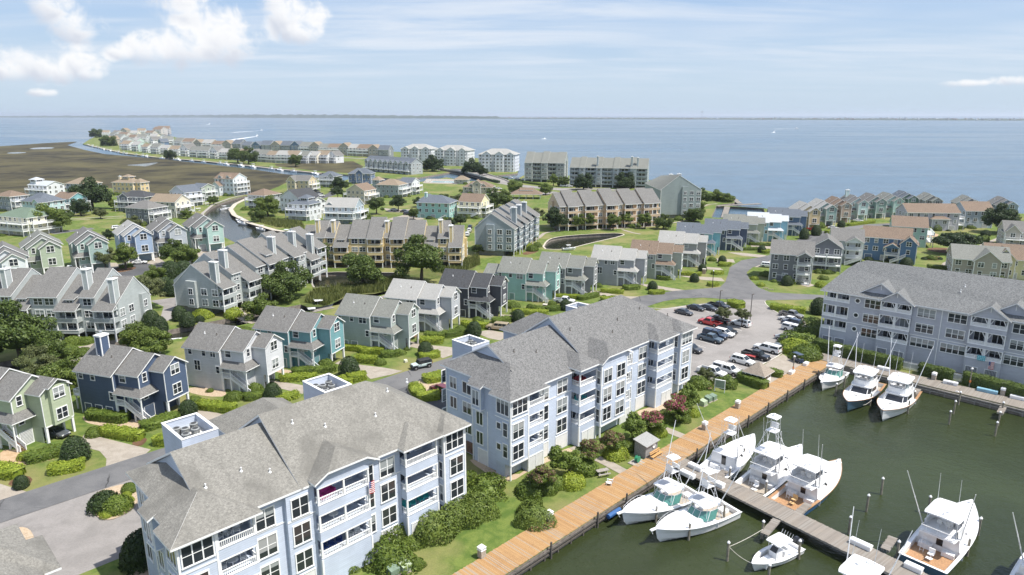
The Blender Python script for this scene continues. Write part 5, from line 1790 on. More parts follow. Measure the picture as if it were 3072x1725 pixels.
house('low tan clubhouse with brown hip roof and dormer',1432,580,-8,19,12,1,(196,186,164),'brown','hip',3.2,decks='',base=1.4,dorm=True,wing=(-2.6,2.6,-2,4,6.6,'gy',2.2),name='clubhouse',cat='clubhouse')
house('small tan pool house with brown hip roof',1382,552,-10,10,8,1,(196,190,172),'tan','hip',2.4,decks='',base=.6,name='pool_house',cat='pool house')
house('charcoal grey house at the road junction with stacked white porches',2368,846,-22,12,12,3,(128,130,134),'grey','gx',3.2,decks='',lod=0,base=.3,porch=(1.6,5.6,2.6,3))
house('dark slate gabled house joined behind the charcoal house',2474,812,-22,9,11,2,(110,114,124),'grey','gy',3.0,decks='f',base=2.2,lod=0)
house('white house with balcony behind the dark slate gable',2535,790,-22,10,13,2,(226,230,234),'grey','gx',3.2,decks='',lod=0,base=2.4,stair=True,porch=(-.5,4.6,2.6,2))
house('cobalt blue house with brown gable roof and white deck',2650,782,-30,15,11,2,(74,120,160),'brown','gx',3.0,decks='',lod=0,base=2.6,wing=(4.6,9.6,-2.6,5,7.0,'gy',2.4),stair=True,porch=(0,4.4,2.8,1))
house('seafoam green house with brown roof behind the cobalt one',2722,740,-24,12,12,2,(176,218,200),'brown','gx',3.2,decks='r',lod=0)
house('large lavender grey house with brown roof and white bay',2794,690,-6,22,12,2,(188,186,196),'brown','gx',3.2,decks='r',lod=0,wing=(-1,6,-1.8,3,5.4,'hip',1.2))
house('blue grey house with brown roof joined to the lavender house',2932,684,-6,12,12,2,(170,184,198),'brown','gx',3.4,decks='',lod=0)
house('taupe house with grey cross gable behind the lavender condo',2935,838,-25,15,13,2,(176,166,148),'sage','gx',3.4,decks='',base=.6,wing=(-2,5,-1.6,5,6.2,'gy',3.0))
house('pale yellow house with brown roof behind the lavender condo',3035,836,-25,15,13,2,(222,214,158),'brown','gx',3.6,decks='',base=.6,wing=(-6,0,-1.4,5,6.2,'gy',3.2))
house('grey roofed house at the right edge above the yellow one',3072,745,-25,14,12,2,(190,182,170),'grey','gx',3.4,decks='f',base=.6,wing=(-7,-2,-1,5,6.2,'gy',2.6))
t = thing('pavilion','open brown roofed pavilion beside the clubhouse lawn','pavilion',(*G(1578,597),0),R(-5))
rf = MB()
hip_roof(rf,-9,9,0,9,3.2,2.4,.9)
gable_roof(rf,-4,4,2.5,6.5,5.2,1.2,'x',.4,.3)
rf.build('roof',[ROOFS['brown'],WHITE],t)
for x in (-8.6,-4.3,0,4.3,8.6):
 for y in (.3,8.7):
  MB().box(-.14,.14,-.14,.14,0,3.1).build('post',WHITE,t,(x,y,0))
MB().box(-4,4,2.6,6.4,4.4,5.3).build('cupola_wall',WHITE,t)
o = flat('pool_terrace',gp([(1268,549),(1280,536),(1378,538),(1372,553)]),.01,CONC)
t = thing('swimming_pool','small turquoise swimming pool beside the pool house','pool',(*G(1330,546),0),R(-8))
MB().box(-9,9,-4,4,.02,.05).build('water',plain('pool_water',(.20,.50,.58),.05,var=.1),t)
MB().box(-9.4,9.4,-4.4,-4,.015,.09).box(-9.4,9.4,4,4.4,.015,.09).box(-9.4,-9,-4,4,.015,.09).box(9,9.4,-4,4,.015,.09).build('coping',WHITE,t)
m = MB()
for a,b in (((-12,-7),(12,-7)),((12,-7),(12,7)),((-12,-7),(-12,7)),((-12,7),(12,7))):
 rail(m,(*a,0),(*b,0),1.3,.5,True,0,False,.04)
m.build('fence',WHITE,t)
pts = smooth_line(gp([(1338,511),(1375,517),(1420,526),(1465,537),(1510,548)]),1)
o0 = pts[0]
t = thing('road_bridge','low concrete road bridge over the far canal','bridge',(o0[0],o0[1],0))
br,pr = MB(),MB()
n = len(pts)
rings,lw,rw = [],[],[]
for i,p in enumerate(pts):
 a,b = pts[max(0,i - 1)],pts[min(n - 1,i + 1)]
 d = Vector((b[0] - a[0],b[1] - a[1],0)).normalized()
 q = Vector((-d.y,d.x,0))
 h = .1 + 2.2 * math.sin(math.pi * i / (n - 1))
 c0 = Vector((p[0] - o0[0],p[1] - o0[1],h))
 A_,B_ = c0 + q * 5,c0 - q * 5
 rings.append([tuple(B_),tuple(A_),(A_.x,A_.y,h - .9),(B_.x,B_.y,h - .9)])
 for e,lst in ((A_,lw),(B_,rw)):
  lst.append([(e.x - q.x * .2,e.y - q.y * .2,h),(e.x + q.x * .2,e.y + q.y * .2,h),(e.x + q.x * .2,e.y + q.y * .2,h + .9),(e.x - q.x * .2,e.y - q.y * .2,h + .9)])
MB().loft(rings).build('deck',LOT,t)
for lst in (lw,rw):
 MB().loft(lst).build('parapet',KERB,t)
# big white sound-front condos and the townhouse row
def white_condo(label,u,v,ang,L,D,fl,wcol,gables,rise=4.5):
 p = G(u,v)
 t = thing('white_condo',label,'condo',(p[0],p[1],0),R(ang))
 sm = siding('siding_%d_%d_%d' % wcol,C_(*wcol),.25)
 wall,rf,trim = MB(),MB(),MB()
 ze = fl * 3.0 + .6
 wall.box(0,L,0,D,0,ze)
 hip_roof(rf,0,L,0,D,ze,rise,.8)
 for (x,w,yo) in gables:
  gable_wall(wall,x - w / 2,x + w / 2,-yo,D * .5,0,ze,w * .32,'y')
  gable_roof(rf,x - w / 2,x + w / 2,-yo,D * .5,ze,w * .32,'y',.5,.4)
 for q in range(fl):
  z = .6 + q * 3.0 + .8
  n = int(L / 3.4)
  for i in range(n):
   x = L * (i + .5) / n
   off = 0.0
   for (gx,w,yo) in gables:
    if abs(x - gx) < w / 2:
     off = -yo
   window(t,'f',x,z,1.9 if i % 3 else 1.2,1.6,off,2,1,.18,1)
  for i in range(int(D / 4)):
   window(t,'r',2 + 4.0 * i,z,1.5,1.6,L,2,1,.18,1)
   window(t,'l',2 + 4.0 * i,z,1.5,1.6,0,2,1,.18,1)
  trim.box(-.1,L + .1,-.12,0,.55 + q * 3.0,.75 + q * 3.0)
 wall.build('wall',sm,t)
 trim.build('trim',WHITE,t)
 rf.build('roof',[ROOFS['light'],WHITE],t)
white_condo('white five storey condo with corner turret, leftmost of three',1204,490,-14,34,20,5,(222,226,230),[(6,7,2),(17,8,2.5),(29,7,2)])
white_condo('white five storey condo with long balconies, middle of three',1305,496,-18,36,20,5,(226,228,232),[(7,7,2),(19,9,3),(31,7,2)])
white_condo('white five storey condo nearest the bridge, rightmost of three',1436,514,-12,34,20,5,(226,230,234),[(8,8,2),(20,8,3),(30,6,2)])
t = thing('townhouse_row','grey townhouse row with many small gables and white decks beyond the canal','townhouses',(*G(1096,512),0),R(-42))
sm = siding('siding_170_178_182',C_(170,178,182),.25)
wall,rf,rl,dk,trim = MB(),MB(),MB(),MB(),MB()
LT = 66
gable_wall(wall,0,LT,0,13,0,9.6,4.0,'x')
gable_roof(rf,0,LT,0,13,9.6,4.0,'x',.6,.5)
for i in range(9):
 x = 4 + i * 7.2
 gable_wall(wall,x - 2.2,x + 2.2,-1.4,6,0,9.4,2.0,'y')
 gable_roof(rf,x - 2.2,x + 2.2,-1.4,6,9.4,2.0,'y',.4,.4)
 for q in range(3):
  z = .8 + q * 3
  window(t,'f',x,z + .7,2.4,1.6,-1.4,2,1,.18,1)
  window(t,'f',x + 3.6,z + .7,1.6,1.6,0,2,1,.18,1)
 dk.box(x - 2.4,x + 4.6,-3.6,-1.4,2.8,3.0)
 rail(rl,(x - 2.4,-3.6,3.0),(x + 4.6,-3.6,3.0),.95,.6,True,0,False,.06)
 rail(rl,(x + 1.8,-.2,6.0),(x + 5.0,-.2,6.0),.95,.6,True,0,False,.06)
for y in (3,7,10):
 for q in range(3):
  window(t,'r',y,1.4 + q * 3,1.4,1.6,LT,2,1,.18,1)
wall.build('wall',sm,t); rf.build('roof',[ROOFS['blue'],WHITE],t); dk.build('deck',WHITE,t); rl.build('railing',WHITE,t)
# the long peninsula: rows of small houses
def far_house(name,wcol,rcol,W,D,ze,rise,axis,deck=True):
 """prototype far house with gable roof, white decks and windows; copied along the rows"""
 t = put(name,None)
 sm = siding('siding_%d_%d_%d' % wcol,C_(*wcol),.25)
 wall,rf = MB(),MB()
 gable_wall(wall,-W / 2,W / 2,0,D,0,ze,rise,axis)
 gable_roof(rf,-W / 2,W / 2,0,D,ze,rise,axis,.6,.4)
 wall.build('wall',sm,t)
 rf.build('roof',[ROOFS[rcol],WHITE],t)
 if deck:
  dk = MB()
  for z in (2.6,5.4):
   dk.box(-W / 2,W / 2,-2.4,0,z - .25,z)
   dk.box(-W / 2,W / 2,-2.4,-2.3,z + .1,z + .95)
  for x in (-W / 2 + .2,0,W / 2 - .2):
   dk.box(x - .15,x + .15,-2.4,-2.1,0,6.3)
  dk.build('deck',WHITE,t)
 for z in (3.2,6.0):
  for x in (-W * .28,W * .05,W * .3):
   window(t,'f',x,z,1.7,1.6,0,2,1,.22,1)
  window(t,'r',D * .35,z,1.4,1.5,W / 2,2,1,.22,1)
  window(t,'l',D * .35,z,1.4,1.5,-W / 2,2,1,.22,1)
 return t
PROT = [('white walled','tan roofed',far_house('peninsula_house',(222,226,226),'tan',13,11,7.6,3.6,'x')),('pale grey','grey roofed',far_house('peninsula_house',(198,204,206),'sage',14,11,7.6,3.8,'x')),
  ('cream','light roofed',far_house('peninsula_house',(226,218,196),'light',13,11,7.8,3.4,'x')),('aqua','grey roofed',far_house('peninsula_house',(190,214,206),'light',12,11,7.6,3.4,'x')),
  ('white','grey gabled',far_house('peninsula_house',(226,228,228),'grey',11,12,7.8,4.2,'y')),('slate blue','dark roofed',far_house('peninsula_house',(96,128,162),'blue',12,12,8.2,4.4,'y',False)),
  ('tan','brown roofed',far_house('peninsula_house',(188,178,162),'tan',12,11,8.2,4.0,'y',False)),('grey','dark roofed',far_house('peninsula_house',(140,146,152),'blue',12,12,8.2,4.2,'x',False)),
  ('blush','rust roofed',far_house('peninsula_house',(206,198,188),'brown',15,12,7.8,3.4,'x'))]
_first = set()
def place_far(k,u,v,rz,where,group,sc=1.0):
 wn,rn,src = PROT[k]
 p = G(u,v)
 lab = '%s %s house %s' % (rn,wn,where)
 if k in _first:
  dup(src,(p[0],p[1],0),rz,lab,group,sc)
  THINGS[-1]['category'] = 'house'
 else:
  _first.add(k)
  src.location = (p[0],p[1],0)
  src.rotation_euler = (0,0,rz)
  src.scale = (sc,) * 3
  tag(src,lab,'house',group)
def row(px,n,ks,where,group,rz0,jit=.12,sc=1.0):
 P_ = [Vector((*p,0)) for p in px]
 seg = [(P_[i + 1] - P_[i]).length for i in range(len(P_) - 1)]
 tot = sum(seg)
 for i in range(n):
  d = tot * (i + .5) / n
  j = 0
  while d > seg[j] and j < len(seg) - 1:
   d -= seg[j]; j += 1
  q = P_[j].lerp(P_[j + 1],d / seg[j])
  place_far(ks[i % len(ks)],q.x,q.y,R(rz0) + rnd.uniform(-jit,jit),where,group,sc * rnd.uniform(.92,1.1))
row([(362,449),(470,462),(600,473),(720,481),(860,490),(1010,489)],22,[0,3,0,1,2,0,4,1,1,4,2,1,0,4,1],'facing the canal on the peninsula','peninsula houses along the canal',-22,sc=1.15)
row([(520,441),(620,449),(760,456),(900,460),(1040,466),(1165,474)],22,[1,8,6,2,8,6,7,7,5,7,6,7,5,1,6],'in the rear row of the peninsula','peninsula houses in the rear row',-20,sc=1.2)
for (u,v,k,s) in [(318,409,0,1.6),(345,412,8,1.7),(372,405,6,1.8),(338,420,1,1.9),(368,421,8,1.8),(402,412,2,1.7),(425,404,0,1.8),(448,412,8,1.7),(472,405,8,2.3),(492,403,8,2.4),(460,424,2,1.6),
      (425,428,1,1.7),(395,428,8,1.6),(352,432,1,1.9),(330,436,6,1.6),(490,428,4,1.6),(505,434,1,1.5),(455,436,4,1.5),(405,438,3,1.5),(372,440,1,1.6),(480,441,5,1.3)]:
 place_far(k,u,v,R(rnd.uniform(-50,20)),'clustered at the peninsula tip','peninsula houses at the tip',s * .8)
# the far shore
FORE = leaf_mat('far_wood',(.06,.085,.06),(.09,.12,.075),.1)
def far_shore():
 mb = MB()
 us = np.linspace(-900,4000,560)
 r2 = random.Random(4)
 prev = []
 for k,u in enumerate(us):
  f = (u + 900) / 4900
  vb = 352.6 + max(0,(u - 600)) / 2472 * 9.0
  p = G(u,vb)
  d = math.hypot(*p)
  hill = 30 + 34 * math.exp(-((u - 850) / 420) ** 2) + 6 * math.exp(-((u - 250) / 300) ** 2)
  hill *= (.42 if u > 1500 else 1.0)
  h = hill * (.85 + .3 * r2.random())
  q = (p[0] * 1.05,p[1] * 1.05)
  prev.append(((p[0],p[1],-1.3),(p[0] * 1.008,p[1] * 1.008,h * .8),(q[0],q[1],h),(q[0] * 1.06,q[1] * 1.06,-1.3)))
 for a,b in zip(prev,prev[1:]):
  for i in range(3):
   mb.poly([a[i],b[i],b[i + 1],a[i + 1]])
 o = mb.build('far_shore',FORE)
 struct(o)
 dn = MB()
 for (u0,u1,h) in [(1030,1075,22),(1105,1260,30),(1265,1300,20)]:
  for i in range(6):
   ua,ub = u0 + (u1 - u0) * i / 6,u0 + (u1 - u0) * (i + 1) / 6
   vb = 352.4 + max(0,(ua - 600)) / 2472 * 9.0
   a,b = G(ua,vb),G(ub,vb)
   hh = h * math.sin(math.pi * (i + .5) / 6)
   dn.poly([(a[0] * .998,a[1] * .998,0),(b[0] * .998,b[1] * .998,0),(b[0] * 1.01,b[1] * 1.01,hh + 6),(a[0] * 1.01,a[1] * 1.01,hh + 6)])
 struct(dn.build('far_dunes',SAND))
 tb = MB()
 for i in range(950):
  u = r2.uniform(1290,3200)
  vb = 352.4 + max(0,(u - 600)) / 2472 * 9.0
  p = G(u,vb - r2.uniform(-.2,1.3))
  w,h = r2.uniform(9,24),r2.uniform(7,15) * (1.5 if r2.random() < .08 else 1)
  tb.rbox((p[0],p[1],4),(w,12,h),r2.uniform(-.4,.4),r2.choice((0,0,1,2,3)))
 o = tb.build('far_town',[plain('far_white',(.55,.55,.55),.7),plain('far_tan',(.40,.34,.28),.7),plain('far_grey',(.28,.28,.29),.7),plain('far_brick',(.30,.17,.13),.7)])
 o['kind'] = 'stuff'
 tag(o,'distant beach town strung along the far shore','town',None,'stuff')
 p = G(2105,357)
 tag(MB().tube([(0,0,0),(0,0,105)],3,5,0,1).box(-6,6,-6,6,86,104).build('water_tower',plain('far_mast',(.3,.3,.32),.7),None,(p[0],p[1],0)),'thin distant tower rising above the far shore town','tower')
far_shore()
# vegetation
nr = np.random.default_rng(5)
LEAF_BRIGHT = leaf_mat('clipped_bright',(.13,.19,.015),(.36,.42,.05),.2)
LEAF_MID = leaf_mat('shrub_green',(.06,.105,.014),(.19,.25,.04),.3)
LEAF_DARK = leaf_mat('holly_dark',(.016,.034,.010),(.060,.095,.026),.25)
LEAF_OAK = leaf_mat('oak_green',(.034,.062,.012),(.13,.18,.036),.3)
LEAF_LITE = leaf_mat('light_tree_green',(.06,.10,.014),(.20,.255,.05),.3)
LEAF_OLIVE = leaf_mat('olive_green',(.06,.08,.025),(.17,.19,.07),.3)
LEAF_PINK = leaf_mat('crape_pink',(.20,.04,.06),(.42,.13,.17),.2)
LEAF_RUST = leaf_mat('crape_faded',(.13,.075,.045),(.24,.16,.10),.3)
LEAF_REED = leaf_mat('reed_green',(.07,.095,.02),(.20,.215,.07),.1)
BARK = plain('bark',(.085,.068,.052),.9,var=.3,vs=3)
def quad_cloud(name,C,N,S,mats,mi=None,core=None,core_mi=0,asp=1.5):
 """one mesh of loose leaf quads: centres C, normals N, sizes S"""
 n = len(C)
 N = N / np.maximum(np.linalg.norm(N,axis=1,keepdims=True),1e-6)
 up = nr.normal(size=(n,3))
 T = np.cross(N,up)
 T /= np.maximum(np.linalg.norm(T,axis=1,keepdims=True),1e-6)
 B = np.cross(N,T)
 S = S[:,None] if np.ndim(S) else np.full((n,1),S)
 V = np.stack([C - T * S * asp,C + B * S * .6,C + T * S * asp,C - B * S * .6],1).reshape(-1,3)
 nf = n
 me = bpy.data.meshes.new(name)
 cv,cf = core if core else ([],[])
 me.vertices.add(n * 4 + len(cv))
 allv = np.concatenate([V,np.array(cv,float).reshape(-1,3)]) if len(cv) else V
 me.vertices.foreach_set('co',allv.astype(np.float32).ravel())
 li = np.arange(n * 4,dtype=np.int32)
 fs = [li]
 starts = np.arange(0,n * 4,4,dtype=np.int32)
 totals = np.full(n,4,np.int32)
 if len(cf):
  ci = np.array(cf,np.int32) + n * 4
  fs.append(ci.ravel())
  starts = np.concatenate([starts,n * 4 + np.arange(0,ci.size,ci.shape[1],dtype=np.int32)])
  totals = np.concatenate([totals,np.full(len(cf),ci.shape[1],np.int32)])
 loops = np.concatenate(fs)
 me.loops.add(len(loops))
 me.loops.foreach_set('vertex_index',loops)
 me.polygons.add(len(starts))
 me.polygons.foreach_set('loop_start',starts)
 me.polygons.foreach_set('loop_total',totals)
 for m in mats:
  me.materials.append(m)
 if mi is not None:
  me.polygons.foreach_set('material_index',np.concatenate([mi,np.full(len(starts) - n,core_mi)]).astype(np.int32))
 me.update(calc_edges=True)
 me.validate()
 return me
def sphere_core(r,n=10,m=6,zs=1.0,z0=0.0,prof=None):
 v,f = [],[]
 for j in range(m + 1):
  t = math.pi * j / m
  for i in range(n):
   a = 2 * math.pi * i / n
   v.append((r * math.sin(t) * math.cos(a),r * math.sin(t) * math.sin(a),z0 + r * zs * math.cos(t)))
 for j in range(m):
  for i in range(n):
   f.append((j * n + i,(j + 1) * n + i,(j + 1) * n + (i + 1) % n,j * n + (i + 1) % n))
 return v,f
def lump(d,seed,amp=.12):
 """smooth-ish directional radius noise"""
 r2 = np.random.default_rng(seed)
 k = r2.normal(size=(6,3)) * 2.2
 ph = r2.uniform(0,6.28,6)
 return 1 + amp * np.sin(d @ k.T + ph).mean(1) * 2.2
def dome_mesh(seed,mat,n=1700,leaf=.055,flat_=.85,amp=.15):
 d = nr.normal(size=(n,3))
 d /= np.linalg.norm(d,axis=1,keepdims=True)
 d[:,2] = np.abs(d[:,2]) * 1.05 - .15
 r = lump(d,seed,amp) * nr.uniform(.90,1.04,n)
 C = d * r[:,None]
 C[:,2] = np.maximum(C[:,2] * flat_ + .12,.02)
 N = d + nr.normal(size=(n,3)) * .4
 return quad_cloud('foliage',C,N,nr.uniform(.7,1.3,n) * leaf,[mat],core=sphere_core(.87 if amp < .12 else (.80 if amp < .2 else .64),10,6,flat_,.08))
def cone_mesh(seed,mat,n=2200,leaf=.06,H=2.1):
 t = nr.uniform(0,1,n) ** .8
 a = nr.uniform(0,6.283,n)
 prof = np.where(t < .18,.82 + t,1.0 * np.sqrt(np.maximum(0,1 - ((t - .18) / .84) ** 1.9)))
 r = prof * nr.uniform(.9,1.05,n) * (1 + .06 * np.sin(a * 3 + seed))
 C = np.stack([r * np.cos(a),r * np.sin(a),t * H + .03],1)
 N = np.stack([np.cos(a),np.sin(a),.35 + t * .8],1) + nr.normal(size=(n,3)) * .5
 v,f = [],[]
 for j in range(9):
  tt = j / 8
  p = (.82 + tt) if tt < .18 else math.sqrt(max(0,1 - ((tt - .18) / .84) ** 1.9))
  for i in range(10):
   q = 2 * math.pi * i / 10
   v.append((p * .9 * math.cos(q),p * .9 * math.sin(q),tt * H * .96))
 for j in range(8):
  for i in range(10):
   f.append((j * 10 + i,j * 10 + (i + 1) % 10,(j + 1) * 10 + (i + 1) % 10,(j + 1) * 10 + i))
 return quad_cloud('foliage',C,N,nr.uniform(.7,1.3,n) * leaf,[mat],core=(v,f))
def hedge_mesh(L,W,H,mat,dens=34,leaf=.13,rnd_=.35):
 """clipped hedge, rounded ends and shoulders, along x"""
 area = 2 * L * H + L * W + 2 * W * H
 n = int(min(3000,dens * area))
 k = nr.uniform(0,1,n) * (2 * H + W)
 x = nr.uniform(-L / 2,L / 2,n)
 y = np.where(k < H,-W / 2,np.where(k < H + W,k - H - W / 2,W / 2))
 z = np.where(k < H,k,np.where(k < H + W,H,2 * H + W - k))
 e = np.abs(x) / (L / 2)
 sh = np.sqrt(np.maximum(.0,1 - np.maximum(0,(np.abs(x) - (L / 2 - W / 2)) / (W / 2 + .01)) ** 2))
 y = y * (.25 + .75 * sh)
 ry = np.abs(y) / (W / 2 + 1e-3)
 z = np.where(z > H - .01,H - rnd_ * ry ** 5 * .8,z)
 C = np.stack([x,y,np.maximum(z,.03)],1) + nr.normal(size=(n,3)) * .045
 C[:,2] += .06 * np.sin(x * 1.7 + L)
 N = np.stack([np.where(e > .93,np.sign(x),0) * .8,np.where(z < H * .92,np.sign(y),0),np.where(z >= H * .92,1.0,.15)],1) + nr.normal(size=(n,3)) * .28
 v,f = [],[]
 xs = [-L / 2 + .12,-L / 2 + W * .16,-L / 2 + W * .45,L / 2 - W * .45,L / 2 - W * .16,L / 2 - .12]
 ws = [.35,.72,.97,.97,.72,.35]
 for xx,w in zip(xs,ws):
  w2 = (W / 2 - .06) * w
  for (yy,zz) in ((-w2,0),(-w2,H - rnd_ * .7),(-w2 * .72,H - .08),(w2 * .72,H - .08),(w2,H - rnd_ * .7),(w2,0)):
   v.append((xx,yy,zz))
 for j in range(5):
  for i in range(5):
   f.append((j * 6 + i,(j + 1) * 6 + i,(j + 1) * 6 + i + 1,j * 6 + i + 1))
 f += [(0,1,4,5),(1,2,3,4),(30,35,34,31),(31,34,33,32)]
 return quad_cloud('foliage',C,N,nr.uniform(.7,1.3,n) * leaf,[mat],core=(v,f))
def crown_mesh(seed,mat,clumps=34,per=150,leaf=.055,flat_=.72,mat2=None,top2=.0,gap=.5):
 """tree crown of unit radius made of leaf clumps with gaps between"""
 r2 = np.random.default_rng(seed)
 Cs,Ns,Ms = [],[],[]
 for i in range(clumps):
  d = r2.normal(size=3)
  d /= np.linalg.norm(d)
  if d[2] < -.6:
   d[2] *= -.4
  rr = r2.uniform(.45,.86) if i > clumps * .25 else r2.uniform(.1,.5)
  c0 = d * rr
  cr = r2.uniform(.20,.36)
  q = nr.normal(size=(per,3))
  q /= np.linalg.norm(q,axis=1,keepdims=True)
  rad = cr * nr.uniform(.35,1.0,per) ** .5
  C = c0 + q * rad[:,None] * np.array([1,1,.75])
  Cs.append(C)
  Ns.append(q + np.array([0,0,.5]) + nr.normal(size=(per,3)) * .7)
  Ms.append(((C[:,2] > top2) & (nr.random(per) < .6)).astype(int) if mat2 else np.zeros(per,int))
 C = np.concatenate(Cs); N = np.concatenate(Ns); M = np.concatenate(Ms)
 C[:,2] *= flat_
 return quad_cloud('crown',C,N,nr.uniform(.6,1.4,len(C)) * leaf,[mat] + ([mat2] if mat2 else []),mi=M,core=sphere_core(.50,8,5,flat_ * .8,0))
def trunk_mesh(seed,h=1.0,r=.07,limbs=6,multi=1,spread=.55):
 r2 = random.Random(seed)
 mb = MB()
 for s in range(multi):
  a0 = r2.uniform(0,6.28)
  off = .0 if multi == 1 else .06
  b = Vector((off * math.cos(a0),off * math.sin(a0),0))
  lean = Vector((math.cos(a0),math.sin(a0),0)) * (.06 if multi == 1 else .22)
  rr = r / math.sqrt(multi)
  top = b + lean + Vector((0,0,h * .6))
  mb.tube([b,b + lean * .4 + Vector((0,0,h * .3)),top],rr * 1.25,7,0,rr * .7)
  for i in range(limbs // multi + 1):
   a = r2.uniform(0,6.28)
   e = top + Vector((math.cos(a) * spread,math.sin(a) * spread,r2.uniform(.25,.55)))
   m_ = top.lerp(e,.5) + Vector((0,0,.06))
   mb.tube([top,m_,e],rr * .6,5,0,rr * .15)
 return mb.mesh('trunk',BARK)
CROWNS = {'oak': [crown_mesh(i,LEAF_OAK,46,330,.032,.92) for i in (1,2,3)],'lite': [crown_mesh(i + 10,LEAF_LITE,42,330,.034,.92) for i in (1,2)],
   'dark': [crown_mesh(i + 20,LEAF_DARK,46,330,.032,.95) for i in (1,2)],'olive': [crown_mesh(31,LEAF_OLIVE,42,330,.033,.85)],
   'pink': [crown_mesh(i + 40,LEAF_MID,28,260,.05,.85,LEAF_PINK,.15) for i in (1,2)],'rust': [crown_mesh(i + 50,LEAF_MID,28,260,.05,.85,LEAF_RUST,.0) for i in (1,2)],
   'green': [crown_mesh(61,LEAF_MID,28,260,.05,.95)],'flat': [crown_mesh(71,LEAF_DARK,48,280,.03,.42),crown_mesh(72,LEAF_OAK,44,280,.03,.5)]}
TRUNKS = [trunk_mesh(3),trunk_mesh(4),trunk_mesh(5,1.0,.07,6,3,.35)]
DOMES = {'bright': [dome_mesh(i,LEAF_BRIGHT) for i in (1,2)],'mid': [dome_mesh(i + 5,LEAF_MID) for i in (1,2)],'dark': [dome_mesh(i + 9,LEAF_DARK) for i in (1,)],'loose': [dome_mesh(i + 12,LEAF_MID,2400,.055,.95,.30) for i in (1,2)],
   'olea': [dome_mesh(i + 15,LEAF_LITE,3000,.045,1.0,.25) for i in (1,2)],'pale': [dome_mesh(19,LEAF_OLIVE,1700,.055,.85,.2)]}
CONES = [cone_mesh(i,LEAF_DARK) for i in (1,2)]
def tree(kind,u,v,r,h,label,group='trees',at_crown=True,trunk=0,name=None,cat='tree'):
 """(u,v) = photo point of the crown centre ; r crown radius ; h crown centre height"""
 p = G(u,v,h) if at_crown else G(u,v)
 t = thing(name or {'oak': 'oak_tree','dark': 'evergreen_tree','pink': 'crape_myrtle','rust': 'crape_myrtle','green': 'crape_myrtle'}.get(kind,'shade_tree'),label,cat,(p[0],p[1],0),rnd.uniform(0,6.28),group)
 lst = CROWNS[kind]
 put('crown',lst[rnd.randrange(len(lst))],t,(0,0,h),rnd.uniform(0,6.28),r)
 o = put('trunk',TRUNKS[2 if kind in ('pink','rust','green') else rnd.randrange(2)],t,(0,0,0),0,(r * .9,r * .9,h * 1.05))
 return t
def dome(kind,u,v,r,label,hs=1.0,group='clipped shrubs',at=None,name='round_shrub',z=0.0):
 p = at or G(u,v)
 lst = DOMES[kind]
 o = put(name,lst[rnd.randrange(len(lst))],None,(p[0],p[1],z),rnd.uniform(0,6.28),(r,r * rnd.uniform(.92,1.08),r * hs))
 return tag(o,label,'shrub',group)
def cone(u,v,r,h,label,group='conical hollies'):
 p = G(u,v)
 o = put('conical_shrub',CONES[rnd.randrange(2)],None,(p[0],p[1],0),rnd.uniform(0,6.28),(r,r,h / 2.1))
 return tag(o,label,'shrub',group)
def hedge(u0,v0,u1,v1,w,h,kind,label,group='clipped hedges',leaf=.13,dens=34):
 a,b = Vector((*G(u0,v0),0)),Vector((*G(u1,v1),0))
 d = b - a
 me = hedge_mesh(d.length + w * .4,w,h,{'bright': LEAF_BRIGHT,'mid': LEAF_MID,'dark': LEAF_DARK,'oak': LEAF_OAK}[kind],dens,leaf)
 c_ = (a + b) / 2
 return tag(put('hedge',me,None,(c_.x,c_.y,0),math.atan2(d.y,d.x)),label,'hedge',group)
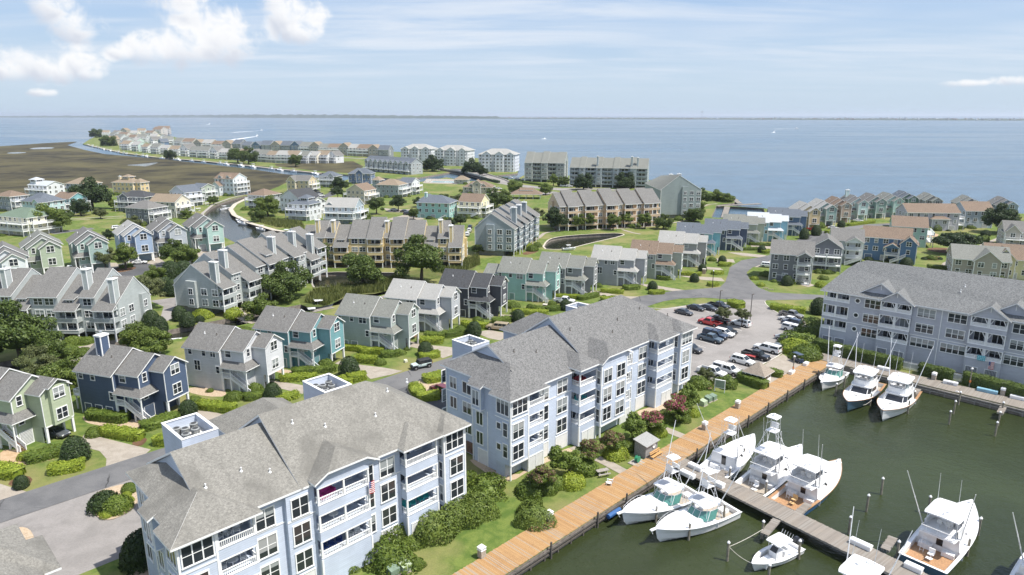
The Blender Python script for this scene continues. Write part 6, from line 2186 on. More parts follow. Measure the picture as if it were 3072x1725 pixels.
# trees
for (k,u,v,r,h,lab) in [
 ('oak',52,1003,8.2,6.0,'broad dark green oak in front of the left timber condo'),('oak',132,1045,4.5,4.0,'smaller oak crown at the right foot of the broad left oak'),
 ('olive',437,868,5.2,5.5,'round olive green tree between the two grey green timber condos'),('olive',312,772,4.0,4.6,'left tree on the loop road island'),('lite',372,765,4.6,5.0,'right tree on the loop road island'),
 ('oak',520,755,5.0,4.6,'olive green tree cluster behind the long timber condo, left'),('lite',560,768,4.8,4.6,'olive green tree cluster behind the long timber condo, right'),('lite',466,822,3.4,3.4,'bushy small tree on the lawn beside the loop road'),
 ('oak',946,760,5.4,6.0,'round oak at the left front of the yellow condo'),('oak',1088,808,7.2,5.0,'wide oak beside the lagoon before the yellow condo'),('oak',1262,775,8.4,7.5,'largest dark oak before the yellow condo'),
 ('oak',862,852,7.4,4.6,'spreading oak right of the long timber condo'),('lite',784,926,4.6,2.6,'low light green thicket behind the teal house'),('lite',410,1015,4.2,3.2,'light green tree behind the navy house, left'),
 ('lite',462,1030,4.0,3.0,'light green tree behind the navy house, right'),('lite',190,1130,4.6,3.0,'light green thicket between the green and navy houses'),('olive',110,1092,4.2,2.6,'straggly pale shrub tree behind the green house'),
 ('lite',802,617,7.0,5.5,'bright green tree beside the canal bend'),('oak',772,645,4.2,3.2,'dark low tree beside the canal bend'),('oak',1128,614,5.2,5.0,'round lawn tree left of the aqua house'),
 ('dark',1194,606,4.6,5.0,'darker lawn tree nearer the aqua house'),('oak',1240,640,3.2,3.0,'small tree behind the parked black car'),('dark',1017,553,6.0,5.0,'dark evergreen between the grey and tan gable houses'),
 ('dark',1012,575,4.2,5.0,'narrow dark evergreen beside the back road'),('dark',272,585,11.5,8.0,'very large dark oak by the marsh houses'),('lite',137,654,8.0,6.2,'light green flat topped tree at left'),
 ('lite',178,662,4.6,5.0,'light green tree right of the flat topped tree'),('dark',239,622,5.6,4.4,'dark evergreen in front of the turquoise house'),('oak',200,648,3.6,2.6,'small dark tree near the turquoise house'),
 ('dark',3003,655,8.0,6.5,'large dark evergreen beside the blue grey house at right'),('flat',2868,722,9.0,5.0,'wide spreading dark pine on the right lawn'),('oak',1478,602,8.0,4.5,'dense green thicket behind the cream yellow house'),
 ('oak',1440,628,5.0,3.6,'green thicket below the cream yellow house'),('lite',1510,590,5.0,4.0,'olive green thicket near the clubhouse parking'),('dark',1667,655,6.0,5.5,'dark tree at the left end of the tan condo'),
 ('dark',1751,548,8.0,5.0,'dark evergreen clump before the long shore condo, left'),('oak',1826,538,6.5,5.0,'dark evergreen clump before the long shore condo, middle'),('dark',1876,544,8.0,5.0,'dark evergreen clump before the long shore condo, right'),
 ('lite',1543,560,6.0,4.5,'light green tree beside the pavilion, left'),('lite',1636,566,5.0,4.0,'light green tree beside the pavilion, right'),('lite',1660,540,5.0,4.5,'pale tree beside the lone shore condo'),('oak',1690,545,5.0,3.5,'green shrubs at the foot of the lone shore condo'),
 ('dark',1296,494,11,6.0,'dark tree clump before the middle white condo'),('dark',1414,503,10,6.0,'dark tree clump before the rightmost white condo'),('dark',1445,512,5.5,6.0,'small dark tree left of the rightmost white condo'),
 ('oak',712,466,11,8.0,'left of two round trees on the peninsula canal bank'),('oak',744,469,11,8.0,'right of two round trees on the peninsula canal bank'),('oak',886,482,8.0,6.0,'small round tree on the peninsula canal bank'),
 ('dark',508,466,8.0,4.0,'dark shrub tree before the peninsula canal houses'),('oak',326,427,15,6.0,'round green tree at the peninsula tip near the canal mouth'),('oak',288,402,16,8.0,'dark tree at the far end of the peninsula tip'),
 ('oak',2104,590,6.0,4.0,'dense green thicket on the harbour point, upper'),('lite',2090,620,5.5,3.5,'dense green thicket on the harbour point, middle'),('oak',2082,645,5.0,3.2,'dense green thicket beside the stepped grey condo'),
 ('lite',2150,592,6.0,2.0,'low scrub along the harbour point'),('lite',2180,598,5.0,1.6,'low scrub at the tip of the harbour point'),('oak',1990,668,4.5,3.0,'green shrubs at the right end of the tan condo'),
 ('oak',1435,745,2.6,2.4,'dark round tree at the foot of the blue grey condo'),('olive',395,668,4.0,2.2,'rust tinged bush on the left lawn'),('lite',1100,648,3.5,2.2,'bush beside the blue grey gable house'),('oak',905,600,4.0,3.0,'green bush behind the white cupola house')]:
 tree(k,u,v,r,h,lab)
for (u,v) in [(1735,660),(1768,658),(1840,660),(1881,652),(1936,656)]:
 tree('lite',u,v,3.6,4.6,'small round street tree before the tan condo','trees before the tan condo')
for (u,v) in [(2171,940),(2228,944)]:
 tree('olive',u,v,2.0,3.2,'small thin crowned tree in the parking lot','parking lot trees')
tree('olive',2118,1122,1.6,2.2,'thin young tree beside the white pickup')
for (k,u,v,r,lab) in [('rust',1624,1432,2.3,'faded brown flowered crape myrtle nearest the grey path'),('green',1698,1385,2.6,'leafy green crape myrtle with few pale flowers'),('rust',1770,1352,2.3,'faded rose crape myrtle beside the condo walkway'),
       ('rust',1839,1318,2.3,'faded brown crape myrtle left of the dock shed'),('green',1902,1282,2.5,'leafy green crape myrtle behind the dock shed'),('pink',1956,1258,2.4,'pink flowered crape myrtle left of the second walkway'),
       ('pink',2030,1222,2.6,'bright pink crape myrtle near the transformer boxes'),('green',2064,1192,2.6,'leafy green crape myrtle at the right end of the middle condo')]:
 tree(k,u,v,r,2.6,lab,'crape myrtles on the condo lawn')
# conical hollies
for (u,v,r,h,lab) in [(229,1381,2.0,3.8,'large dark conical holly beside the pale green house drive'),(565,1240,1.6,2.4,'dark conical holly right of the navy house drive'),(819,1198,1.6,3.2,'dark conical holly right of the pale grey house stairs'),
       (1049,1127,2.1,3.9,'tall dark conical holly at the teal house drive'),(1276,1064,1.7,2.9,'dark conical holly on the sage house drive'),(1423,1006,1.8,3.4,'dark conical holly left of the beige wagon'),
       (1554,963,1.8,3.0,'dark conical holly right of the beige wagon'),(1696,929,1.6,2.8,'dark conical holly before the white pickup'),(1957,869,1.5,2.6,'dark conical holly on the corner lawn below the arrowed roof'),
       (65,1463,1.0,1.8,'small dark conical shrub at the left road edge'),(2083,845,1.5,2.6,'dark conical holly near the lamp post at the bend'),(2107,815,1.5,2.6,'dark conical holly above the lamp post at the bend'),
       (2166,789,1.5,2.6,'dark conical holly beside the dark navy house'),(2108,795,1.3,2.2,'dark conical holly left of the dark navy house'),(2285,757,1.6,2.6,'dark conical holly below the sky blue house'),
       (2411,717,2.0,4.6,'tall dark conical holly left of the red truck'),(2447,706,2.2,4.4,'tall dark conical holly right of the red truck'),(2360,855,1.8,3.0,'dark conical holly at the charcoal house corner'),
       (2719,800,2.0,3.2,'dark conical holly below the cobalt house'),(2956,708,2.0,2.6,'dark round holly on the right lawn edge'),(2455,941,2.3,4.2,'tall dark holly at the left end of the lavender condo'),
       (515,836,3.0,5.6,'left of two big dark hollies behind the long timber condo'),(553,828,2.8,5.0,'right of two big dark hollies behind the long timber condo'),(500,878,2.4,4.6,'dark holly beside the round olive tree, left'),(522,886,2.4,4.8,'dark holly beside the round olive tree, right'),
       (458,984,2.2,4.4,'dark columnar holly beside the left timber condo, rear'),(480,998,2.1,4.0,'dark columnar holly beside the left timber condo, front'),(540,960,1.9,3.6,'dark columnar holly before the long timber condo, left'),(564,978,1.9,3.6,'dark columnar holly before the long timber condo, right'),
       (2523,681,1.8,3.0,'dark conical holly behind the parked white cars'),(600,965,1.2,1.6,'small dark holly at the foot of the long timber condo')]:
 cone(u,v,r,h,lab)
# round shrubs
for (k,u,v,r,hs,lab) in [
 ('bright',79,1373,1.15,1.0,'bright round shrub left of the green house stair'),('mid',287,1303,1.6,.9,'round shrub between the green and navy houses'),('olea',149,1352,.8,1.2,'small loose shrub by the green house garage'),
 ('mid',703,1198,1.7,1.05,'pale round shrub at the foot of the pale grey house stair'),('mid',766,1177,1.6,1.35,'tall round shrub before the pale grey house garage'),('mid',630,1175,.7,1.0,'tiny round shrub below the pale grey house wall'),
 ('mid',583,1207,1.5,.9,'round shrub right of the navy house carport'),('mid',978,1106,2.0,1.2,'large pale round shrub at the teal house stair'),('mid',1141,1092,1.3,1.0,'round shrub on the sage house lawn'),
 ('mid',1381,991,1.3,1.0,'round shrub below the light grey stilt house'),('mid',1433,964,1.4,1.0,'round shrub at the charcoal house stair'),('dark',1231,1016,.9,1.0,'small dark shrub at the sage house carport'),
 ('mid',1222,1048,1.0,.8,'small round shrub in the sage house island bed, upper'),('mid',1206,1062,1.0,.8,'small round shrub in the sage house island bed, lower'),('mid',1592,928,1.4,1.2,'round shrub below the mint house stair'),
 ('mid',1656,915,1.3,1.1,'round shrub left of the white pickup'),('mid',1538,921,2.3,.75,'wide round shrub left of the mint house'),('pale',1894,848,1.8,1.0,'pale shrub in the ring hedge below the pale roofed house'),
 ('mid',1811,893,1.0,.9,'small round shrub on the mid grey house lawn'),('mid',1988,824,2.0,1.0,'round shrub beside the brown roofed stilt house'),('mid',2136,782,1.6,1.0,'round shrub below the aqua house'),
 ('mid',1773,858,1.3,1.0,'left round shrub below the pale roofed grey house'),('mid',1796,860,1.3,1.0,'right round shrub below the pale roofed grey house'),('bright',2262,838,1.4,.9,'clipped square shrub on the junction lawn, upper'),
 ('bright',2281,857,1.3,.9,'clipped square shrub on the junction lawn, lower'),('bright',2381,851,1.3,1.1,'bright shrub at the charcoal house corner'),('bright',2462,860,1.9,1.0,'bright shrub beside the charcoal house patio'),
 ('mid',2324,725,1.6,1.1,'round shrub below the steel blue house'),('loose',2300,828,2.2,.8,'loose dark shrub left of the charcoal house, upper'),('loose',2325,838,2.0,.8,'loose dark shrub left of the charcoal house, lower'),
 ('mid',2496,663,2.0,1.3,'round shrub before the taupe waterfront house'),('mid',2541,659,2.0,1.2,'round shrub before the pale aqua waterfront house'),('mid',2562,670,1.6,1.0,'low shrub before the pale aqua waterfront house'),
 ('mid',2590,652,2.6,1.3,'round shrub before the grey green waterfront house'),('mid',2643,645,2.4,1.2,'round shrub before the seafoam waterfront house'),('mid',2696,643,1.8,1.2,'round shrub before the dark green waterfront house'),
 ('mid',2387,702,2.4,1.1,'round shrub below the cream tan waterfront house'),('mid',2413,683,2.4,1.2,'round shrub beside the red truck'),('mid',2458,683,2.6,1.2,'large round shrub before the green grey waterfront house'),
 ('mid',2794,778,1.9,.9,'round shrub in the mulch island on the right lawn'),('dark',2819,778,1.0,.9,'small dark shrub in the mulch island on the right lawn'),('dark',2772,778,1.2,.8,'low dark shrub at the left of the mulch island'),('mid',2734,774,1.8,1.0,'round shrub at the cobalt house deck'),
 ('dark',2625,775,2.0,.8,'dark shrub below the cobalt house wall, left'),('dark',2665,782,2.0,.8,'dark shrub below the cobalt house wall, right'),('bright',2806,690,2.4,1.0,'yellow green shrub below the lavender house bay'),('mid',2775,694,2.0,.9,'olive shrub left of the yellow green one'),
 ('mid',1590,1478,2.1,.95,'round clipped shrub nearest the grey path'),('mid',1640,1474,1.5,1.0,'small round shrub below the faded crape myrtle'),('mid',1669,1457,1.6,1.0,'round shrub right of the faded crape myrtle'),
 ('bright',1719,1452,2.0,.9,'bright round shrub left of the picnic table'),('mid',1756,1411,2.1,1.0,'dark round shrub behind the picnic table'),('bright',1843,1370,2.0,.85,'bright round shrub left of the dock shed'),
 ('mid',1877,1349,1.4,1.0,'round shrub just behind the dock shed'),('mid',1893,1336,1.3,1.0,'small round shrub behind the dock shed'),('mid',1935,1304,1.6,1.0,'round shrub left of the second walkway'),
 ('bright',1972,1303,1.6,1.0,'bright round shrub right of the dock shed'),('mid',2001,1259,1.7,.95,'round shrub below the pink crape myrtle, left'),('mid',2047,1259,1.5,1.0,'round shrub below the pink crape myrtle, right'),
 ('bright',2076,1245,1.3,.95,'small bright round shrub near the transformer boxes'),('loose',1462,1474,2.7,.85,'big loose shrub between the two blue condos'),('loose',1408,1438,1.2,1.1,'small shrub against the near condo end wall'),
 ('loose',2097,1158,2.5,.9,'large round shrub left of the message board'),('loose',2174,1158,2.4,.95,'large round shrub right of the message board'),('loose',2400,1032,4.2,.75,'big yellow green mound at the boardwalk head, upper'),
 ('bright',2384,1054,3.6,.8,'big yellow green mound at the boardwalk head, left'),('mid',2416,1072,3.4,.85,'big green mound beside the golf cart'),('oak' if False else 'olea',2434,1006,3.4,.9,'dark mound at the lavender condo corner'),
 ('olea',1208,1602,2.9,1.0,'large loose oleander at the left of the hedge'),('olea',1295,1594,2.9,1.0,'large oleander second along the lawn hedge'),('olea',1362,1566,2.9,1.0,'large oleander third along the lawn hedge'),('olea',1424,1540,2.7,1.0,'large oleander at the right end of the lawn hedge'),
 ('loose',1172,1682,2.7,1.0,'red flowering loose shrub by the near condo porch'),('loose',1250,1700,1.0,1.2,'small red flowering plant by the pebble edge'),('mid',1240,1630,1.6,.7,'low bright shrub before the oleanders'),('loose',1045,1705,1.2,.9,'straggly plant before the near condo undercroft'),
 ('dark',430,1680,2.6,1.6,'tall dark shrub against the near condo rear wall'),('olea',1605,1560,2.6,.8,'wide loose shrub at the boardwalk edge'),('loose',1600,1535,1.4,1.3,'red tinged shrub at the boardwalk edge'),
 ('mid',735,1000,2.2,.9,'round shrub at the foot of the long timber condo, right'),('bright',700,948,2.4,1.0,'pale round clipped shrub before the long timber condo'),('bright',612,952,2.6,.9,'pale clipped shrub pair before the long timber condo end'),('mid',415,978,2.4,1.0,'bright round shrub at the left timber condo end'),
 ('mid',760,898,2.4,.8,'round shrub along the long timber condo path, lower'),('mid',775,880,2.2,.8,'round shrub along the long timber condo path, upper'),('mid',905,812,2.6,.9,'round shrub at the lagoon edge'),('mid',1160,790,2.6,.9,'round shrub right of the wide lagoon oak'),
 ('mid',220,1030,2.4,.8,'clipped shrub at the left timber condo piers, left'),('mid',262,1028,2.0,.8,'clipped shrub at the left timber condo piers, right'),('mid',205,1058,2.6,.7,'clipped shrub on the canal lawn, left'),('mid',250,1062,1.8,.9,'clipped shrub on the canal lawn, right'),
 ('bright',1582,745,2.4,1.0,'rounded shrub beside the pond path, left'),('mid',1598,752,2.4,1.1,'rounded shrub beside the pond path, middle'),('mid',1612,740,2.0,1.0,'rounded shrub beside the pond path, right'),('bright',1545,760,2.4,.8,'pale shrub at the blue grey condo foot'),('mid',1600,712,2.2,1.0,'shrub behind the blue grey condo balconies'),
 ('dark',1708,688,2.6,.7,'dark shrub before the tan condo, left'),('mid',1775,684,2.2,.8,'shrub before the tan condo piers, second'),('mid',1792,682,2.2,.8,'shrub before the tan condo piers, third'),('mid',1818,682,2.4,.8,'shrub before the tan condo piers, fourth'),
 ('mid',1892,682,2.4,.8,'shrub before the tan condo piers, fifth'),('mid',1912,680,2.2,.8,'shrub before the tan condo piers, sixth'),('mid',2035,660,2.6,.9,'round shrub at the stepped grey condo foot'),('mid',2072,660,2.6,.9,'round shrub right of the stepped grey condo'),
 ('bright',1468,672,2.8,1.1,'round clipped shrub before the cream yellow house'),('mid',1440,680,2.0,1.0,'dark clipped shrub before the cream yellow house'),('mid',330,1190,1.0,.8,'low shrub at the green house wall'),('mid',250,640,2.0,.8,'small round bush on the left field'),('mid',130,812,2.0,.8,'clipped square shrub at the light green house garage'),
 ('mid',270,800,2.2,.8,'shrub right of the light green house'),('mid',295,795,1.8,.8,'second shrub right of the light green house'),('loose',30,830,3.0,.9,'pale flowering shrub at the left edge of the loop road'),('mid',90,812,1.8,1.0,'round shrub between the white and light green houses'),('mid',720,772,2.4,1.0,'shrub below the pale mint house carport')]:
 dome(k,u,v,r,lab,hs)
p0 = [(262,1508),(292,1512),(315,1520)]
for (u,v,r,hs,k) in [(318,1524,2.0,1.25,'dark'),(352,1530,1.9,1.1,'mid'),(300,1510,1.2,.9,'mid'),(308,1542,.75,.8,'bright'),(322,1550,.8,.8,'bright'),(382,1522,.7,.8,'bright'),(384,1505,.8,.8,'bright'),(381,1490,.7,.8,'bright'),(390,1472,1.3,.8,'mid')]:
 dome(k,u,v,r,'%s round shrub in the kerbed court island' % {'dark': 'large dark','mid': 'mid green','bright': 'small bright'}[k],hs,z=.14)
for (u,v) in ((395,1690),(404,1712),(412,1700)):
 dome('mid',u,v,.45,'tiny shrub in the pebble bed behind the near condo',1.0,z=.14)
# loose planting at the foot of the houses
for (bp,ang,W,D,fy,lab) in BASES:
 nm = lab
 for cut in (' with ',' by ',' behind ',' at ',' in ',' beside ',' under ',' joined ',' standing '):
  nm = nm.split(cut)[0]
 for q in range(rnd.randrange(3,6)):
  if q % 3 < 2:
   x,y = rnd.uniform(-W / 2,W / 2),-fy - rnd.uniform(.9,2.2)
  else:
   x,y = rnd.choice((-1,1)) * (W / 2 + rnd.uniform(3.0,4.4)),rnd.uniform(0,D)
  w = loc2w(bp,ang,x,y)
  dome(rnd.choice(('mid','dark','loose','olea')),0,0,rnd.uniform(.9,1.9),'loose shrub at the foot of the %s' % nm,rnd.uniform(.7,1.1),'foundation shrubs',w)
for (u,v,r) in [(940,596,3.6),(1040,590,3.2),(1330,596,4.0),(1368,600,4.2),(1255,606,3.6),(1290,602,3.0),(560,640,3.2),(450,702,3.0),(325,704,2.8),(300,640,3.4),(60,664,3.6),(18,668,3.4),(1180,560,4.2),(1240,566,4.0),(1528,606,4.4),
     (1560,630,4.0),(1615,640,3.4),(850,590,3.4),(640,600,3.2),(520,600,3.4),(340,612,3.2),(1090,575,3.4),(1130,560,3.6),(720,560,3.0),(470,612,3.2),(1380,660,3.4),(1350,668,3.0),(2540,720,3.0),(2600,716,3.2),(2700,700,3.0),(3040,690,4.0)]:
 tree(rnd.choice(('oak','lite','dark','olive')),u,v,r,r * .8,'small garden tree among the scattered houses','small garden trees')
# hedges
for (a,w,h,k,lab) in [
 ((158,1418,245,1403),2.7,1.15,'bright','bright oval hedge at the road below the green house'),((0,1416,52,1430),2.8,1.2,'bright','bright hedge at the left edge beside the road'),((314,1300,420,1318),2.4,1.25,'bright','bright clipped hedge along the green house drive'),
 ((600,1222,700,1234),2.4,1.25,'bright','bright clipped hedge right of the navy house'),((88,1386,185,1360),2.6,1.2,'mid','dark rounded hedge before the green house garage'),((434,1290,528,1258),2.8,1.3,'mid','dark rounded hedge before the navy house garage'),
 ((272,1253,380,1265),2.4,1.5,'mid','loose green hedge along the navy house wall'),((474,1330,498,1333),2.4,1.3,'bright','short bright hedge behind the rooftop parapet'),((740,1200,795,1192),2.0,1.2,'mid','dark hedge below the pale grey house garage'),
 ((835,1203,890,1190),2.4,1.0,'bright','bright low hedge behind the near condo roof'),((845,1142,945,1138),2.2,1.2,'bright','bright hedge along the pale grey house drive'),((882,1122,1005,1112),2.2,1.2,'mid','dark hedge before the teal house'),
 ((1050,1142,1092,1136),2.6,1.4,'bright','square bright hedge beside the tall conical holly'),((1024,1144,1050,1152),2.2,1.1,'bright','short bright hedge left of the square one'),((1024,1046,1088,1053),2.0,1.2,'bright','bright hedge right of the teal house'),
 ((1084,1060,1148,1060),2.0,1.3,'bright','bright hedge below the sage house wall'),((1148,1070,1196,1066),2.2,1.2,'mid','dark hedge below the sage house stair'),((1072,1083,1124,1088),2.4,1.3,'bright','long bright hedge on the sage house lawn'),
 ((1266,1075,1312,1068),2.8,1.1,'bright','bright oval hedge on the sage house drive corner'),((1258,1027,1324,1029),2.4,1.3,'bright','bright hedge below the light grey stilt house'),((1278,1012,1330,1015),2.4,1.3,'mid','dark hedge below the light grey stilt house'),
 ((1334,1012,1394,1000),2.4,1.3,'mid','dark hedge left of the beige wagon'),((1388,978,1460,984),2.2,1.3,'bright','bright hedge behind the beige wagon'),((1280,1146,1336,1134),3.4,1.3,'bright','square bright hedge behind the maroon car'),
 ((1244,1166,1258,1190),2.6,1.2,'bright','left arm of the curved hedge round the maroon car'),((1258,1198,1312,1194),2.6,1.2,'bright','front arm of the curved hedge round the maroon car'),((1540,940,1640,944),2.2,1.2,'bright','bright hedge before the mint house'),
 ((1482,969,1530,962),2.6,1.1,'mid','dark oval hedge above the beige wagon'),((1600,932,1630,935),2.4,1.3,'mid','dark hedge below the mint house stair'),((1642,932,1675,930),2.4,1.2,'mid','dark hedge left of the white pickup'),
 ((1652,892,1735,895),2.2,1.0,'bright','bright hedge behind the white pickup'),((1740,900,1790,888),2.4,1.1,'mid','rounded hedge on the mid grey house drive'),((1810,904,1846,901),3.0,1.1,'bright','bright oval hedge beside the road bend'),
 ((1806,876,1868,880),2.0,1.0,'bright','bright hedge on the pale roofed house lawn'),((1876,868,1912,866),3.4,1.1,'mid','low round ring hedge below the pale roofed house'),((1974,837,2006,840),2.4,1.2,'mid','dark hedge beside the brown roofed house'),
 ((2032,824,2100,827),2.2,1.1,'bright','bright hedge near the lamp post at the bend'),((2160,798,2188,798),2.4,1.0,'bright','bright hedge below the dark navy house'),((2140,823,2164,821),2.6,1.0,'bright','bright oval hedge right of the lamp post'),
 ((2128,858,2150,856),2.6,1.0,'bright','bright oval hedge at the lamp post foot'),((1952,882,1988,880),2.6,1.0,'bright','bright oval hedge below the corner conical holly'),((2250,735,2315,738),2.2,1.1,'mid','hedge below the sky blue house'),
 ((2192,750,2272,750),2.2,1.1,'mid','hedge below the olive sage house'),((2162,795,2190,796),2.2,1.0,'bright','low hedge left of the olive sage house drive'),((2290,760,2320,756),2.4,1.1,'bright','bright hedge by the sky blue house drive'),
 ((2318,926,2408,938),3.4,1.3,'bright','long bright hedge above the right parking row'),((2785,808,2850,812),2.6,1.6,'mid','hedge behind the lavender condo roof'),((2222,1138,2292,1166),2.6,1.6,'mid','green hedge before the small gazebo'),
 ((2310,1124,2342,1132),1.8,1.3,'mid','short hedge right of the small gazebo'),((2196,915,2220,925),3.6,1.5,'bright','hedge on the parking entrance island'),((1456,527,1521,541),3.0,1.8,'dark','long dark hedge along the bridge road, upper'),
 ((1447,537,1496,549),3.0,1.8,'dark','long dark hedge along the bridge road, lower'),((2449,1046,2560,1076),2.6,2.3,'oak','dark hedge at the left foot of the lavender condo'),((2566,1078,2696,1108),2.6,2.3,'oak','dark hedge behind the moored boats at the lavender condo'),
 ((2762,1120,2850,1142),2.4,2.1,'oak','dark hedge between the two white gates'),((2894,1150,3090,1200),2.6,2.3,'oak','long dark hedge at the right end of the lavender condo'),((2545,678,2620,668),2.4,1.2,'bright','bright hedge along the waterfront row drive'),
 ((2480,700,2500,694),2.4,1.2,'bright','bright hedge beside the parked white cars'),((205,822,215,838),2.6,1.1,'mid','dark oval hedge on the loop road lawn, left'),((165,838,215,834),2.8,1.0,'mid','dark oval hedge on the loop road lawn, right'),
 ((235,810,270,806),3.2,1.1,'bright','bright hedge right of the parked white pickup'),((365,804,392,800),3.4,.9,'mid','low shrub mass on the loop road island'),((1570,548,1625,556),3.0,1.4,'mid','hedge along the shore condo parking')]:
 hedge(*a,w,h,k,lab)
# reeds: nobody could count them
def reed_field(name,poly,n,hmin,hmax,label,mat):
 P_ = np.array(poly)
 lo,hi = P_.min(0),P_.max(0)
 pts = []
 from mathutils.geometry import intersect_point_tri_2d
 x,y = P_[:,0],P_[:,1]
 while len(pts) < n:
  q = nr.uniform(lo,hi)
  c_ = False
  j = len(P_) - 1
  for i in range(len(P_)):
   if (y[i] > q[1]) != (y[j] > q[1]) and q[0] < (x[j] - x[i]) * (q[1] - y[i]) / (y[j] - y[i]) + x[i]:
    c_ = not c_
   j = i
  if c_:
   pts.append(q)
 pts = np.array(pts)
 h = nr.uniform(hmin,hmax,n)
 a = nr.uniform(0,6.28,n)
 w = nr.uniform(.08,.16,n)
 lx,ly = nr.normal(size=n) * .25,nr.normal(size=n) * .25
 V = np.zeros((n,4,3))
 V[:,0,:2] = pts - np.stack([np.cos(a) * w,np.sin(a) * w],1)
 V[:,1,:2] = pts + np.stack([np.cos(a) * w,np.sin(a) * w],1)
 V[:,2,:2] = pts + np.stack([lx + np.cos(a) * w * .3,ly + np.sin(a) * w * .3],1)
 V[:,3,:2] = pts + np.stack([lx - np.cos(a) * w * .3,ly - np.sin(a) * w * .3],1)
 V[:,2,2] = V[:,3,2] = h
 me = bpy.data.meshes.new(name)
 me.from_pydata(V.reshape(-1,3).tolist(),[],[(4 * i,4 * i + 1,4 * i + 2,4 * i + 3) for i in range(n)])
 me.materials.append(mat)
 o = put(name,me)
 o['kind'] = 'stuff'
 tag(o,label,'reeds',None,'stuff')
reed_field('reeds',gp(c6([(620,600),(720,500),(950,470),(1200,440),(1420,390),(1500,420),(1300,510),(1000,535),(800,630)])),5200,.8,2.0,'tall green reeds on the canal bank behind the stilt houses',LEAF_REED)
reed_field('reeds',gp(c6([(1800,330),(1980,250),(2120,200),(2150,270),(1980,340),(1850,400)])),2200,.8,1.8,'tall green reeds beside the blue grey condo',LEAF_REED)
reed_field('reeds',gp([(775,655),(830,660),(905,668),(915,690),(830,682),(780,668)]),2600,.8,2.0,'tall green reeds along the canal walk',LEAF_REED)
# vehicles
TYRE = plain('tyre',(.018,.018,.018),.85)
RIM = plain('alloy_rim',(.45,.45,.46),.3,.8)
BLACKP = plain('black_plastic',(.022,.022,.024),.6)
CARGLASS = glass_mat('car_glass',(.012,.016,.02),(.02,.02,.02),.0)
LAMPW = plain('lamp_clear',(.7,.7,.68),.15)
LAMPR = plain('lamp_red',(.35,.02,.02),.25)
PAINTS = {'white': (.72,.72,.71),'black': (.012,.013,.016),'silver': (.46,.47,.48),'grey': (.10,.11,.12),'red': (.48,.025,.02),'navy': (.018,.035,.075),'slate': (.075,.115,.155),'maroon': (.13,.012,.02),
   'gold': (.44,.36,.24),'ice': (.50,.60,.58),'pewter': (.22,.21,.20),'charcoal': (.045,.048,.055)}
def paint(n):
 return plain('car_paint_' + n,PAINTS[n],.28,.25 if n in ('silver','grey','pewter','slate','gold') else 0.0,var=.03,coat=.7)
def wheel_meshes(r,w):
 t = MB()
 n = 16
 rings = [[(rr * math.cos(2 * math.pi * q / n),y,rr * math.sin(2 * math.pi * q / n)) for q in range(n)] for rr,y in ((r * .62,-w / 2),(r * .94,-w / 2),(r,-w / 2 + .04),(r,w / 2 - .04),(r * .94,w / 2),(r * .62,w / 2))]
 t.loft(rings)
 m = MB()
 for sgn in (-1,1):
  rr = [[(a * math.cos(2 * math.pi * q / 10),sgn * y,a * math.sin(2 * math.pi * q / 10)) for q in range(10)] for a,y in ((r * .64,w / 2 - .03),(r * .60,w / 2 - .005),(r * .15,w / 2 + .01))]
  m.loft(rr if sgn < 0 else rr,0)
 return t.mesh('tyre',TYRE,True),m.mesh('rim',RIM)
SPEC = {  # stations: x, half width, bottom, shoulder
 'sedan': dict(L=4.8,st=[(-2.4,.74,.42,.80),(-2.25,.88,.3,.95),(-1.5,.92,.24,1.0),(0,.93,.22,.98),(1.1,.92,.24,.95),(1.9,.88,.28,.84),(2.3,.80,.36,.72),(2.4,.68,.42,.62)],
     cab=(-1.95,1.2,-1.15,.35,.84,.63,.97,1.46),wb=(-1.4,1.45),r=.33),
 'suv': dict(L=4.9,st=[(-2.45,.84,.42,1.02),(-2.35,.93,.34,1.1),(-1.2,.96,.28,1.12),(0,.97,.28,1.1),(1.0,.96,.28,1.07),(1.9,.93,.32,1.0),(2.32,.86,.42,.88),(2.45,.74,.48,.72)],
    cab=(-2.38,1.25,-2.0,.35,.88,.70,1.1,1.76),wb=(-1.45,1.5),r=.37),
 'wagon': dict(L=5.7,st=[(-2.85,.9,.5,1.15),(-2.78,.98,.42,1.2),(-1.2,1.0,.38,1.2),(.4,1.0,.38,1.19),(1.2,.99,.38,1.16),(2.4,.97,.42,1.1),(2.78,.93,.5,1.0),(2.85,.82,.55,.85)],
     cab=(-2.8,1.3,-2.55,.7,.92,.80,1.19,1.95),wb=(-1.7,1.85),r=.42),
 'jeep': dict(L=4.7,st=[(-2.1,.78,.62,1.1),(-2.05,.82,.55,1.15),(-.8,.84,.52,1.16),(.3,.84,.52,1.16),(.8,.80,.55,1.17),(1.6,.72,.58,1.14),(1.95,.68,.62,1.1),(2.0,.66,.66,1.0)],
     cab=(-2.05,.85,-2.0,.55,.80,.74,1.16,1.86),wb=(-1.45,1.5),r=.44),
 'pickup': dict(L=5.8,st=[(-.75,.94,.42,1.16),(-.6,.98,.4,1.18),(.3,.99,.4,1.18),(1.1,.99,.4,1.16),(2.3,.97,.42,1.12),(2.8,.93,.5,1.02),(2.9,.82,.55,.85)],
     cab=(-.75,1.55,-.55,.8,.92,.76,1.17,1.9),wb=(-1.75,1.9),r=.41)}
_cm = {}
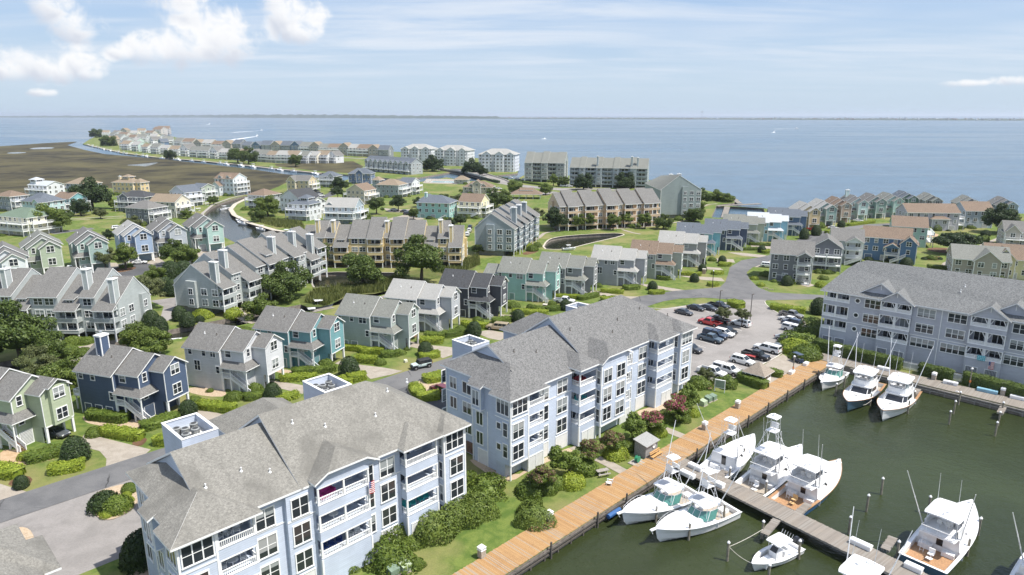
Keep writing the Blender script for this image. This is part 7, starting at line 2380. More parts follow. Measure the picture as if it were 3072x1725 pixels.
def car_meshes(kind,pn,cap=False):
 key = (kind,pn,cap)
 if key in _cm:
  return _cm[key]
 sp = SPEC[kind]
 P = paint(pn)
 b = MB()
 rings = []
 for x,w,zb,zs in sp['st']:
  rings.append([(x,-w * .9,zb),(x,-w,zb + .2),(x,-w,zs - .16),(x,-w * .94,zs),(x,w * .94,zs),(x,w,zs - .16),(x,w,zb + .2),(x,w * .9,zb)][::-1])
 b.loft(rings)
 if kind == 'pickup':        # open load bed
  x0,x1,w = -2.9,-.77,.98
  b.box(x0,x1,-w,-w + .12,.45,1.15); b.box(x0,x1,w - .12,w,.45,1.15)
  b.box(x0,x0 + .1,-w + .12,w - .12,.5,1.13); b.box(x1 - .08,x1,-w + .12,w - .12,.5,1.15)
  b.box(x0 + .1,x1 - .08,-w + .12,w - .12,.5,.72,1)
  b.box(x0 - .14,x0,-.9,.9,.48,.66,2)
  if cap:
   b.loft([[(x0,-.94,1.15),(x1,-.94,1.15),(x1,.94,1.15),(x0,.94,1.15)],[(x0 + .15,-.78,1.84),(x1,-.78,1.86),(x1,.78,1.86),(x0 + .15,.78,1.84)]])
 for x in sp['wb']:          # dark wheel arches
  r = sp['r'] * 1.2
  for s in (-1,1):
   y = s * (max(q[1] for q in sp['st']) + .004)
   b.loft([[(x + r * math.cos(q * math.pi / 8),y + s * d,sp['r'] + r * math.sin(q * math.pi / 8)) for q in range(16)] for d in (-.08,.0)],1)
 xb0,xb1,xr0,xr1,yb,yr,zb,zt = sp['cab']
 c = MB()
 base = [(xb0,-yb,zb - .03),(xb1,-yb,zb - .03),(xb1,yb,zb - .03),(xb0,yb,zb - .03)]
 mid = [(xr0 * .985,-yr * 1.01,zt - .05),(xr1 + .05,-yr * 1.01,zt - .05),(xr1 + .05,yr * 1.01,zt - .05),(xr0 * .985,yr * 1.01,zt - .05)]
 top = [(xr0 + .08,-yr * .9,zt),(xr1 - .1,-yr * .9,zt),(xr1 - .1,yr * .9,zt),(xr0 + .08,yr * .9,zt)]
 c.loft([base,mid,top])
 roofm = BLACKP if kind == 'jeep' else P
 cabm = c.mesh('cabin',[roofm])
 def q_on(p,q,r,s,a0,a1,b0,b1,off):
  """quad on the bilinear patch p-q (bottom) r-s (top)"""
  out = []
  for a,bb in ((a0,b0),(a1,b0),(a1,b1),(a0,b1)):
   lo = Vector(p).lerp(Vector(q),a); hi = Vector(s).lerp(Vector(r),a)
   out.append(lo.lerp(hi,bb))
  n = (out[1] - out[0]).cross(out[3] - out[0]).normalized()
  return [tuple(v + n * off) for v in out]
 glass = []
 fr = MB().slab([(0,0,0)] * 3,0) if False else None
 b4,t4 = base,mid
 glass.append(('windshield',[q_on(b4[1],b4[2],t4[2],t4[1],.05,.95,.08,.93,.012)]))
 glass.append(('rear_window',[q_on(b4[3],b4[0],t4[0],t4[3],.08,.92,.18,.9,.012)]))
 n = {'sedan': 2,'suv': 3,'wagon': 3,'jeep': 3,'pickup': 2}[kind]
 for k in range(n):
  a0,a1 = .08 + .84 * k / n + .012,.08 + .84 * (k + 1) / n - .012
  glass.append(('side_window',[q_on(b4[0],b4[1],t4[1],t4[0],a0,a1,.14,.9,.012)]))
  glass.append(('side_window',[q_on(b4[2],b4[3],t4[3],t4[2],a0,a1,.14,.9,.012)]))
 if cap:
  for s in (-1,1):
   q = [(-2.7,s * .945,1.28),(-1.0,s * .945,1.28),(-1.0,s * .83,1.7),(-2.6,s * .83,1.7)]
   q = [(x,y + s * .012,z) for x,y,z in q]
   glass.append(('cap_window',[q if s < 0 else q[::-1]]))
  glass.append(('cap_window',[[(-2.9,.8,1.25),(-2.9,-.8,1.25),(-2.8,-.7,1.75),(-2.8,.7,1.75)]]))
 gl = []
 for nm,qs in glass:
  m = MB()
  for q in qs:
   m.poly(q)
  gl.append((nm,m.mesh(nm,CARGLASS)))
 xf,wf,zl = sp['st'][-1][0],sp['st'][-2][1],sp['st'][-1][3]
 xr_ = -2.92 if kind == 'pickup' else sp['st'][0][0] - .01
 lamp = MB().box(-.06,.03,-.16,.16,-.08,.1).mesh('headlight',LAMPW)
 tail = MB().box(-.02,.04,-.08,.08,-.2,.16).mesh('taillight',LAMPR)
 grille = MB().box(xf - .02,xf + .03,-wf * .5,wf * .5,.5,zl - .02).box(xf - .1,xf + .08,-wf * .95,wf * .95,.36,.52).mesh('grille',BLACKP)
 mir = MB().box(-.08,.08,-.1,.1,-.08,.08).mesh('mirror',[BLACKP if kind in ('jeep','pickup') else P])
 _cm[key] = (b.mesh('body',[P,BLACKP,ALU]),cabm,gl,lamp,tail,grille,mir,(xf,wf,zl,xr_),wheel_meshes(sp['r'],.25 if kind != 'jeep' else .3))
 return _cm[key]
def car(kind,pn,u,v,ang,label,cap=False,group='parked vehicles',z=.8,at=None,extra=None):
 b,cb,gl,lamp,tail,grille,mir,(xf,wf,zl,xr_),(ty,ri) = car_meshes(kind,pn,cap)
 p = at or G(u,v,z)
 nm = {'sedan': 'parked_car','suv': 'parked_suv','wagon': 'parked_suv','jeep': 'off_road_car','pickup': 'pickup_truck'}[kind]
 t = thing(nm,label,{'pickup': 'pickup truck'}.get(kind,'car'),(p[0],p[1],.025),R(ang),group)
 put('body',b,t); put('cabin',cb,t)
 for n,me in gl:
  put(n,me,t)
 for s in (-1,1):
  put('headlight',lamp,t,(xf - .03,s * wf * .72,zl + .02))
  put('taillight',tail,t,(xr_,s * .82,1.0 if kind != 'sedan' else .78))
  put('mirror',mir,t,(SPEC[kind]['cab'][1] - .55,s * (SPEC[kind]['st'][3][1] + .08),SPEC[kind]['cab'][6] + .1))
  for x in SPEC[kind]['wb']:
   w = put('wheel',ty,t,(x,s * (SPEC[kind]['st'][3][1] - .10),SPEC[kind]['r']))
   put('rim',ri,w)
 put('grille',grille,t)
 if kind == 'jeep':
  fl = MB()
  for x in SPEC[kind]['wb']:
   for s in (-1,1):
    fl.box(x - .55,x + .55,min(s * .8,s * 1.02),max(s * .8,s * 1.02),.92,1.0)
  fl.box(2.0,2.2,-.8,.8,.55,.75)
  fl.build('fender',BLACKP,t)
  sw = put('spare_wheel',ty,t,(-2.25,0,1.05))
  sw.rotation_euler = (0,0,math.pi / 2)
 return t
NE = -46
for a in [('sedan','black',2088,921,NE,'black sedan in the back row of the lot, left one'),('sedan','charcoal',2126,921,NE,'dark grey sedan in the back row of the lot, middle one'),('pickup','black',2156,916,NE,'black pickup in the back row of the lot'),
   ('sedan','charcoal',2052,934,NE,'dark car half hidden behind the middle condo roof'),('pickup','black',2154,958,NE + 180,'black pickup directly behind the red pickup'),('pickup','red',2130,966,NE + 180,'bright red pickup in the parking lot'),
   ('suv','black',2180,990,NE,'black car right of the red pickup'),('suv','white',2222,968,NE + 180,'white crossover beside the thin lot tree'),('suv','white',2172,998,NE,'white car mostly hidden behind the navy pickup'),
   ('pickup','navy',2146,1003,NE,'navy pickup with covered bed between white car and slate pickup',True),('pickup','slate',2131,1014,NE,'slate blue grey pickup in front of the lot row'),('suv','charcoal',2074,1044,NE,'dark car half hidden behind the middle condo right end'),
   ('pickup','white',2136,1114,NE,'white pickup with open bed beside the middle condo'),('pickup','white',2182,1108,NE,'white pickup with bed cap next to the open bed pickup',True),('suv','white',2228,1080,NE,'white suv behind the gazebo'),
   ('pickup','black',2268,1064,NE,'black pickup towing beside the gazebo'),('pickup','white',2302,1044,NE + 180,'white pickup with capped bed and roof racks',True),('sedan','grey',2330,1038,NE + 180,'dark grey sedan behind the capped white pickup'),
   ('sedan','silver',2357,1012,-52,'silver sedan in the right parking row'),('pickup','white',2384,986,-50,'white pickup with bed cap in the right parking row',True),('suv','navy',2376,966,130,'navy suv in the right parking row'),
   ('pickup','pewter',2374,943,-48,'pewter grey pickup at the top of the right parking row'),('sedan','white',2366,955,132,'white car squeezed behind the navy suv'),
   ('wagon','gold',1494,980,161,'beige full size wagon on the light grey house drive'),('pickup','white',1693,901,-19,'white pickup on the mint house drive'),('suv','maroon',1322,1167,135,'maroon crossover behind the curved hedge'),
   ('pickup','white',68,818,-52,'white pickup on the white house drive at far left'),('pickup','white',211,806,-60,'white pickup on the light green house drive'),('sedan','white',418,785,15,'white sedan on the loop road'),
   ('sedan','white',1183,628,10,'white car on the far lawn drive'),('suv','black',1224,640,0,'black suv on the aqua house drive'),('sedan','charcoal',1214,632,0,'dark car behind the black suv'),('suv','white',1125,596,30,'white car beside the tan gable house'),
   ('pickup','red',2440,688,-40,'red pickup between two tall hollies'),('suv','white',2304,795,-25,'white suv beside the charcoal house'),('sedan','white',2500,682,-30,'white car below the waterfront row, left'),('sedan','black',2480,674,-30,'black car behind the white car below the waterfront row'),
   ('sedan','white',2575,661,-20,'white car below the waterfront row, right'),('suv','white',1530,532,-30,'white car outside the lone shore condo, first'),('suv','white',1552,536,-30,'white car outside the lone shore condo, second'),('suv','silver',1574,539,-30,'silver car outside the lone shore condo'),
   ('suv','white',1484,564,0,'white car outside the clubhouse, left'),('pickup','white',1494,566,0,'white pickup outside the clubhouse, right'),('suv','white',1690,557,-20,'white car before the long shore condo, first'),('suv','white',1708,558,-20,'white car before the long shore condo, second'),('sedan','white',1768,562,-20,'white car before the long shore condo, third'),
   ('suv','charcoal',958,580,20,'dark car on the back road, left'),('suv','white',962,586,20,'white car on the back road, front'),('suv','black',948,572,20,'black car on the back road, rear'),
   ('suv','white',1402,702,90,'white car behind the blue grey condo, front'),('suv','white',1408,690,90,'white car behind the blue grey condo, middle'),('suv','navy',1410,680,90,'navy car behind the blue grey condo, rear'),('sedan','white',1000,666,-10,'white car beside the blue grey gable house'),
   ('suv','white',352,682,40,'white car parked behind the bright blue stilt house')]:
 car(*a[:5],a[5],*(a[6:]))
car('jeep','ice',1263,1093,213,'pale mint off road car with black soft top driving on the road',group='moving vehicles')
car('sedan','grey',0,0,-19,'grey car inside the pale green house carport',at=loc2w((-79.5,101.3),-19,6.0,1.4))
def golf_cart(u,v,ang,pn,label):
 p = G(u,v,.5)
 t = thing('golf_cart',label,'golf cart',(p[0],p[1],.025),R(ang))
 P = paint(pn)
 MB().loft([[(-1.1,-.55,.3),(1.15,-.5,.3),(1.15,.5,.3),(-1.1,.55,.3)],[(-1.1,-.58,.62),(1.0,-.5,.7),(1.0,.5,.7),(-1.1,.58,.62)]]).box(.75,1.15,-.5,.5,.68,.95).build('body',P,t)
 MB().box(-.5,.1,-.5,.5,.62,.8).box(-.6,-.45,-.5,.5,.8,1.25).box(-1.0,-.62,-.5,.5,.62,.8).build('seat',plain('cart_seat',(.35,.33,.3),.7),t)
 MB().loft([[(-1.2,-.62,1.85),(.9,-.6,1.85),(.9,.6,1.85),(-1.2,.62,1.85)],[(-1.1,-.5,1.95),(.8,-.5,1.95),(.8,.5,1.95),(-1.1,.5,1.95)]]).build('roof',P if pn != 'white' else WHITE,t)
 for x in (-1.0,.8):
  for s in (-.52,.52):
   MB().tube([(x,s,.6),(x,s,1.86)],.025,5).build('post',BLACKP,t)
 ty,ri = wheel_meshes(.23,.2)
 for x in (-.75,.8):
  for s in (-.5,.5):
   w = put('wheel',ty,t,(x,s,.23)); put('rim',ri,w)
golf_cart(2394,1080,-70,'navy','navy golf cart beside the green mound at the boardwalk head')
golf_cart(467,768,-60,'pewter','small golf cart under the bright blue stilt house')
t = thing('utility_trailer','low black utility trailer with red gear beside the black pickup','trailer',(*G(2252,1070,.6),.025),R(NE))
MB().box(-1.6,1.2,-.8,.8,.45,.55).box(-1.6,1.2,-.8,-.75,.55,.95).box(-1.6,1.2,.75,.8,.55,.95).tube([(1.2,0,.5),(2.3,0,.5)],.05,5).build('bed',BLACKP,t)
ty,ri = wheel_meshes(.3,.18)
for s in (-.9,.9):
 w = put('wheel',ty,t,(-.2,s,.3)); put('rim',ri,w)
MB().box(-.6,.9,-.5,.4,.55,.85).box(-1.3,-.7,-.4,.5,.55,.75).build('cargo',plain('red_gear',(.32,.05,.05),.6,var=.5,vs=4),t)
# boats
GEL = plain('gelcoat_white',(.80,.80,.80),.22,var=.03,coat=.4)
GELB = plain('hull_blue',(.02,.11,.28),.15,var=.05,coat=.6)
GELN = plain('hull_slate_blue',(.07,.13,.19),.2,var=.05,coat=.5)
GELG = plain('hull_sea_green',(.33,.50,.48),.2,var=.05,coat=.5)
TEAK = plain('teak',(.36,.205,.105),.55,var=.2,vs=6)
TEAKD = plain('teak_grey',(.36,.31,.25),.7,var=.15,vs=6)
TINT = glass_mat('boat_black_glass',(.012,.013,.015),(.02,.02,.02),0)
GREENG = glass_mat('boat_green_glass',(.06,.16,.14),(.1,.2,.18),0)
HTOP = plain('hardtop_grey',(.50,.51,.53),.4,var=.05)
PIPE = plain('white_pipe',(.74,.75,.76),.3,.2)
ROPE = plain('rope',(.55,.52,.46),.9)
def hull_fns(L,B,zs0,zs1):
 def bt(s):
  return B / 2 * (.93 + .07 * min(1,s / .3)) * (1 - max(0.0,(s - .42) / .58) ** 2.3 * .985)
 def zs(s):
  return zs0 + (zs1 - zs0) * max(0,(s - .12) / .88) ** 1.5
 return bt,zs
def make_hull(t,L,B,zs0,zs1,s0,hm,floor=TEAKD,toe=None,cockz=.45,coam=.32):
 bt,zs = hull_fns(L,B,zs0,zs1)
 n = 18
 S = [i / (n - 1) for i in range(n)]
 h = MB()
 rings = []
 for s in S:
  x = s * L
  b,z = bt(s),zs(s)
  bc = b * (.90 - .42 * s ** 2.2)
  zc = .12 + .55 * s ** 3
  zk = -.7 + .75 * max(0,(s - .55) / .45) ** 2.5
  xk = x - L * .07 * s ** 4
  bm,zm = bc + (b - bc) * .40,zc + (z - zc) * .55
  rings.append([(x,b,z),(x - L * .012 * s,bm,zm),(x - L * .03 * s ** 3,bc,zc),(xk,0,zk),(x - L * .03 * s ** 3,-bc,zc),(x - L * .012 * s,-bm,zm),(x,-b,z)])
 h.loft(rings,0,False,(False,False))
 h.poly(rings[0],0)
 h.build('hull',[hm],t,smooth=False)
 d = MB()
 r2 = []
 for s in S:
  if s < s0 - .001:
   continue
  b,z = bt(s) - .01,zs(s) + .01
  r2.append([(s * L,b,z),(s * L,b * .55,z + .10 * B / 5),(s * L,0,z + .14 * B / 5),(s * L,-b * .55,z + .10 * B / 5),(s * L,-b,z)])
 sb = s0
 b,z = bt(sb) - .01,zs(sb) + .01
 r2.insert(0,[(sb * L,b,z),(sb * L,b * .55,z + .1),(sb * L,0,z + .14),(sb * L,-b * .55,z + .1),(sb * L,-b,z)])
 d.loft([r[::-1] for r in r2],0,False,(False,False))
 xs = [s0 * L * i / 5 for i in range(6)]
 for sg in (-1,1):
  lo,hi,inn,fl = [],[],[],[]
  for x in xs:
   s = x / L
   b,z = bt(s) - .01,zs(s) + .012
   hi.append((x,sg * b,z)); inn.append((x if x > 0 else coam,sg * (b - coam),z)); fl.append((x if x > 0 else coam,sg * (b - coam),cockz))
  for i in range(5):
   q = [hi[i],hi[i + 1],inn[i + 1],inn[i]]
   d.poly(q if sg < 0 else q[::-1],1)
   q = [inn[i],inn[i + 1],fl[i + 1],fl[i]]
   d.poly(q if sg < 0 else q[::-1],0)
 b,z = bt(0) - .01,zs(0) + .012
 d.poly([(0,-b,z),(coam,-(b - coam),z),(coam,b - coam,z),(0,b,z)][::-1],1)
 d.poly([(coam,-(b - coam),z),(coam,-(b - coam),cockz),(coam,b - coam,cockz),(coam,b - coam,z)][::-1],0)
 d.poly([(coam,-(b - coam),cockz),(s0 * L,-(bt(s0) - coam),cockz),(s0 * L,bt(s0) - coam,cockz),(coam,b - coam,cockz)],2)
 d.box(s0 * L,s0 * L + .05,-bt(s0) + .02,bt(s0) - .02,cockz - .02,zs(s0) + .02,0)
 d.build('deck',[GEL,toe or GEL,floor],t)
 tr = MB()
 for sg in (-1,1):
  tr.tube([(s * L + (.02 if s > .99 else 0),sg * (bt(s) + .02),zs(s) + .03) for s in S],.05 if toe else .045,5)
 tr.build('toe_rail',toe or GEL,t)
 return bt,zs
def outrigger(t,x,y,z,L,lean,aft):
 mb = MB()
 e = (x - aft * L,y + math.copysign(lean * L,y),z + L * math.sqrt(max(.05,1 - lean ** 2 - aft ** 2)))
 mb.tube([(x,y,z),e],.075,6,0,.04)
 for f in (.3,.55):
  c0 = Vector((x,y,z)).lerp(Vector(e),f)
  mb.tube([c0 - Vector((.25,0,0)),c0 + Vector((.25,0,0))],.015,4)
 mb.build('outrigger',PIPE,t)
def bow_rail(t,bt,zs,L,s0=.55,h=.6):
 mb = MB()
 for sg in (-1,1):
  pts = []
  for i in range(8):
   s = s0 + (.985 - s0) * i / 7
   pts.append((s * L,sg * max(.06,bt(s) - .1),zs(s) + h * min(1,i / 1.5)))
   if i:
    mb.tube([(s * L,sg * max(.06,bt(s) - .1),zs(s)),pts[-1]],.016,4)
  mb.tube(pts,.02,5)
 mb.build('bow_rail',PIPE,t)
def panes(t,name,m,quads):
 mb = MB()
 for q in quads:
  mb.poly(q)
 return mb.build(name,m,t)
def rounded_slab(x0,x1,y,z,t,crown=.08,nose=.25):
 n = 9
 out = []
 for i in range(n + 1):
  f = i / n
  x = x0 + (x1 - x0) * f
  w = y * (1 - .16 * max(0,(f - (1 - nose)) / nose) ** 2 - .06 * max(0,(.12 - f) / .12) ** 2)
  out.append([(x,-w,z),(x,-w * .98,z + t),(x,0,z + t + crown),(x,w * .98,z + t),(x,w,z)][::-1])
 return out
def place_boat(name,label,bow,L,ang,group='boats in the marina slips'):
 """bow = plan point of the bow tip ; ang = heading in degrees"""
 a = R(ang)
 return thing(name,label,'boat',(bow[0] - L * math.cos(a),bow[1] - L * math.sin(a),WZ),a,group)
def sportfish(label,bow,ang,L=16.0,B=5.0,hm=None,floor=TEAKD,toe=TEAK,tower=False,fly=True,enclosure=True,name_txt=None,chair=True,rig=9.5,coverm=None,dark_front=True):
 t = place_boat('sport_fishing_boat',label,bow,L,ang)
 bt,zs = make_hull(t,L,B,1.15,2.5,.30,hm or GEL,floor,toe)
 xa,xb = .30 * L,.64 * L
 z0 = zs(.45) + .02
 yb,yf = bt(.42) - .42,bt(.62) * .86
 zt = z0 + 1.35
 xt = .52 * L
 base = [(xa,-yb,z0 - .3),(xb - 1.2,-yb * .9,z0 - .1),(xb,-yf * .75,z0),(xb,yf * .75,z0),(xb - 1.2,yb * .9,z0 - .1),(xa,yb,z0 - .3)]
 top = [(xa,-yb * .90,zt),(xt - .9,-yb * .80,zt),(xt,-yf * .62,zt - .02),(xt,yf * .62,zt - .02),(xt - .9,yb * .80,zt),(xa,yb * .90,zt)]
 MB().loft([base[::-1],top[::-1]][::1]).build('cabin',GEL,t)
 def on(i,j,a0,a1,f0,f1,off=.015):
  P,Q,Rr,S_2 = Vector(base[i]),Vector(base[j]),Vector(top[j]),Vector(top[i])
  out = []
  for a,f in ((a0,f0),(a1,f0),(a1,f1),(a0,f1)):
   out.append(P.lerp(Q,a).lerp(S_2.lerp(Rr,a),f))
  n = (out[1] - out[0]).cross(out[3] - out[0]).normalized()
  return [tuple(v + n * off) for v in out]
 if dark_front:
  panes(t,'windshield',TINT,[on(2,3,.03,.97,.35,.88),on(1,2,.05,.97,.38,.88),on(3,4,.03,.95,.38,.88)])
 panes(t,'side_window',TINT,[on(0,1,.30,.98,.48,.84)])
 panes(t,'side_window',TINT,[on(4,5,.02,.70,.48,.84)])
 MB().poly([(xa - .01,.25,z0 - .25),(xa - .01,-.45,z0 - .25),(xa - .01,-.45,zt - .15),(xa - .01,.25,zt - .15)]).build('cabin_door',TINT,t)
 MB().box(xa - .7,xa - .02,.5,yb * .85,.46,1.1).box(xa - .7,xa - .02,-yb * .85,-.6,.46,1.0).build('mezzanine_seat',GEL,t)
 ztop = zt
 if fly:
  fx0,fx1,fy = xa - 1.3,xt - .2,yb * .86
  f = MB()
  f.loft(rounded_slab(fx0,fx1 + .5,fy,zt,.14,.02))
  zf = zt + .16
  hgt = .95
  ring = [(fx1 - 1.6,-fy * .96),(fx1 - .1,-fy * .72),(fx1 + .25,-fy * .3),(fx1 + .25,fy * .3),(fx1 - .1,fy * .72),(fx1 - 1.6,fy * .96)]
  pts = [(fx0 + 1.3,-fy * .96)] + ring + [(fx0 + 1.3,fy * .96)]
  for p,q in zip(pts,pts[1:]):
   f.faces([(p[0],p[1],zf),(q[0],q[1],zf),(q[0] - .12,q[1] * .96,zf + hgt),(p[0] - .12,p[1] * .96,zf + hgt),(p[0] - .2,p[1] * .93,zf),(q[0] - .2,q[1] * .93,zf),(q[0] - .3,q[1] * .91,zf + hgt),(p[0] - .3,p[1] * .91,zf + hgt)],
     [(0,1,2,3),(5,4,7,6),(3,2,6,7)])
  f.box(fx1 - 1.5,fx1 - .5,-.7,.7,zf,zf + 1.0)
  f.box(fx1 - 1.2,fx1 - .4,-fy * .8,-fy * .45,zf,zf + .5)
  f.build('flybridge',GEL,t)
  c = MB()
  for y in (-.45,.45):
   c.box(fx1 - 2.7,fx1 - 2.2,y - .25,y + .25,zf + .5,zf + .62)
   c.box(fx1 - 2.75,fx1 - 2.65,y - .25,y + .25,zf + .6,zf + 1.2)
   c.tube([(fx1 - 2.45,y,zf),(fx1 - 2.45,y,zf + .5)],.06,6)
  c.build('helm_chair',plain('helm_seat',(.6,.59,.57),.6),t)
  zh = zf + 2.15
  MB().loft(rounded_slab(fx0 + .6,fx1 + .45,fy * .98,zh,.12,.1)).build('hardtop',GEL,t)
  ps = MB()
  for (x,y) in ((fx0 + 1.3,fy * .85),(fx1 - 1.2,fy * .85),(fx1 + .05,fy * .45)):
   for s in (-1,1):
    ps.tube([(x + (.25 if x > fx1 - 1 else 0),s * y,zf + .6),(x,s * y * .95,zh)],.03,5)
  rail(ps,(fx0 + .1,-fy * .9,zf - .05),(fx0 + .1,fy * .9,zf - .05),.85,.9,False,0,False,.02)
  ps.tube([(fx0 + .2,fy * .5,zf),(fx0 - .4,fy * .5,.5)],.03,5)
  ps.tube([(fx0 + .2,fy * .5 + .4,zf),(fx0 - .4,fy * .5 + .4,.5)],.03,5)
  for i in range(6):
   w = (i + .5) / 6
   ps.tube([(fx0 + .2 - .6 * w,fy * .5,zf + (.5 - zf) * w),(fx0 + .2 - .6 * w,fy * .5 + .4,zf + (.5 - zf) * w)],.02,4)
  ps.pieces('flybridge_pipes',PIPE,t)
  if enclosure:
   e = []
   for s in (-1,1):
    q = [(fx1 - 1.4,s * fy * .86,zf + .95),(fx1 - .2,s * fy * .66,zf + .95),(fx1 - .1,s * fy * .62,zh - .02),(fx1 - 1.3,s * fy * .82,zh - .02)]
    e.append(q if s < 0 else q[::-1])
   MB().poly(e[0]).poly(e[1]).build('side_curtain',CLEAR,t)
  ztop = zh + .2
  MB().lathe([(.34,0),(.36,.1),(.30,.24),(.02,.3)],10,0,(fx0 + 2.2,-.4,zh + .16)).build('radar_dome',GEL,t)
  MB().box(fx0 + 1.2,fx0 + 1.35,-.9,.9,zh + .42,zh + .52).tube([(fx0 + 1.27,0,zh + .1),(fx0 + 1.27,0,zh + .45)],.08,6).build('radar_bar',GEL,t)
  tw0,tw1,tz = fx0 + 1.0,fx1 - .2,zh + .18
 else:
  tw0,tw1,tz,fy = xa,xt,zt,yb * .86
 if tower:
  w = MB()
  zt2 = tz + 3.0
  xm = (tw0 + tw1) / 2
  for s in (-1,1):
   w.tube([(tw0 - .2,s * (bt(.3) - .15),zs(.3)),(xm - .7,s * .75,zt2)],.035,5)
   w.tube([(tw1 + .4,s * (bt(.5) - .3),zs(.5)),(xm + .6,s * .65,zt2)],.035,5)
   w.tube([(tw0 + .1,s * fy * .9,tz),(xm + .3,s * .7,zt2)],.025,5)
   w.tube([(tw1,s * fy * .8,tz),(xm - .4,s * .7,zt2)],.025,5)
   w.tube([(xm - .7,s * .75,zt2),(xm + .6,s * .65,zt2)],.03,5)
   w.tube([(xm - .7,s * .75,zt2 + 1.0),(xm + .6,s * .65,zt2 + 1.0)],.025,5)
   for x in (-.7,.6):
    w.tube([(xm + x,s * .72,zt2),(xm + x * .8,s * .62,zt2 + 2.0)],.025,5)
  for i in range(8):
   f = i / 8
   w.tube([(tw0 - .1 + f * (xm - .6 - tw0),.55 * (1 - f) + .5,zs(.3) + 1 + f * (zt2 - zs(.3) - 1)),(tw0 - .1 + f * (xm - .6 - tw0),.55 * (1 - f) + .9,zs(.3) + 1 + f * (zt2 - zs(.3) - 1))],.018,4)
  w.box(xm + .35,xm + .6,-.5,.5,zt2 + .3,zt2 + 1.0)
  w.build('tower',PIPE,t)
  MB().loft(rounded_slab(xm - .8,xm + .8,.75,zt2 - .06,.06,.0)).loft(rounded_slab(xm - .9,xm + .8,.8,zt2 + 2.0,.08,.05)).build('tower_top',GEL,t)
  MB().lathe([(.3,0),(.32,.15),(.2,.35),(.02,.4)],10,0,(xm,0,zt2 + 2.12)).build('tower_dome',GEL,t)
 for s in (-1,1):
  outrigger(t,tw0 + 1.0,s * (fy * 1.0),z0 + .9,rig,.16,.42)
 for y in (-1.1,1.1):
  MB().tube([(tw0 + 1.6,y,tz),(tw0 + .9,y,tz + 4.8)],.035,5,0,.02).build('antenna',PIPE,t)
 if chair:
  fc = MB().lathe([(.28,.46),(.1,.5),(.08,1.0)],8,0,(.17 * L,0,0)).box(.17 * L - .3,.17 * L + .3,-.32,.32,1.0,1.1).box(.17 * L + .2,.17 * L + .32,-.32,.32,1.1,1.65).box(.17 * L - .9,.17 * L - .4,-.3,.3,.75,.8)
  fc.build('fighting_chair',GEL if coverm is None else coverm,t)
 if L > 14:
  MB().box(.70 * L,.70 * L + .5,-.25,.25,zs(.7) + .1,zs(.7) + .19).build('hatch',TINT,t)
  MB().box(.985 * L - .9,.985 * L - .2,-.12,.12,zs(.97) + .12,zs(.97) + .3).build('anchor_roller',PIPE,t)
 if name_txt:
  fcv = bpy.data.curves.new('boat_name','FONT')
  fcv.body = name_txt[0]
  fcv.size = name_txt[1]
  fcv.align_x = 'CENTER'
  fcv.extrude = .005
  tmp = bpy.data.objects.new('tmp',fcv)
  COL.objects.link(tmp)
  dg = bpy.context.evaluated_depsgraph_get()
  me = bpy.data.meshes.new_from_object(tmp.evaluated_get(dg))
  bpy.data.objects.remove(tmp)
  me.materials.clear()
  me.materials.append(name_txt[2])
  o = put('boat_name',me,t,(-.03,name_txt[4] if len(name_txt) > 4 else 0,.5))
  o.rotation_euler = (math.pi / 2,0,-math.pi / 2)
  if len(name_txt) > 4:      # coiled hoses over the transom
   for q in range(3):
    MB().tube([(-.06,.5 + .25 * q + .28 * math.cos(a_ * .7),.75 + .42 * math.sin(a_ * .7)) for a_ in range(10)],.03,5).build('hose_coil',GEL,t)
 return t
CLEAR = glass_mat('clear_vinyl',(.30,.33,.34),(.3,.3,.3),0)
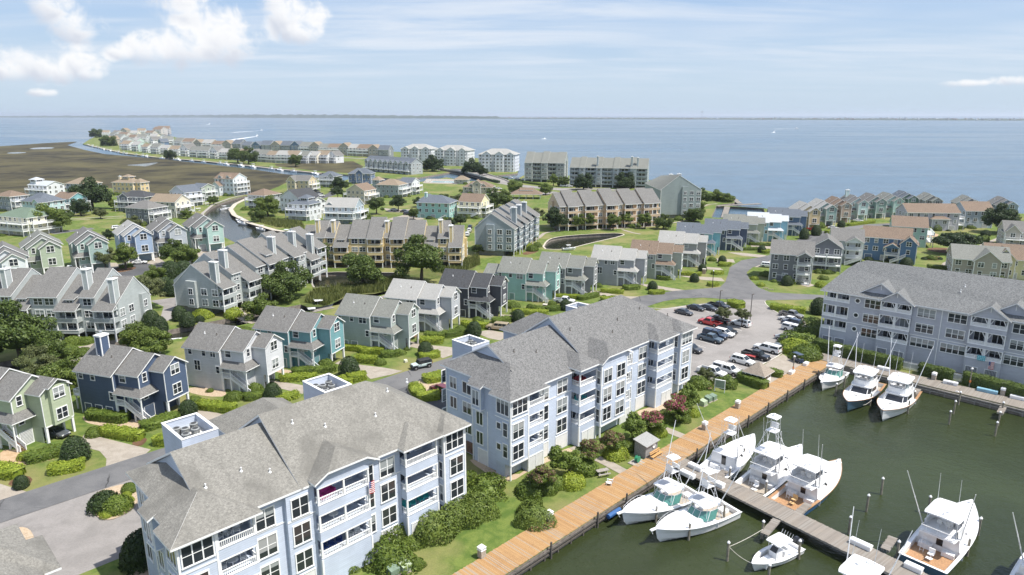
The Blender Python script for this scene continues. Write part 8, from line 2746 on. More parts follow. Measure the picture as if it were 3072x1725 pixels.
def express(label,bow,ang,L=13.5,B=4.4,hm=None,tower=True,rig=8.5,glass=None,floor=TEAKD):
 t = place_boat('express_boat',label,bow,L,ang)
 bt,zs = make_hull(t,L,B,1.1,2.2,.34,hm or GEL,floor,None)
 z0 = zs(.5)
 rings = []
 for f in (0,.25,.5,.75,1.0):
  s = .50 + .34 * f
  b = (bt(s) - .45) * (1 - .25 * f)
  h = .42 * (1 - f ** 2)
  z = zs(s) + .08
  rings.append([(s * L,-b,z - .1),(s * L,-b * .85,z + h),(s * L,b * .85,z + h),(s * L,b,z - .1)][::-1])
 MB().loft(rings).build('cabin',GEL,t)
 zw = zs(.5) + .35
 pts = [(.36 * L,-(bt(.38) - .35)),(.46 * L,-(bt(.45) - .45)),(.535 * L,-(bt(.5) * .45)),(.545 * L,0),(.535 * L,bt(.5) * .45),(.46 * L,bt(.45) - .45),(.36 * L,bt(.38) - .35)]
 fr = MB()
 for p,q in zip(pts,pts[1:]):
  lo = [(p[0],p[1],zw - .15),(q[0],q[1],zw - .15)]
  hi = [(q[0] - .75,q[1] * .84,zw + .95),(p[0] - .75,p[1] * .84,zw + .95)]
  MB().poly([lo[0],lo[1],hi[0],hi[1]]).build('windshield',glass or GREENG,t)
  fr.tube([lo[0],hi[1]],.035,5)
  fr.tube([hi[0],hi[1]],.03,5)
 for s in (-1,1):
  fr.tube([(.36 * L - .75,s * (bt(.38) - .35) * .84,zw + .95),(.36 * L - .9,s * (bt(.36) - .3),zs(.36))],.035,5)
 zh = zw + 1.55
 yh = (bt(.42) - .4) * .92
 MB().loft(rounded_slab(.27 * L,.49 * L,yh,zh,.12,.12,.35)).build('hardtop',GEL,t)
 MB().loft(rounded_slab(.30 * L,.46 * L,yh * .8,zh + .125,.02,.12,.3)).build('hardtop_panel',HTOP,t)
 for x in (.29 * L,.38 * L,.46 * L):
  for s in (-1,1):
   fr.tube([(x,s * yh * .93,zs(.36)),(x - .1,s * yh * .9,zh)],.035,5)
 MB().box(.42 * L,.47 * L,-1.0,.2,z0 - .2,z0 + .55).box(.35 * L,.385 * L,-.9,-.3,z0 - .5,z0 + .45).box(.35 * L,.385 * L,.3,.9,z0 - .5,z0 + .45).build('helm_console',GEL,t)
 MB().box(.05 * L,.13 * L,-.55,.55,.46,.85).build('bait_station',GEL,t)
 if tower:
  tz = zh + .2
  zt2 = tz + 1.9
  xm = .34 * L
  for s in (-1,1):
   fr.tube([(.26 * L,s * (bt(.26) - .15),zs(.26)),(xm - .55,s * .6,zt2)],.035,5)
   fr.tube([(.46 * L,s * yh * .9,zh),(xm + .6,s * .55,zt2)],.03,5)
   fr.tube([(.30 * L,s * yh * .9,zh),(xm + .2,s * .6,zt2)],.025,5)
   for x in (-.55,.6):
    fr.tube([(xm + x,s * .58,zt2),(xm + x * .8,s * .5,zt2 + 1.9)],.025,5)
   fr.tube([(xm - .55,s * .6,zt2 + .8),(xm + .6,s * .55,zt2 + .8)],.025,5)
  for i in range(6):
   f = i / 6
   fr.tube([(.27 * L + f * (xm - .5 - .27 * L),.5,zs(.26) + 1 + f * (zt2 - zs(.26) - 1)),(.27 * L + f * (xm - .5 - .27 * L),.85,zs(.26) + 1 + f * (zt2 - zs(.26) - 1))],.018,4)
  MB().box(xm - .6,xm + .7,-.62,.62,zt2 - .05,zt2).box(xm + .35,xm + .6,-.5,.5,zt2 + .1,zt2 + .85).box(xm - .7,xm - .6,-.6,.6,zt2 + .3,zt2 + .85).build('tower_platform',GEL,t)
  MB().loft(rounded_slab(xm - .75,xm + .75,.7,zt2 + 1.9,.08,.08)).build('tower_top',GEL,t)
 fr.build('frame_pipes',PIPE,t)
 for s in (-1,1):
  outrigger(t,.33 * L,s * yh,zh - .4,rig,.18,.40)
 for y in (-.8,.9):
  MB().tube([(.33 * L,y,zh + .1),(.30 * L,y,zh + 4.4)],.035,5,0,.02).build('antenna',PIPE,t)
 bow_rail(t,bt,zs,L)
 MB().box(.97 * L,1.06 * L,-.17,.17,zs(.98) - .02,zs(.98) + .12).tube([(1.05 * L,0,zs(1)),(1.03 * L,0,zs(1) - .6)],.05,5).build('bow_pulpit',GEL,t)
 return t
def center_console(label,bow,ang,L=8.0,B=2.7,ttop=True,group='boats in the marina slips',cat='boat',sc=1.0,name='open_boat',z=WZ,cover=False,engines=2):
 t = place_boat(name,label,bow,L * sc,ang,group)
 t.location.z = z
 bt,zs = make_hull(t,L,B,.75,1.25,.80,GEL,GEL,None,.35,.28)
 MB().box(.40 * L,.54 * L,-.5,.5,.36,1.35).loft([[(.50 * L,-.5,1.35),(.54 * L,-.5,1.35),(.54 * L,.5,1.35),(.50 * L,.5,1.35)],[(.46 * L,-.42,1.9),(.48 * L,-.42,1.9),(.48 * L,.42,1.9),(.46 * L,.42,1.9)]]).build('console',GEL,t)
 MB().poly([(.545 * L,-.45,1.38),(.545 * L,.45,1.38),(.49 * L,.4,1.9),(.49 * L,-.4,1.9)]).build('windshield',TINT,t)
 MB().box(.28 * L,.36 * L,-.55,.55,.36,1.05).box(.28 * L,.295 * L,-.55,.55,1.05,1.4).build('leaning_seat',GEL,t)
 MB().box(.58 * L,.72 * L,-.55,.55,.36,.75).build('bow_seat',GEL,t)
 if ttop:
  MB().loft(rounded_slab(.26 * L,.58 * L,1.0,2.55,.08,.06)).build('t_top',GEL,t)
  fr = MB()
  for x in (.37 * L,.53 * L):
   for s in (-1,1):
    fr.tube([(x,s * .6,.4),(x,s * .75,2.56)],.03,5)
  for i in range(5):
   fr.tube([(.26 * L,-.7 + i * .35,2.6),(.22 * L,-.7 + i * .35,3.1)],.022,4)
  fr.build('t_top_frame',PIPE,t)
 for k in range(engines):
  y = (k - (engines - 1) / 2) * .6
  MB().loft([[(-.75,y - .2,.75),(-.1,y - .22,.75),(-.1,y + .22,.75),(-.75,y + .2,.75)],[(-.85,y - .22,1.2),(-.15,y - .24,1.25),(-.15,y + .24,1.25),(-.85,y + .22,1.2)],[(-.7,y - .12,1.4),(-.25,y - .14,1.45),(-.25,y + .14,1.45),(-.7,y + .12,1.4)]]).box(-.5,-.25,y - .08,y + .08,-.5,.76).build('outboard_motor',plain('motor_dark',(.03,.035,.045),.3),t)
 if sc != 1.0:
  t.scale = (sc,) * 3
 return t
express('white express boat with lookout tower, left of the near pair',G(1866,1538,.8),213,13.2)
express('white express boat with lookout tower, right of the near pair',G(1966,1588,.8),212,13.4)
sportfish('white sport boat with tower at the far side of the pier, left',G(2262,1306,1.0),46,14.5,4.8,tower=True,toe=None,fly=False,floor=GEL)
sportfish('white sport boat with tall tower and lettered stern',G(2404,1334,1.2),43,16.6,5.0,GELG,tower=True,toe=None,name_txt=('A-TIME',.55,plain('letter_navy',(.012,.03,.05),.5)))
sportfish('blue hulled sport boat with teak cockpit beside the finger pier',G(2521,1378,1.2),40,15.6,5.2,GELB,floor=TEAK,toe=TEAK,coverm=plain('tan_cover',(.55,.36,.17),.8),name_txt=('OR',.42,plain('letter_silver',(.45,.52,.58),.4),0,-.6))
center_console('small white open boat with outboard at the pier',G(2256,1692,-.1),213,8.2,2.8)
sportfish('large white sport boat with teak decks at bottom right',G(2916,1500,1.2),41,17.0,5.4,GELN,floor=TEAK,toe=GEL,coverm=plain('white_cover',(.75,.75,.74),.8))
q = G(2590,1688,4.5)
sportfish('white sport boat at the bottom edge, bow out of view',(q[0] + 9.5 * math.cos(R(221)),q[1] + 9.5 * math.sin(R(221))),221,15.0,4.8,toe=None,rig=8)
sportfish('white sport boat half hidden at the bottom right corner',(66.8,72.6),41,16.0,5.0,toe=None,rig=8)
express('small white express boat at the boardwalk corner',G(2466,1152,.4),229,11.5,3.9,rig=8)
sportfish('white sport boat with dark wraparound windshield, middle of the far dock',G(2543,1204,1.2),229,17.0,5.2,GELN,toe=TEAK,chair=False)
sportfish('white sport boat with teak toe rail, right on the far dock',G(2648,1231,1.2),228,17.5,5.3,toe=TEAK,chair=False)
for (u,v,a,sc,lab) in [(712,664,150,1.0,'small white boat at the canal walk, near the bend'),(767,681,150,.9,'small white boat moored along the canal walk'),(840,694,155,.9,'small white boat with red cover near the yellow condo'),
       (620,630,40,1.0,'small white boat at the north canal bank, lower'),(644,614,40,1.0,'small white boat at the north canal bank, upper'),(690,621,60,.9,'small white boat in the middle of the canal bend'),
       (708,656,140,.9,'small white boat under the canal walk'),(530,1050,30,.9,'small white boat behind the pale grey house'),(546,1014,20,1.0,'covered white boat on a lift behind the pale grey house'),(1000,908,20,.9,'white boat with canvas top behind the sage house'),
       (976,930,20,.8,'small grey boat behind the sage house'),(1728,750,10,.7,'white skiff beside the pond'),(135,1112,60,.8,'white skiff upside down by the rear dock')]:
 p = G(u,v)
 center_console(lab,p,a,7.4,2.5,True,'small boats along the canals',sc=sc,engines=1,name='motor_boat',z=WZ + (.05 if v < 1040 else .02) if u != 1728 else .25)
proto = put('motor_boat',None)
mb = MB()
mb.loft([[(x,-w,z),(x * .97,-w * .7,0),(x * .97,w * .7,0),(x,w,z)][::-1] for x,w,z in ((0,1.1,.8),(3.5,1.25,.85),(6,.9,1.0),(7.4,.1,1.2))])
mb.build('hull',GEL,proto)
MB().box(2.6,3.8,-.5,.5,.8,1.6).box(2.2,4.4,-.9,.9,2.3,2.4).box(2.4,2.5,-.8,-.7,.8,2.3).box(2.4,2.5,.7,.8,.8,2.3).build('console',GEL,proto)
first = True
cl = gp([(262,433),(318,447),(372,458),(470,471),(592,481),(746,496),(824,505),(964,519)])
P_ = [Vector((*p,0)) for p in cl]
seg = [(P_[i + 1] - P_[i]).length for i in range(len(P_) - 1)]
for i in range(30):
 d = sum(seg) * (i + rnd.uniform(.2,.8)) / 30
 j = 0
 while d > seg[j]:
  d -= seg[j]; j += 1
 q = P_[j].lerp(P_[j + 1],d / seg[j])
 an = math.atan2(P_[j + 1].y - P_[j].y,P_[j + 1].x - P_[j].x)
 o = proto if first else copy_tree(proto)
 o.location = (q.x + 2,q.y - 7,WZ)
 o.rotation_euler = (0,0,an + rnd.choice((0,math.pi)))
 sc = 1.35 + rnd.uniform(-.2,.3)
 o.scale = (sc,) * 3
 tag(o,'tiny white boat moored along the far canal','boat','boats moored along the far canal')
 first = False
dkm = plain('pale_dock_wood',(.42,.36,.28),.85,var=.2)
mb = MB()
for a,b in zip(P_,P_[1:]):
 d = (b - a).normalized()
 n = Vector((-d.y,d.x,0))
 mb.loft([[tuple(a + n * .5 + Vector((0,0,z))),tuple(a - n * 2.5 + Vector((0,0,z)))][::1] + [tuple(a - n * 2.5 + Vector((0,0,z - .5))),tuple(a + n * .5 + Vector((0,0,z - .5)))] for z in (.1,)] +
   [[tuple(b + n * .5 + Vector((0,0,.1))),tuple(b - n * 2.5 + Vector((0,0,.1))),tuple(b - n * 2.5 + Vector((0,0,-.4))),tuple(b + n * .5 + Vector((0,0,-.4)))]])
tag(mb.build('canal_dock',dkm),'long pale dock edging the far canal below the peninsula houses','dock')
FOAM = plain('foam',(.75,.78,.80),.8,var=.1)
for (u,v,wu,wv,sc,lab) in [(783,392,700,397,2.2,'speedboat with long white wake, farther of two'),(770,409,695,420,2.2,'speedboat with white wake, nearer of two'),(704,426,690,429,2.6,'boat throwing a white splash near the peninsula tip'),
        (628,373,620,374,3.2,'tiny white boat far out on the sound'),(1634,416,1632,417,1.2,'white sailing dinghy speck on the sound'),(2385,386,2325,387,2.6,'distant boat with thin white wake at right'),(2322,397,2320,398,2.4,'dark distant workboat at right')]:
 a,b = G(u,v,WZ),G(wu,wv,WZ)
 d = Vector((a[0] - b[0],a[1] - b[1],0))
 o = copy_tree(proto)
 o.location = (a[0],a[1],WZ)
 o.rotation_euler = (0,0,math.atan2(d.y,d.x))
 o.scale = (sc,) * 3
 tag(o,lab,'boat','boats on the sound')
 if d.length > 20:
  n = Vector((-d.y,d.x,0)).normalized()
  A_,B_ = Vector((a[0],a[1],0)),Vector((b[0],b[1],0))
  mb = MB()
  mb.poly([tuple(A_ + n * 1.5 + Vector((0,0,WZ + .1))),tuple(B_ + n * 7 + Vector((0,0,WZ + .0))),tuple(B_ - n * 7 + Vector((0,0,WZ + .0))),tuple(A_ - n * 1.5 + Vector((0,0,WZ + .1)))])
  tag(mb.build('boat_wake',FOAM),'white wake trailing behind the %s' % lab.split(' with')[0].split(' throwing')[0],'wake',None,'stuff')
# dockside and street furniture
PILE = plain('piling_timber',(.24,.215,.17),.85,var=.3,vs=2)
PILEG = plain('piling_wet_green',(.07,.085,.05),.7,var=.3,vs=3)
pm = MB()
pm.lathe([(.15,-2.2),(.15,-.3)],9,1)
pm.lathe([(.15,-.3),(.145,2.4)],9,0)
pm.lathe([(.19,2.4),(.19,2.5),(.02,2.72)],9,2)
PILING = pm.mesh('piling',[PILE,PILEG,WHITE])
pm2 = MB()
pm2.lathe([(.13,-2.2),(.13,2.2),(.10,2.25),(.02,2.26)],8,0)
POST = pm2.mesh('piling',[WOODD])
for (u,v) in [(1971,1512),(2070,1563),(2176,1507),(2187,1623),(2290,1559),(2310,1688),(2190,1398),(2301,1440),(2511,1148),(2536,1123),(2615,1175),(2729,1198),(2746,1170),(2867,1200),(2854,1230),(2882,1173),(2993,1263),(3002,1233),
    (3012,1203),(2520,1383),(2470,1441),(2651,1431),(2606,1481),(2553,1546),(2403,1617),(2794,1486),(2944,1549),(2912,1609),(2699,1619),(2344,1398),(2234,1340)]:
 p = G(u,v,WZ + 2.7)
 o = put('piling',PILING,None,(p[0],p[1],WZ),rnd.random() * 6)
 o.rotation_euler = (rnd.uniform(-.03,.03),rnd.uniform(-.03,.03),rnd.random() * 6)
 tag(o,'white capped timber mooring piling in the marina','piling','white capped mooring pilings')
for (u,v) in [(1874,1478),(2090,1345),(2130,1322),(2243,1245),(2297,1205),(2353,1168),(2403,1135),(2441,1108),(1780,1530),(1650,1625)]:
 q = G(u,v,.9)
 s = q[0] + q[1]
 p = along(66.4,s)
 tag(put('piling',POST,None,(p[0],p[1],WZ),0),'dark post on the boardwalk edge','piling','dark boardwalk edge posts')
def bin_(u,v,label):
 p = G(u,v,.6)
 t = thing('litter_bin',label,'bin',(p[0],p[1],BZ if True else 0),R(45),'boardwalk litter bins')
 MB().box(-.36,.36,-.36,.36,0,.95).build('case',plain('bin_timber',(.36,.31,.25),.85,var=.2,vs=5),t)
 MB().box(-.4,.4,-.4,.4,.95,1.02).box(-.36,-.3,-.36,.36,1.02,1.3).box(.3,.36,-.36,.36,1.02,1.3).loft([[(-.42,-.42,1.3),(.42,-.42,1.3),(.42,.42,1.3),(-.42,.42,1.3)],[(-.25,-.25,1.48),(.25,-.25,1.48),(.25,.25,1.48),(-.25,.25,1.48)]]).build('hood',WHITE,t)
for u,v,lab in [(1445,1659,'litter bin on the boardwalk near the oleander hedge'),(1648,1552,'litter bin on the boardwalk left of the adirondack chair'),(2114,1280,'litter bin on the boardwalk beside the towered boat'),(2213,1216,'litter bin on the boardwalk below the transformers'),(2802,1131,'litter bin on the grey dock behind the rightmost boat'),(3009,1177,'litter bin at the right end of the grey dock')]:
 bin_(u,v,lab)
def text_mesh(txt,size,m):
 cv = bpy.data.curves.new('lettering','FONT')
 cv.body = txt
 cv.size = size
 cv.align_x = 'CENTER'
 cv.extrude = .004
 tmp = bpy.data.objects.new('tmp',cv)
 COL.objects.link(tmp)
 me = bpy.data.meshes.new_from_object(tmp.evaluated_get(bpy.context.evaluated_depsgraph_get()))
 bpy.data.objects.remove(tmp)
 me.materials.clear()
 me.materials.append(m)
 return me
def dock_box(u,v,ang,L,label,m=None,txt=None):
 p = G(u,v,.5)
 t = thing('dock_box',label,'dock box',(p[0],p[1],BZ),R(ang),'dock boxes')
 MB().loft([[(-L / 2,-.35,0),(L / 2,-.35,0),(L / 2,.35,0),(-L / 2,.35,0)],[(-L / 2,-.38,.5),(L / 2,-.38,.5),(L / 2,.38,.5),(-L / 2,.38,.5)]]).build('box',m or GEL,t)
 MB().loft([[(-L / 2 - .05,-.42,.5),(L / 2 + .05,-.42,.5),(L / 2 + .05,.42,.5),(-L / 2 - .05,.42,.5)],[(-L / 2,-.36,.62),(L / 2,-.36,.62),(L / 2,.36,.62),(-L / 2,.36,.62)]]).build('lid',m or GEL,t)
 if txt:
  o = put('lettering',text_mesh(txt,.42,BLACKP),t,(0,-.40,.1))
  o.rotation_euler = (math.pi / 2,0,0)
for a in [(2063,1421,-50,2.2,'white dock box at the foot of the finger pier, front'),(2087,1399,-50,2.2,'white dock box at the foot of the finger pier, rear'),(2852,1147,-42,2.4,'white dock box with black lettering on the grey dock',None,'SANA'),
   (2418,1090,45,1.4,'small white dock box beside the golf cart'),(2375,1115,45,1.6,'white dock box beside the boardwalk lamp'),(2583,1630,-50,2.4,'white dock box on the finger pier left of the large yacht'),(2741,1700,-50,1.8,'white dock box at the large yacht stern'),
   (2651,1104,-42,2.2,'white dock box between the two far sport boats'),(3057,1192,-42,2.6,'white dock box at the right edge of the grey dock'),(2160,1452,-50,1.2,'small white step box at the lettered boat stern')]:
 dock_box(*a)
dock_box(2962,1171,-42,3.2,'long pale blue dock box on the grey dock',plain('blue_box',(.22,.40,.50),.5))
def lamp_post(u,v,h,label,m,globe=True,ring=False):
 p = G(u,v)
 t = thing('lamp_post',label,'lamp post',(p[0],p[1],0),R(45),'lamp posts')
 MB().lathe([(.11,0),(.09,h)],8).build('post',m,t)
 if globe:
  MB().lathe([(.08,h),(.2,h + .05),(.22,h + .2),(.14,h + .34),(.01,h + .36)],10).build('lamp_head',WHITE,t)
 else:
  MB().box(-.1,.9,-.12,.12,h,h + .14).build('lamp_head',WOODD,t)
 if ring:
  MB().lathe([(.16,1.0),(.17,1.4)],8).build('life_box',plain('orange_box',(.6,.18,.04),.5),t)
lamp_post(2378,1120,3.4,'timber lamp post at the boardwalk head',PILE,True,True)
lamp_post(2907,1162,3.6,'timber lamp post on the grey dock lawn',PILE,True,True)
lamp_post(2155,960,7.5,'tall dark lamp pole behind the black pickup',WOODD,False)
lamp_post(2249,973,7.5,'tall dark lamp pole beside the white crossover',WOODD,False)
lamp_post(2137,863,5.0,'thin black street lamp at the road bend',BLACKP,True)
lamp_post(546,826,4.0,'street lamp behind the long timber condo',BLACKP,True)
t = thing('dock_shed','grey timber dock shed with sloping roof beside the boardwalk','shed',(*G(1937,1360),0),R(45.5))
sh = MB()
sh.loft([[(-1.6,-1.0,0),(1.6,-1.0,0),(1.6,1.0,0),(-1.6,1.0,0)],[(-1.6,-1.0,2.1),(1.6,-1.0,2.1),(1.6,1.0,2.5),(-1.6,1.0,2.5)]])
sh.build('wall',plain('shed_boards',(.24,.235,.23),.85,var=.25,vs=5),t)
MB().slab([(-1.8,-1.3,2.1),(1.8,-1.3,2.1),(1.8,1.2,2.62),(-1.8,1.2,2.62)],.1).build('roof',[plain('shed_roof',(.28,.28,.27),.8,var=.2,vs=8),WOODG],t)
MB().lathe([(.38,-.05),(.38,.05),(.24,.05),(.24,-.05)],14).build('life_ring',WHITE,t,(.5,-1.06,1.5)).rotation_euler = (math.pi / 2,0,0)
t = thing('bench','tan timber bench in front of the dock shed','bench',(*loc2w(G(1937,1360),45.5,.1,-1.75),.0),R(45.5))
for z,y in ((.45,-.25),(.45,0),(.72,.22),(.95,.3)):
 MB().box(-1.3,1.3,y - .1,y + .1,z,z + .06).build('slat',plain('bench_tan',(.50,.29,.11),.7),t)
for x in (-1.1,1.1):
 MB().box(x - .06,x + .06,-.3,.35,0,.45).box(x - .05,x + .05,.3,.38,.45,1.0).build('leg',WOODG,t)
t = thing('hose_reel','green hose reel on a small platform left of the dock shed','hose reel',(*G(1912,1388),.0),R(45))
MB().box(-1.2,1.2,-.9,.9,0,.12).build('platform',WOODG,t)
o = MB().lathe([(.5,-.25),(.5,-.2),(.3,-.2),(.3,.2),(.5,.2),(.5,.25)],12).build('reel',plain('hose_green',(.03,.22,.12),.6),t,(0,0,.65))
o.rotation_euler = (math.pi / 2,0,0)
def picnic(u,v,ang,label):
 t = thing('picnic_table',label,'picnic table',(*G(u,v),0),R(ang))
 for i in range(5):
  MB().box(-.95,.95,-.38 + i * .155,-.24 + i * .155,.72,.77).build('top_plank',WOODG,t)
 for s in (-1,1):
  MB().box(-.95,.95,s * .72 - .13,s * .72 + .13,.42,.47).build('seat',WOODG,t)
  MB().box(s * .6 - .05,s * .6 + .05,-.75,.75,.34,.42).tube([(s * .6,-.6,0),(s * .6,-.2,.72)],.05,4).tube([(s * .6,.6,0),(s * .6,.2,.72)],.05,4).build('trestle',WOODG,t)
picnic(1807,1424,20,'grey picnic table on the lawn beside the boardwalk')
picnic(2488,1056,-40,'pale picnic table beside the lavender condo hedge')
t = thing('adirondack_chair','white adirondack chair at the boardwalk edge','chair',(*G(1828,1455),.02),R(-20))
a = MB()
for i in range(6):
 y = -.3 + i * .11
 MB().faces([(.25,y,.38),(.25,y + .09,.38),(.55,y + .09,1.1),(.55,y,1.1),(.28,y,.38),(.28,y + .09,.38),(.58,y + .09,1.1),(.58,y,1.1)],[(0,1,2,3),(7,6,5,4),(0,3,7,4),(1,5,6,2),(2,6,7,3)]).build('back_slat',WHITE,t)
MB().box(-.4,.3,-.33,.35,.34,.39).box(-.45,.35,-.48,-.34,.6,.64).box(-.45,.35,.36,.5,.6,.64).box(-.4,-.32,-.45,-.37,0,.6).box(-.4,-.32,.39,.47,0,.6).box(.3,.4,-.4,-.32,0,.5).box(.3,.4,.34,.42,0,.5).build('seat',WHITE,t)
t = thing('gazebo','small white gazebo with pyramid shingle roof beside the lot','gazebo',(*G(2272,1144),0),R(-44))
MB().box(-1.8,1.8,-1.8,1.8,0,.9).build('wall',WHITE,t)
for x in (-1.72,-.6,.6,1.72):
 for y in (-1.72,1.72):
  MB().box(x - .08,x + .08,y - .08,y + .08,.9,2.3).build('post',WHITE,t)
  MB().box(y - .078,y + .078,x - .078,x + .078,.9,2.3).build('post',WHITE,t) if abs(x) < 1 else None
for x in (-1.16,0,1.16):
 MB().box(x - .5,x + .5,-1.74,-1.71,.95,2.25).build('screen',GLASS_DARK,t)
 MB().box(x - .5,x + .5,1.71,1.74,.95,2.25).build('screen',GLASS_DARK,t)
 MB().box(-1.74,-1.71,x - .5,x + .5,.95,2.25).build('screen',GLASS_DARK,t)
 MB().box(1.71,1.74,x - .5,x + .5,.95 if x else .05,2.25).build('screen',GLASS_DARK,t)
MB().box(-1.8,1.8,-1.8,1.8,2.3,2.45).build('head_beam',WHITE,t)
hip_roof(MB(),-1.8,1.8,-1.8,1.8,2.45,1.5,.5,.1).build('roof',[shingle('cedar_shingle',(.26,.22,.18),.3,.1),WHITE],t)
t = thing('message_board','grey green message board on posts between two shrubs','sign',(*G(2158,1176),0),R(-30))
MB().box(-.9,.9,-.05,.05,.9,2.3).build('board',plain('board_green',(.20,.25,.20),.6),t)
MB().box(-.98,.98,-.09,.09,2.3,2.42).box(-.98,.98,-.07,.07,.82,.9).build('frame',WHITE,t)
for x in (-.9,.9):
 MB().box(x - .06,x + .06,-.06,.06,0,2.3).build('post',WHITE,t)
TG = plain('transformer_green',(.16,.22,.16),.5,var=.1)
for u,v,lab,m in [(2110,1209,'pale green utility box, front of three beside the pink myrtle',plain('pale_utility',(.34,.40,.27),.5)),(2125,1198,'dark green utility box, middle of three',TG),(2139,1193,'dark green utility box, rear of three',TG),(1180,1714,'dark green utility box by the near condo pebbles, left',TG),
      (1216,1702,'pale green utility box by the near condo pebbles, right',plain('pale_utility',(.34,.40,.27),.5)),(1217,1081,'small pale utility box on the sage house lawn',plain('utility_cream',(.55,.56,.42),.5))]:
 p = G(u,v,.4)
 t = thing('utility_box',lab,'utility box',(p[0],p[1],0),R(45),'utility boxes')
 k = .55 if 'small' in lab else 1.0
 MB().box(-.7 * k,.7 * k,-.65 * k,.65 * k,0,.08).build('pad',CONC,t)
 MB().loft([[(-.6 * k,-.5 * k,.08),(.6 * k,-.5 * k,.08),(.6 * k,.5 * k,.08),(-.6 * k,.5 * k,.08)],[(-.6 * k,-.5 * k,.85 * k),(.6 * k,-.5 * k,.85 * k),(.6 * k,.5 * k,1.05 * k),(-.6 * k,.5 * k,1.05 * k)]]).build('case',m,t)
 MB().box(-.5 * k,.5 * k,-.52 * k,-.5 * k,.15,.75 * k).build('door',m,t)
for u,v in ((1635,930),(2112,821)):
 t = thing('mailbox_pillar','tan brick mailbox pillar beside a drive, %s one' % ('mint house' if u < 2000 else 'road bend'),'mailbox',(*G(u,v),0),R(-19))
 MB().box(-.5,.5,-.5,.5,0,1.5).build('pillar',plain('pillar_brick',(.40,.30,.22),.85,var=.25,vs=6),t)
 MB().box(-.58,.58,-.58,.58,1.5,1.62).build('cap',KERB,t)
BUOY = plain('buoy_orange',(.62,.30,.17),.45)
for u,v,lab in ((2922,1199,'left'),(2973,1211,'right')):
 p = G(u,v,-.6)
 t = thing('mooring_buoy','%s orange round fender hanging on the grey dock edge' % lab,'buoy',(p[0],p[1],-.65))
 MB().lathe([(.02,-.34),(.2,-.28),(.33,-.05),(.33,.08),(.2,.3),(.06,.38),(.05,.5)],12).build('ball',BUOY,t,smooth=True)
 MB().tube([(0,0,.45),(-.1,.2,.75)],.02,4).build('rope',ROPE,t)
p = G(2871,1180,-.2)
o = MB().lathe([(.36,-.08),(.42,0),(.36,.08),(.22,.08),(.18,0),(.22,-.08)],14).build('life_ring',WHITE,None,(p[0],p[1],-.1))
o.rotation_euler = (math.pi / 2,0,R(-42))
tag(o,'white life ring hung on the grey dock edge','life ring')
p = G(1842,1536,-.3)
t = thing('fender_barrel','blue barrel fender on the boardwalk edge before the express boats','fender',(p[0],p[1],-.45),R(45))
o = MB().lathe([(.02,-1.3),(.32,-1.25),(.34,0),(.32,1.25),(.02,1.3)],12).build('barrel',plain('fender_blue',(.03,.10,.26),.5),t)
o.rotation_euler = (0,math.pi / 2,0)
for u,v,lab in ((2733,1112,'left'),(2872,1146,'right')):
 t = thing('white_gate','%s white picket gate between hedges at the lavender condo' % lab,'gate',(*G(u,v),0),R(-42.5))
 for i in range(17):
  MB().box(-1.5 + i * .18,-1.4 + i * .18,-.03,.03,.1,1.7).build('picket',plain('gate_grey',(.58,.60,.63),.6),t)
 MB().box(-1.55,1.55,.03,.08,.4,.5).box(-1.55,1.55,.03,.08,1.4,1.5).build('rail',WHITE,t)
t = thing('ramp_fence','grey timber ramp fence beside the big green mound','fence',(*G(2430,1048),0),R(35))
for i in range(4):
 MB().box(-1.6 + i * 1.0,-1.48 + i * 1.0,-.06,.06,0,1.1).build('post',WOODG,t)
MB().box(-1.7,1.7,-.12,.12,1.1,1.16).build('top_rail',WOODG,t)
for j in range(3):
 MB().box(-1.65,1.65,.06,.1,.2 + j * .3,.4 + j * .3).build('board',WOODG,t)
def rope(a,b,sag,label):
 a,b = Vector(a),Vector(b)
 pts = [a.lerp(b,i / 8) - Vector((0,0,sag * 4 * (i / 8) * (1 - i / 8))) for i in range(9)]
 o0 = pts[0].copy()
 tag(MB().tube([p - o0 for p in pts],.03,5).build('mooring_line',ROPE,None,o0),label,'rope')
rope((*G(2187,1640,.2),.2),(*G(2288,1588,.2),.2),.15,'pale mooring line between a piling and the pier finger')
rope((*G(2187,1640,.0),.0),(*G(2256,1690,-.2),-.2),.25,'mooring line from a piling to the small open boat')
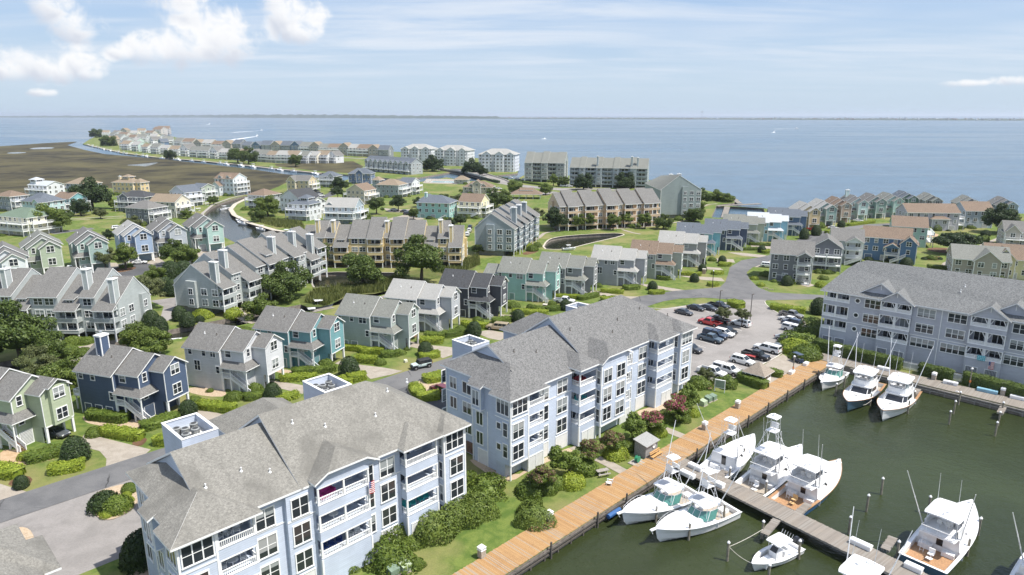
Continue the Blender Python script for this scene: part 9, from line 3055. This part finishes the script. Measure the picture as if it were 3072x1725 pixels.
rope((*G(2615,1200,.3),.3),(*G(2590,1215,.4),.4),.2,'mooring line between the two far sport boats')
for (u,v,lab) in [(2296,868,'left'),(2312,872,'right')]:
 t = thing('low_sign','%s low wooden sign on the junction lawn' % lab,'sign',(*G(u,v),0),R(-10))
 MB().box(-.8,.8,-.04,.04,.3,.55).build('board',plain('sign_tan',(.5,.42,.3),.7),t)
 for x in (-.6,.6):
  MB().box(x - .05,x + .05,-.05,.05,0,.3).build('post',WOODG,t)
# haze: the sea air between here and the far shore
HZ = 46500
hz = MB().box(-HZ,HZ,-HZ,HZ,-4.0,112.0).build('haze',None)
hm = bpy.data.materials.new('sea_haze')
hm.use_nodes = True
k = NT(hm.node_tree)
vol = k.n('ShaderNodeVolumePrincipled')
vol.inputs['Color'].default_value = (.80,.88,1.0,1)
vol.inputs['Density'].default_value = 5.0e-5
vol.inputs['Anisotropy'].default_value = .2
ho = k.n('ShaderNodeOutputMaterial')
k.t.links.new(vol.outputs[0],ho.inputs['Volume'])
hm.cycles.homogeneous_volume = True
hz.data.materials.clear()
hz.data.materials.append(hm)
hz['kind'] = 'stuff'
tag(hz,'thin pale sea haze over the whole place','haze',None,'stuff')
# labels: single each thing out
ORD = 'first second third fourth fifth sixth seventh eighth ninth tenth eleventh twelfth thirteenth fourteenth fifteenth sixteenth seventeenth eighteenth nineteenth twentieth'.split()
TENS = {20: 'twenty',30: 'thirty',40: 'forty'}
def ordw(n):
 if n <= 20:
  return ORD[n - 1]
 return TENS[n // 10 * 10] + '-' + ORD[n % 10 - 1] if n % 10 else {30: 'thirtieth',40: 'fortieth'}[n]
bpy.context.view_layer.update()
by = {}
for o in THINGS:
 by.setdefault(o['label'],[]).append(o)
for lab,os_ in by.items():
 if len(os_) < 2:
  continue
 os_.sort(key=lambda o: photo_u(o.matrix_world.translation))
 for i,o in enumerate(os_):
  if i == 0:
   o['label'] = lab + ', leftmost'
  elif i == len(os_) - 1:
   o['label'] = lab + ', rightmost'
  else:
   o['label'] = lab + ', %s from left' % ordw(i + 1)
  if 'group' not in o:
   o['group'] = lab
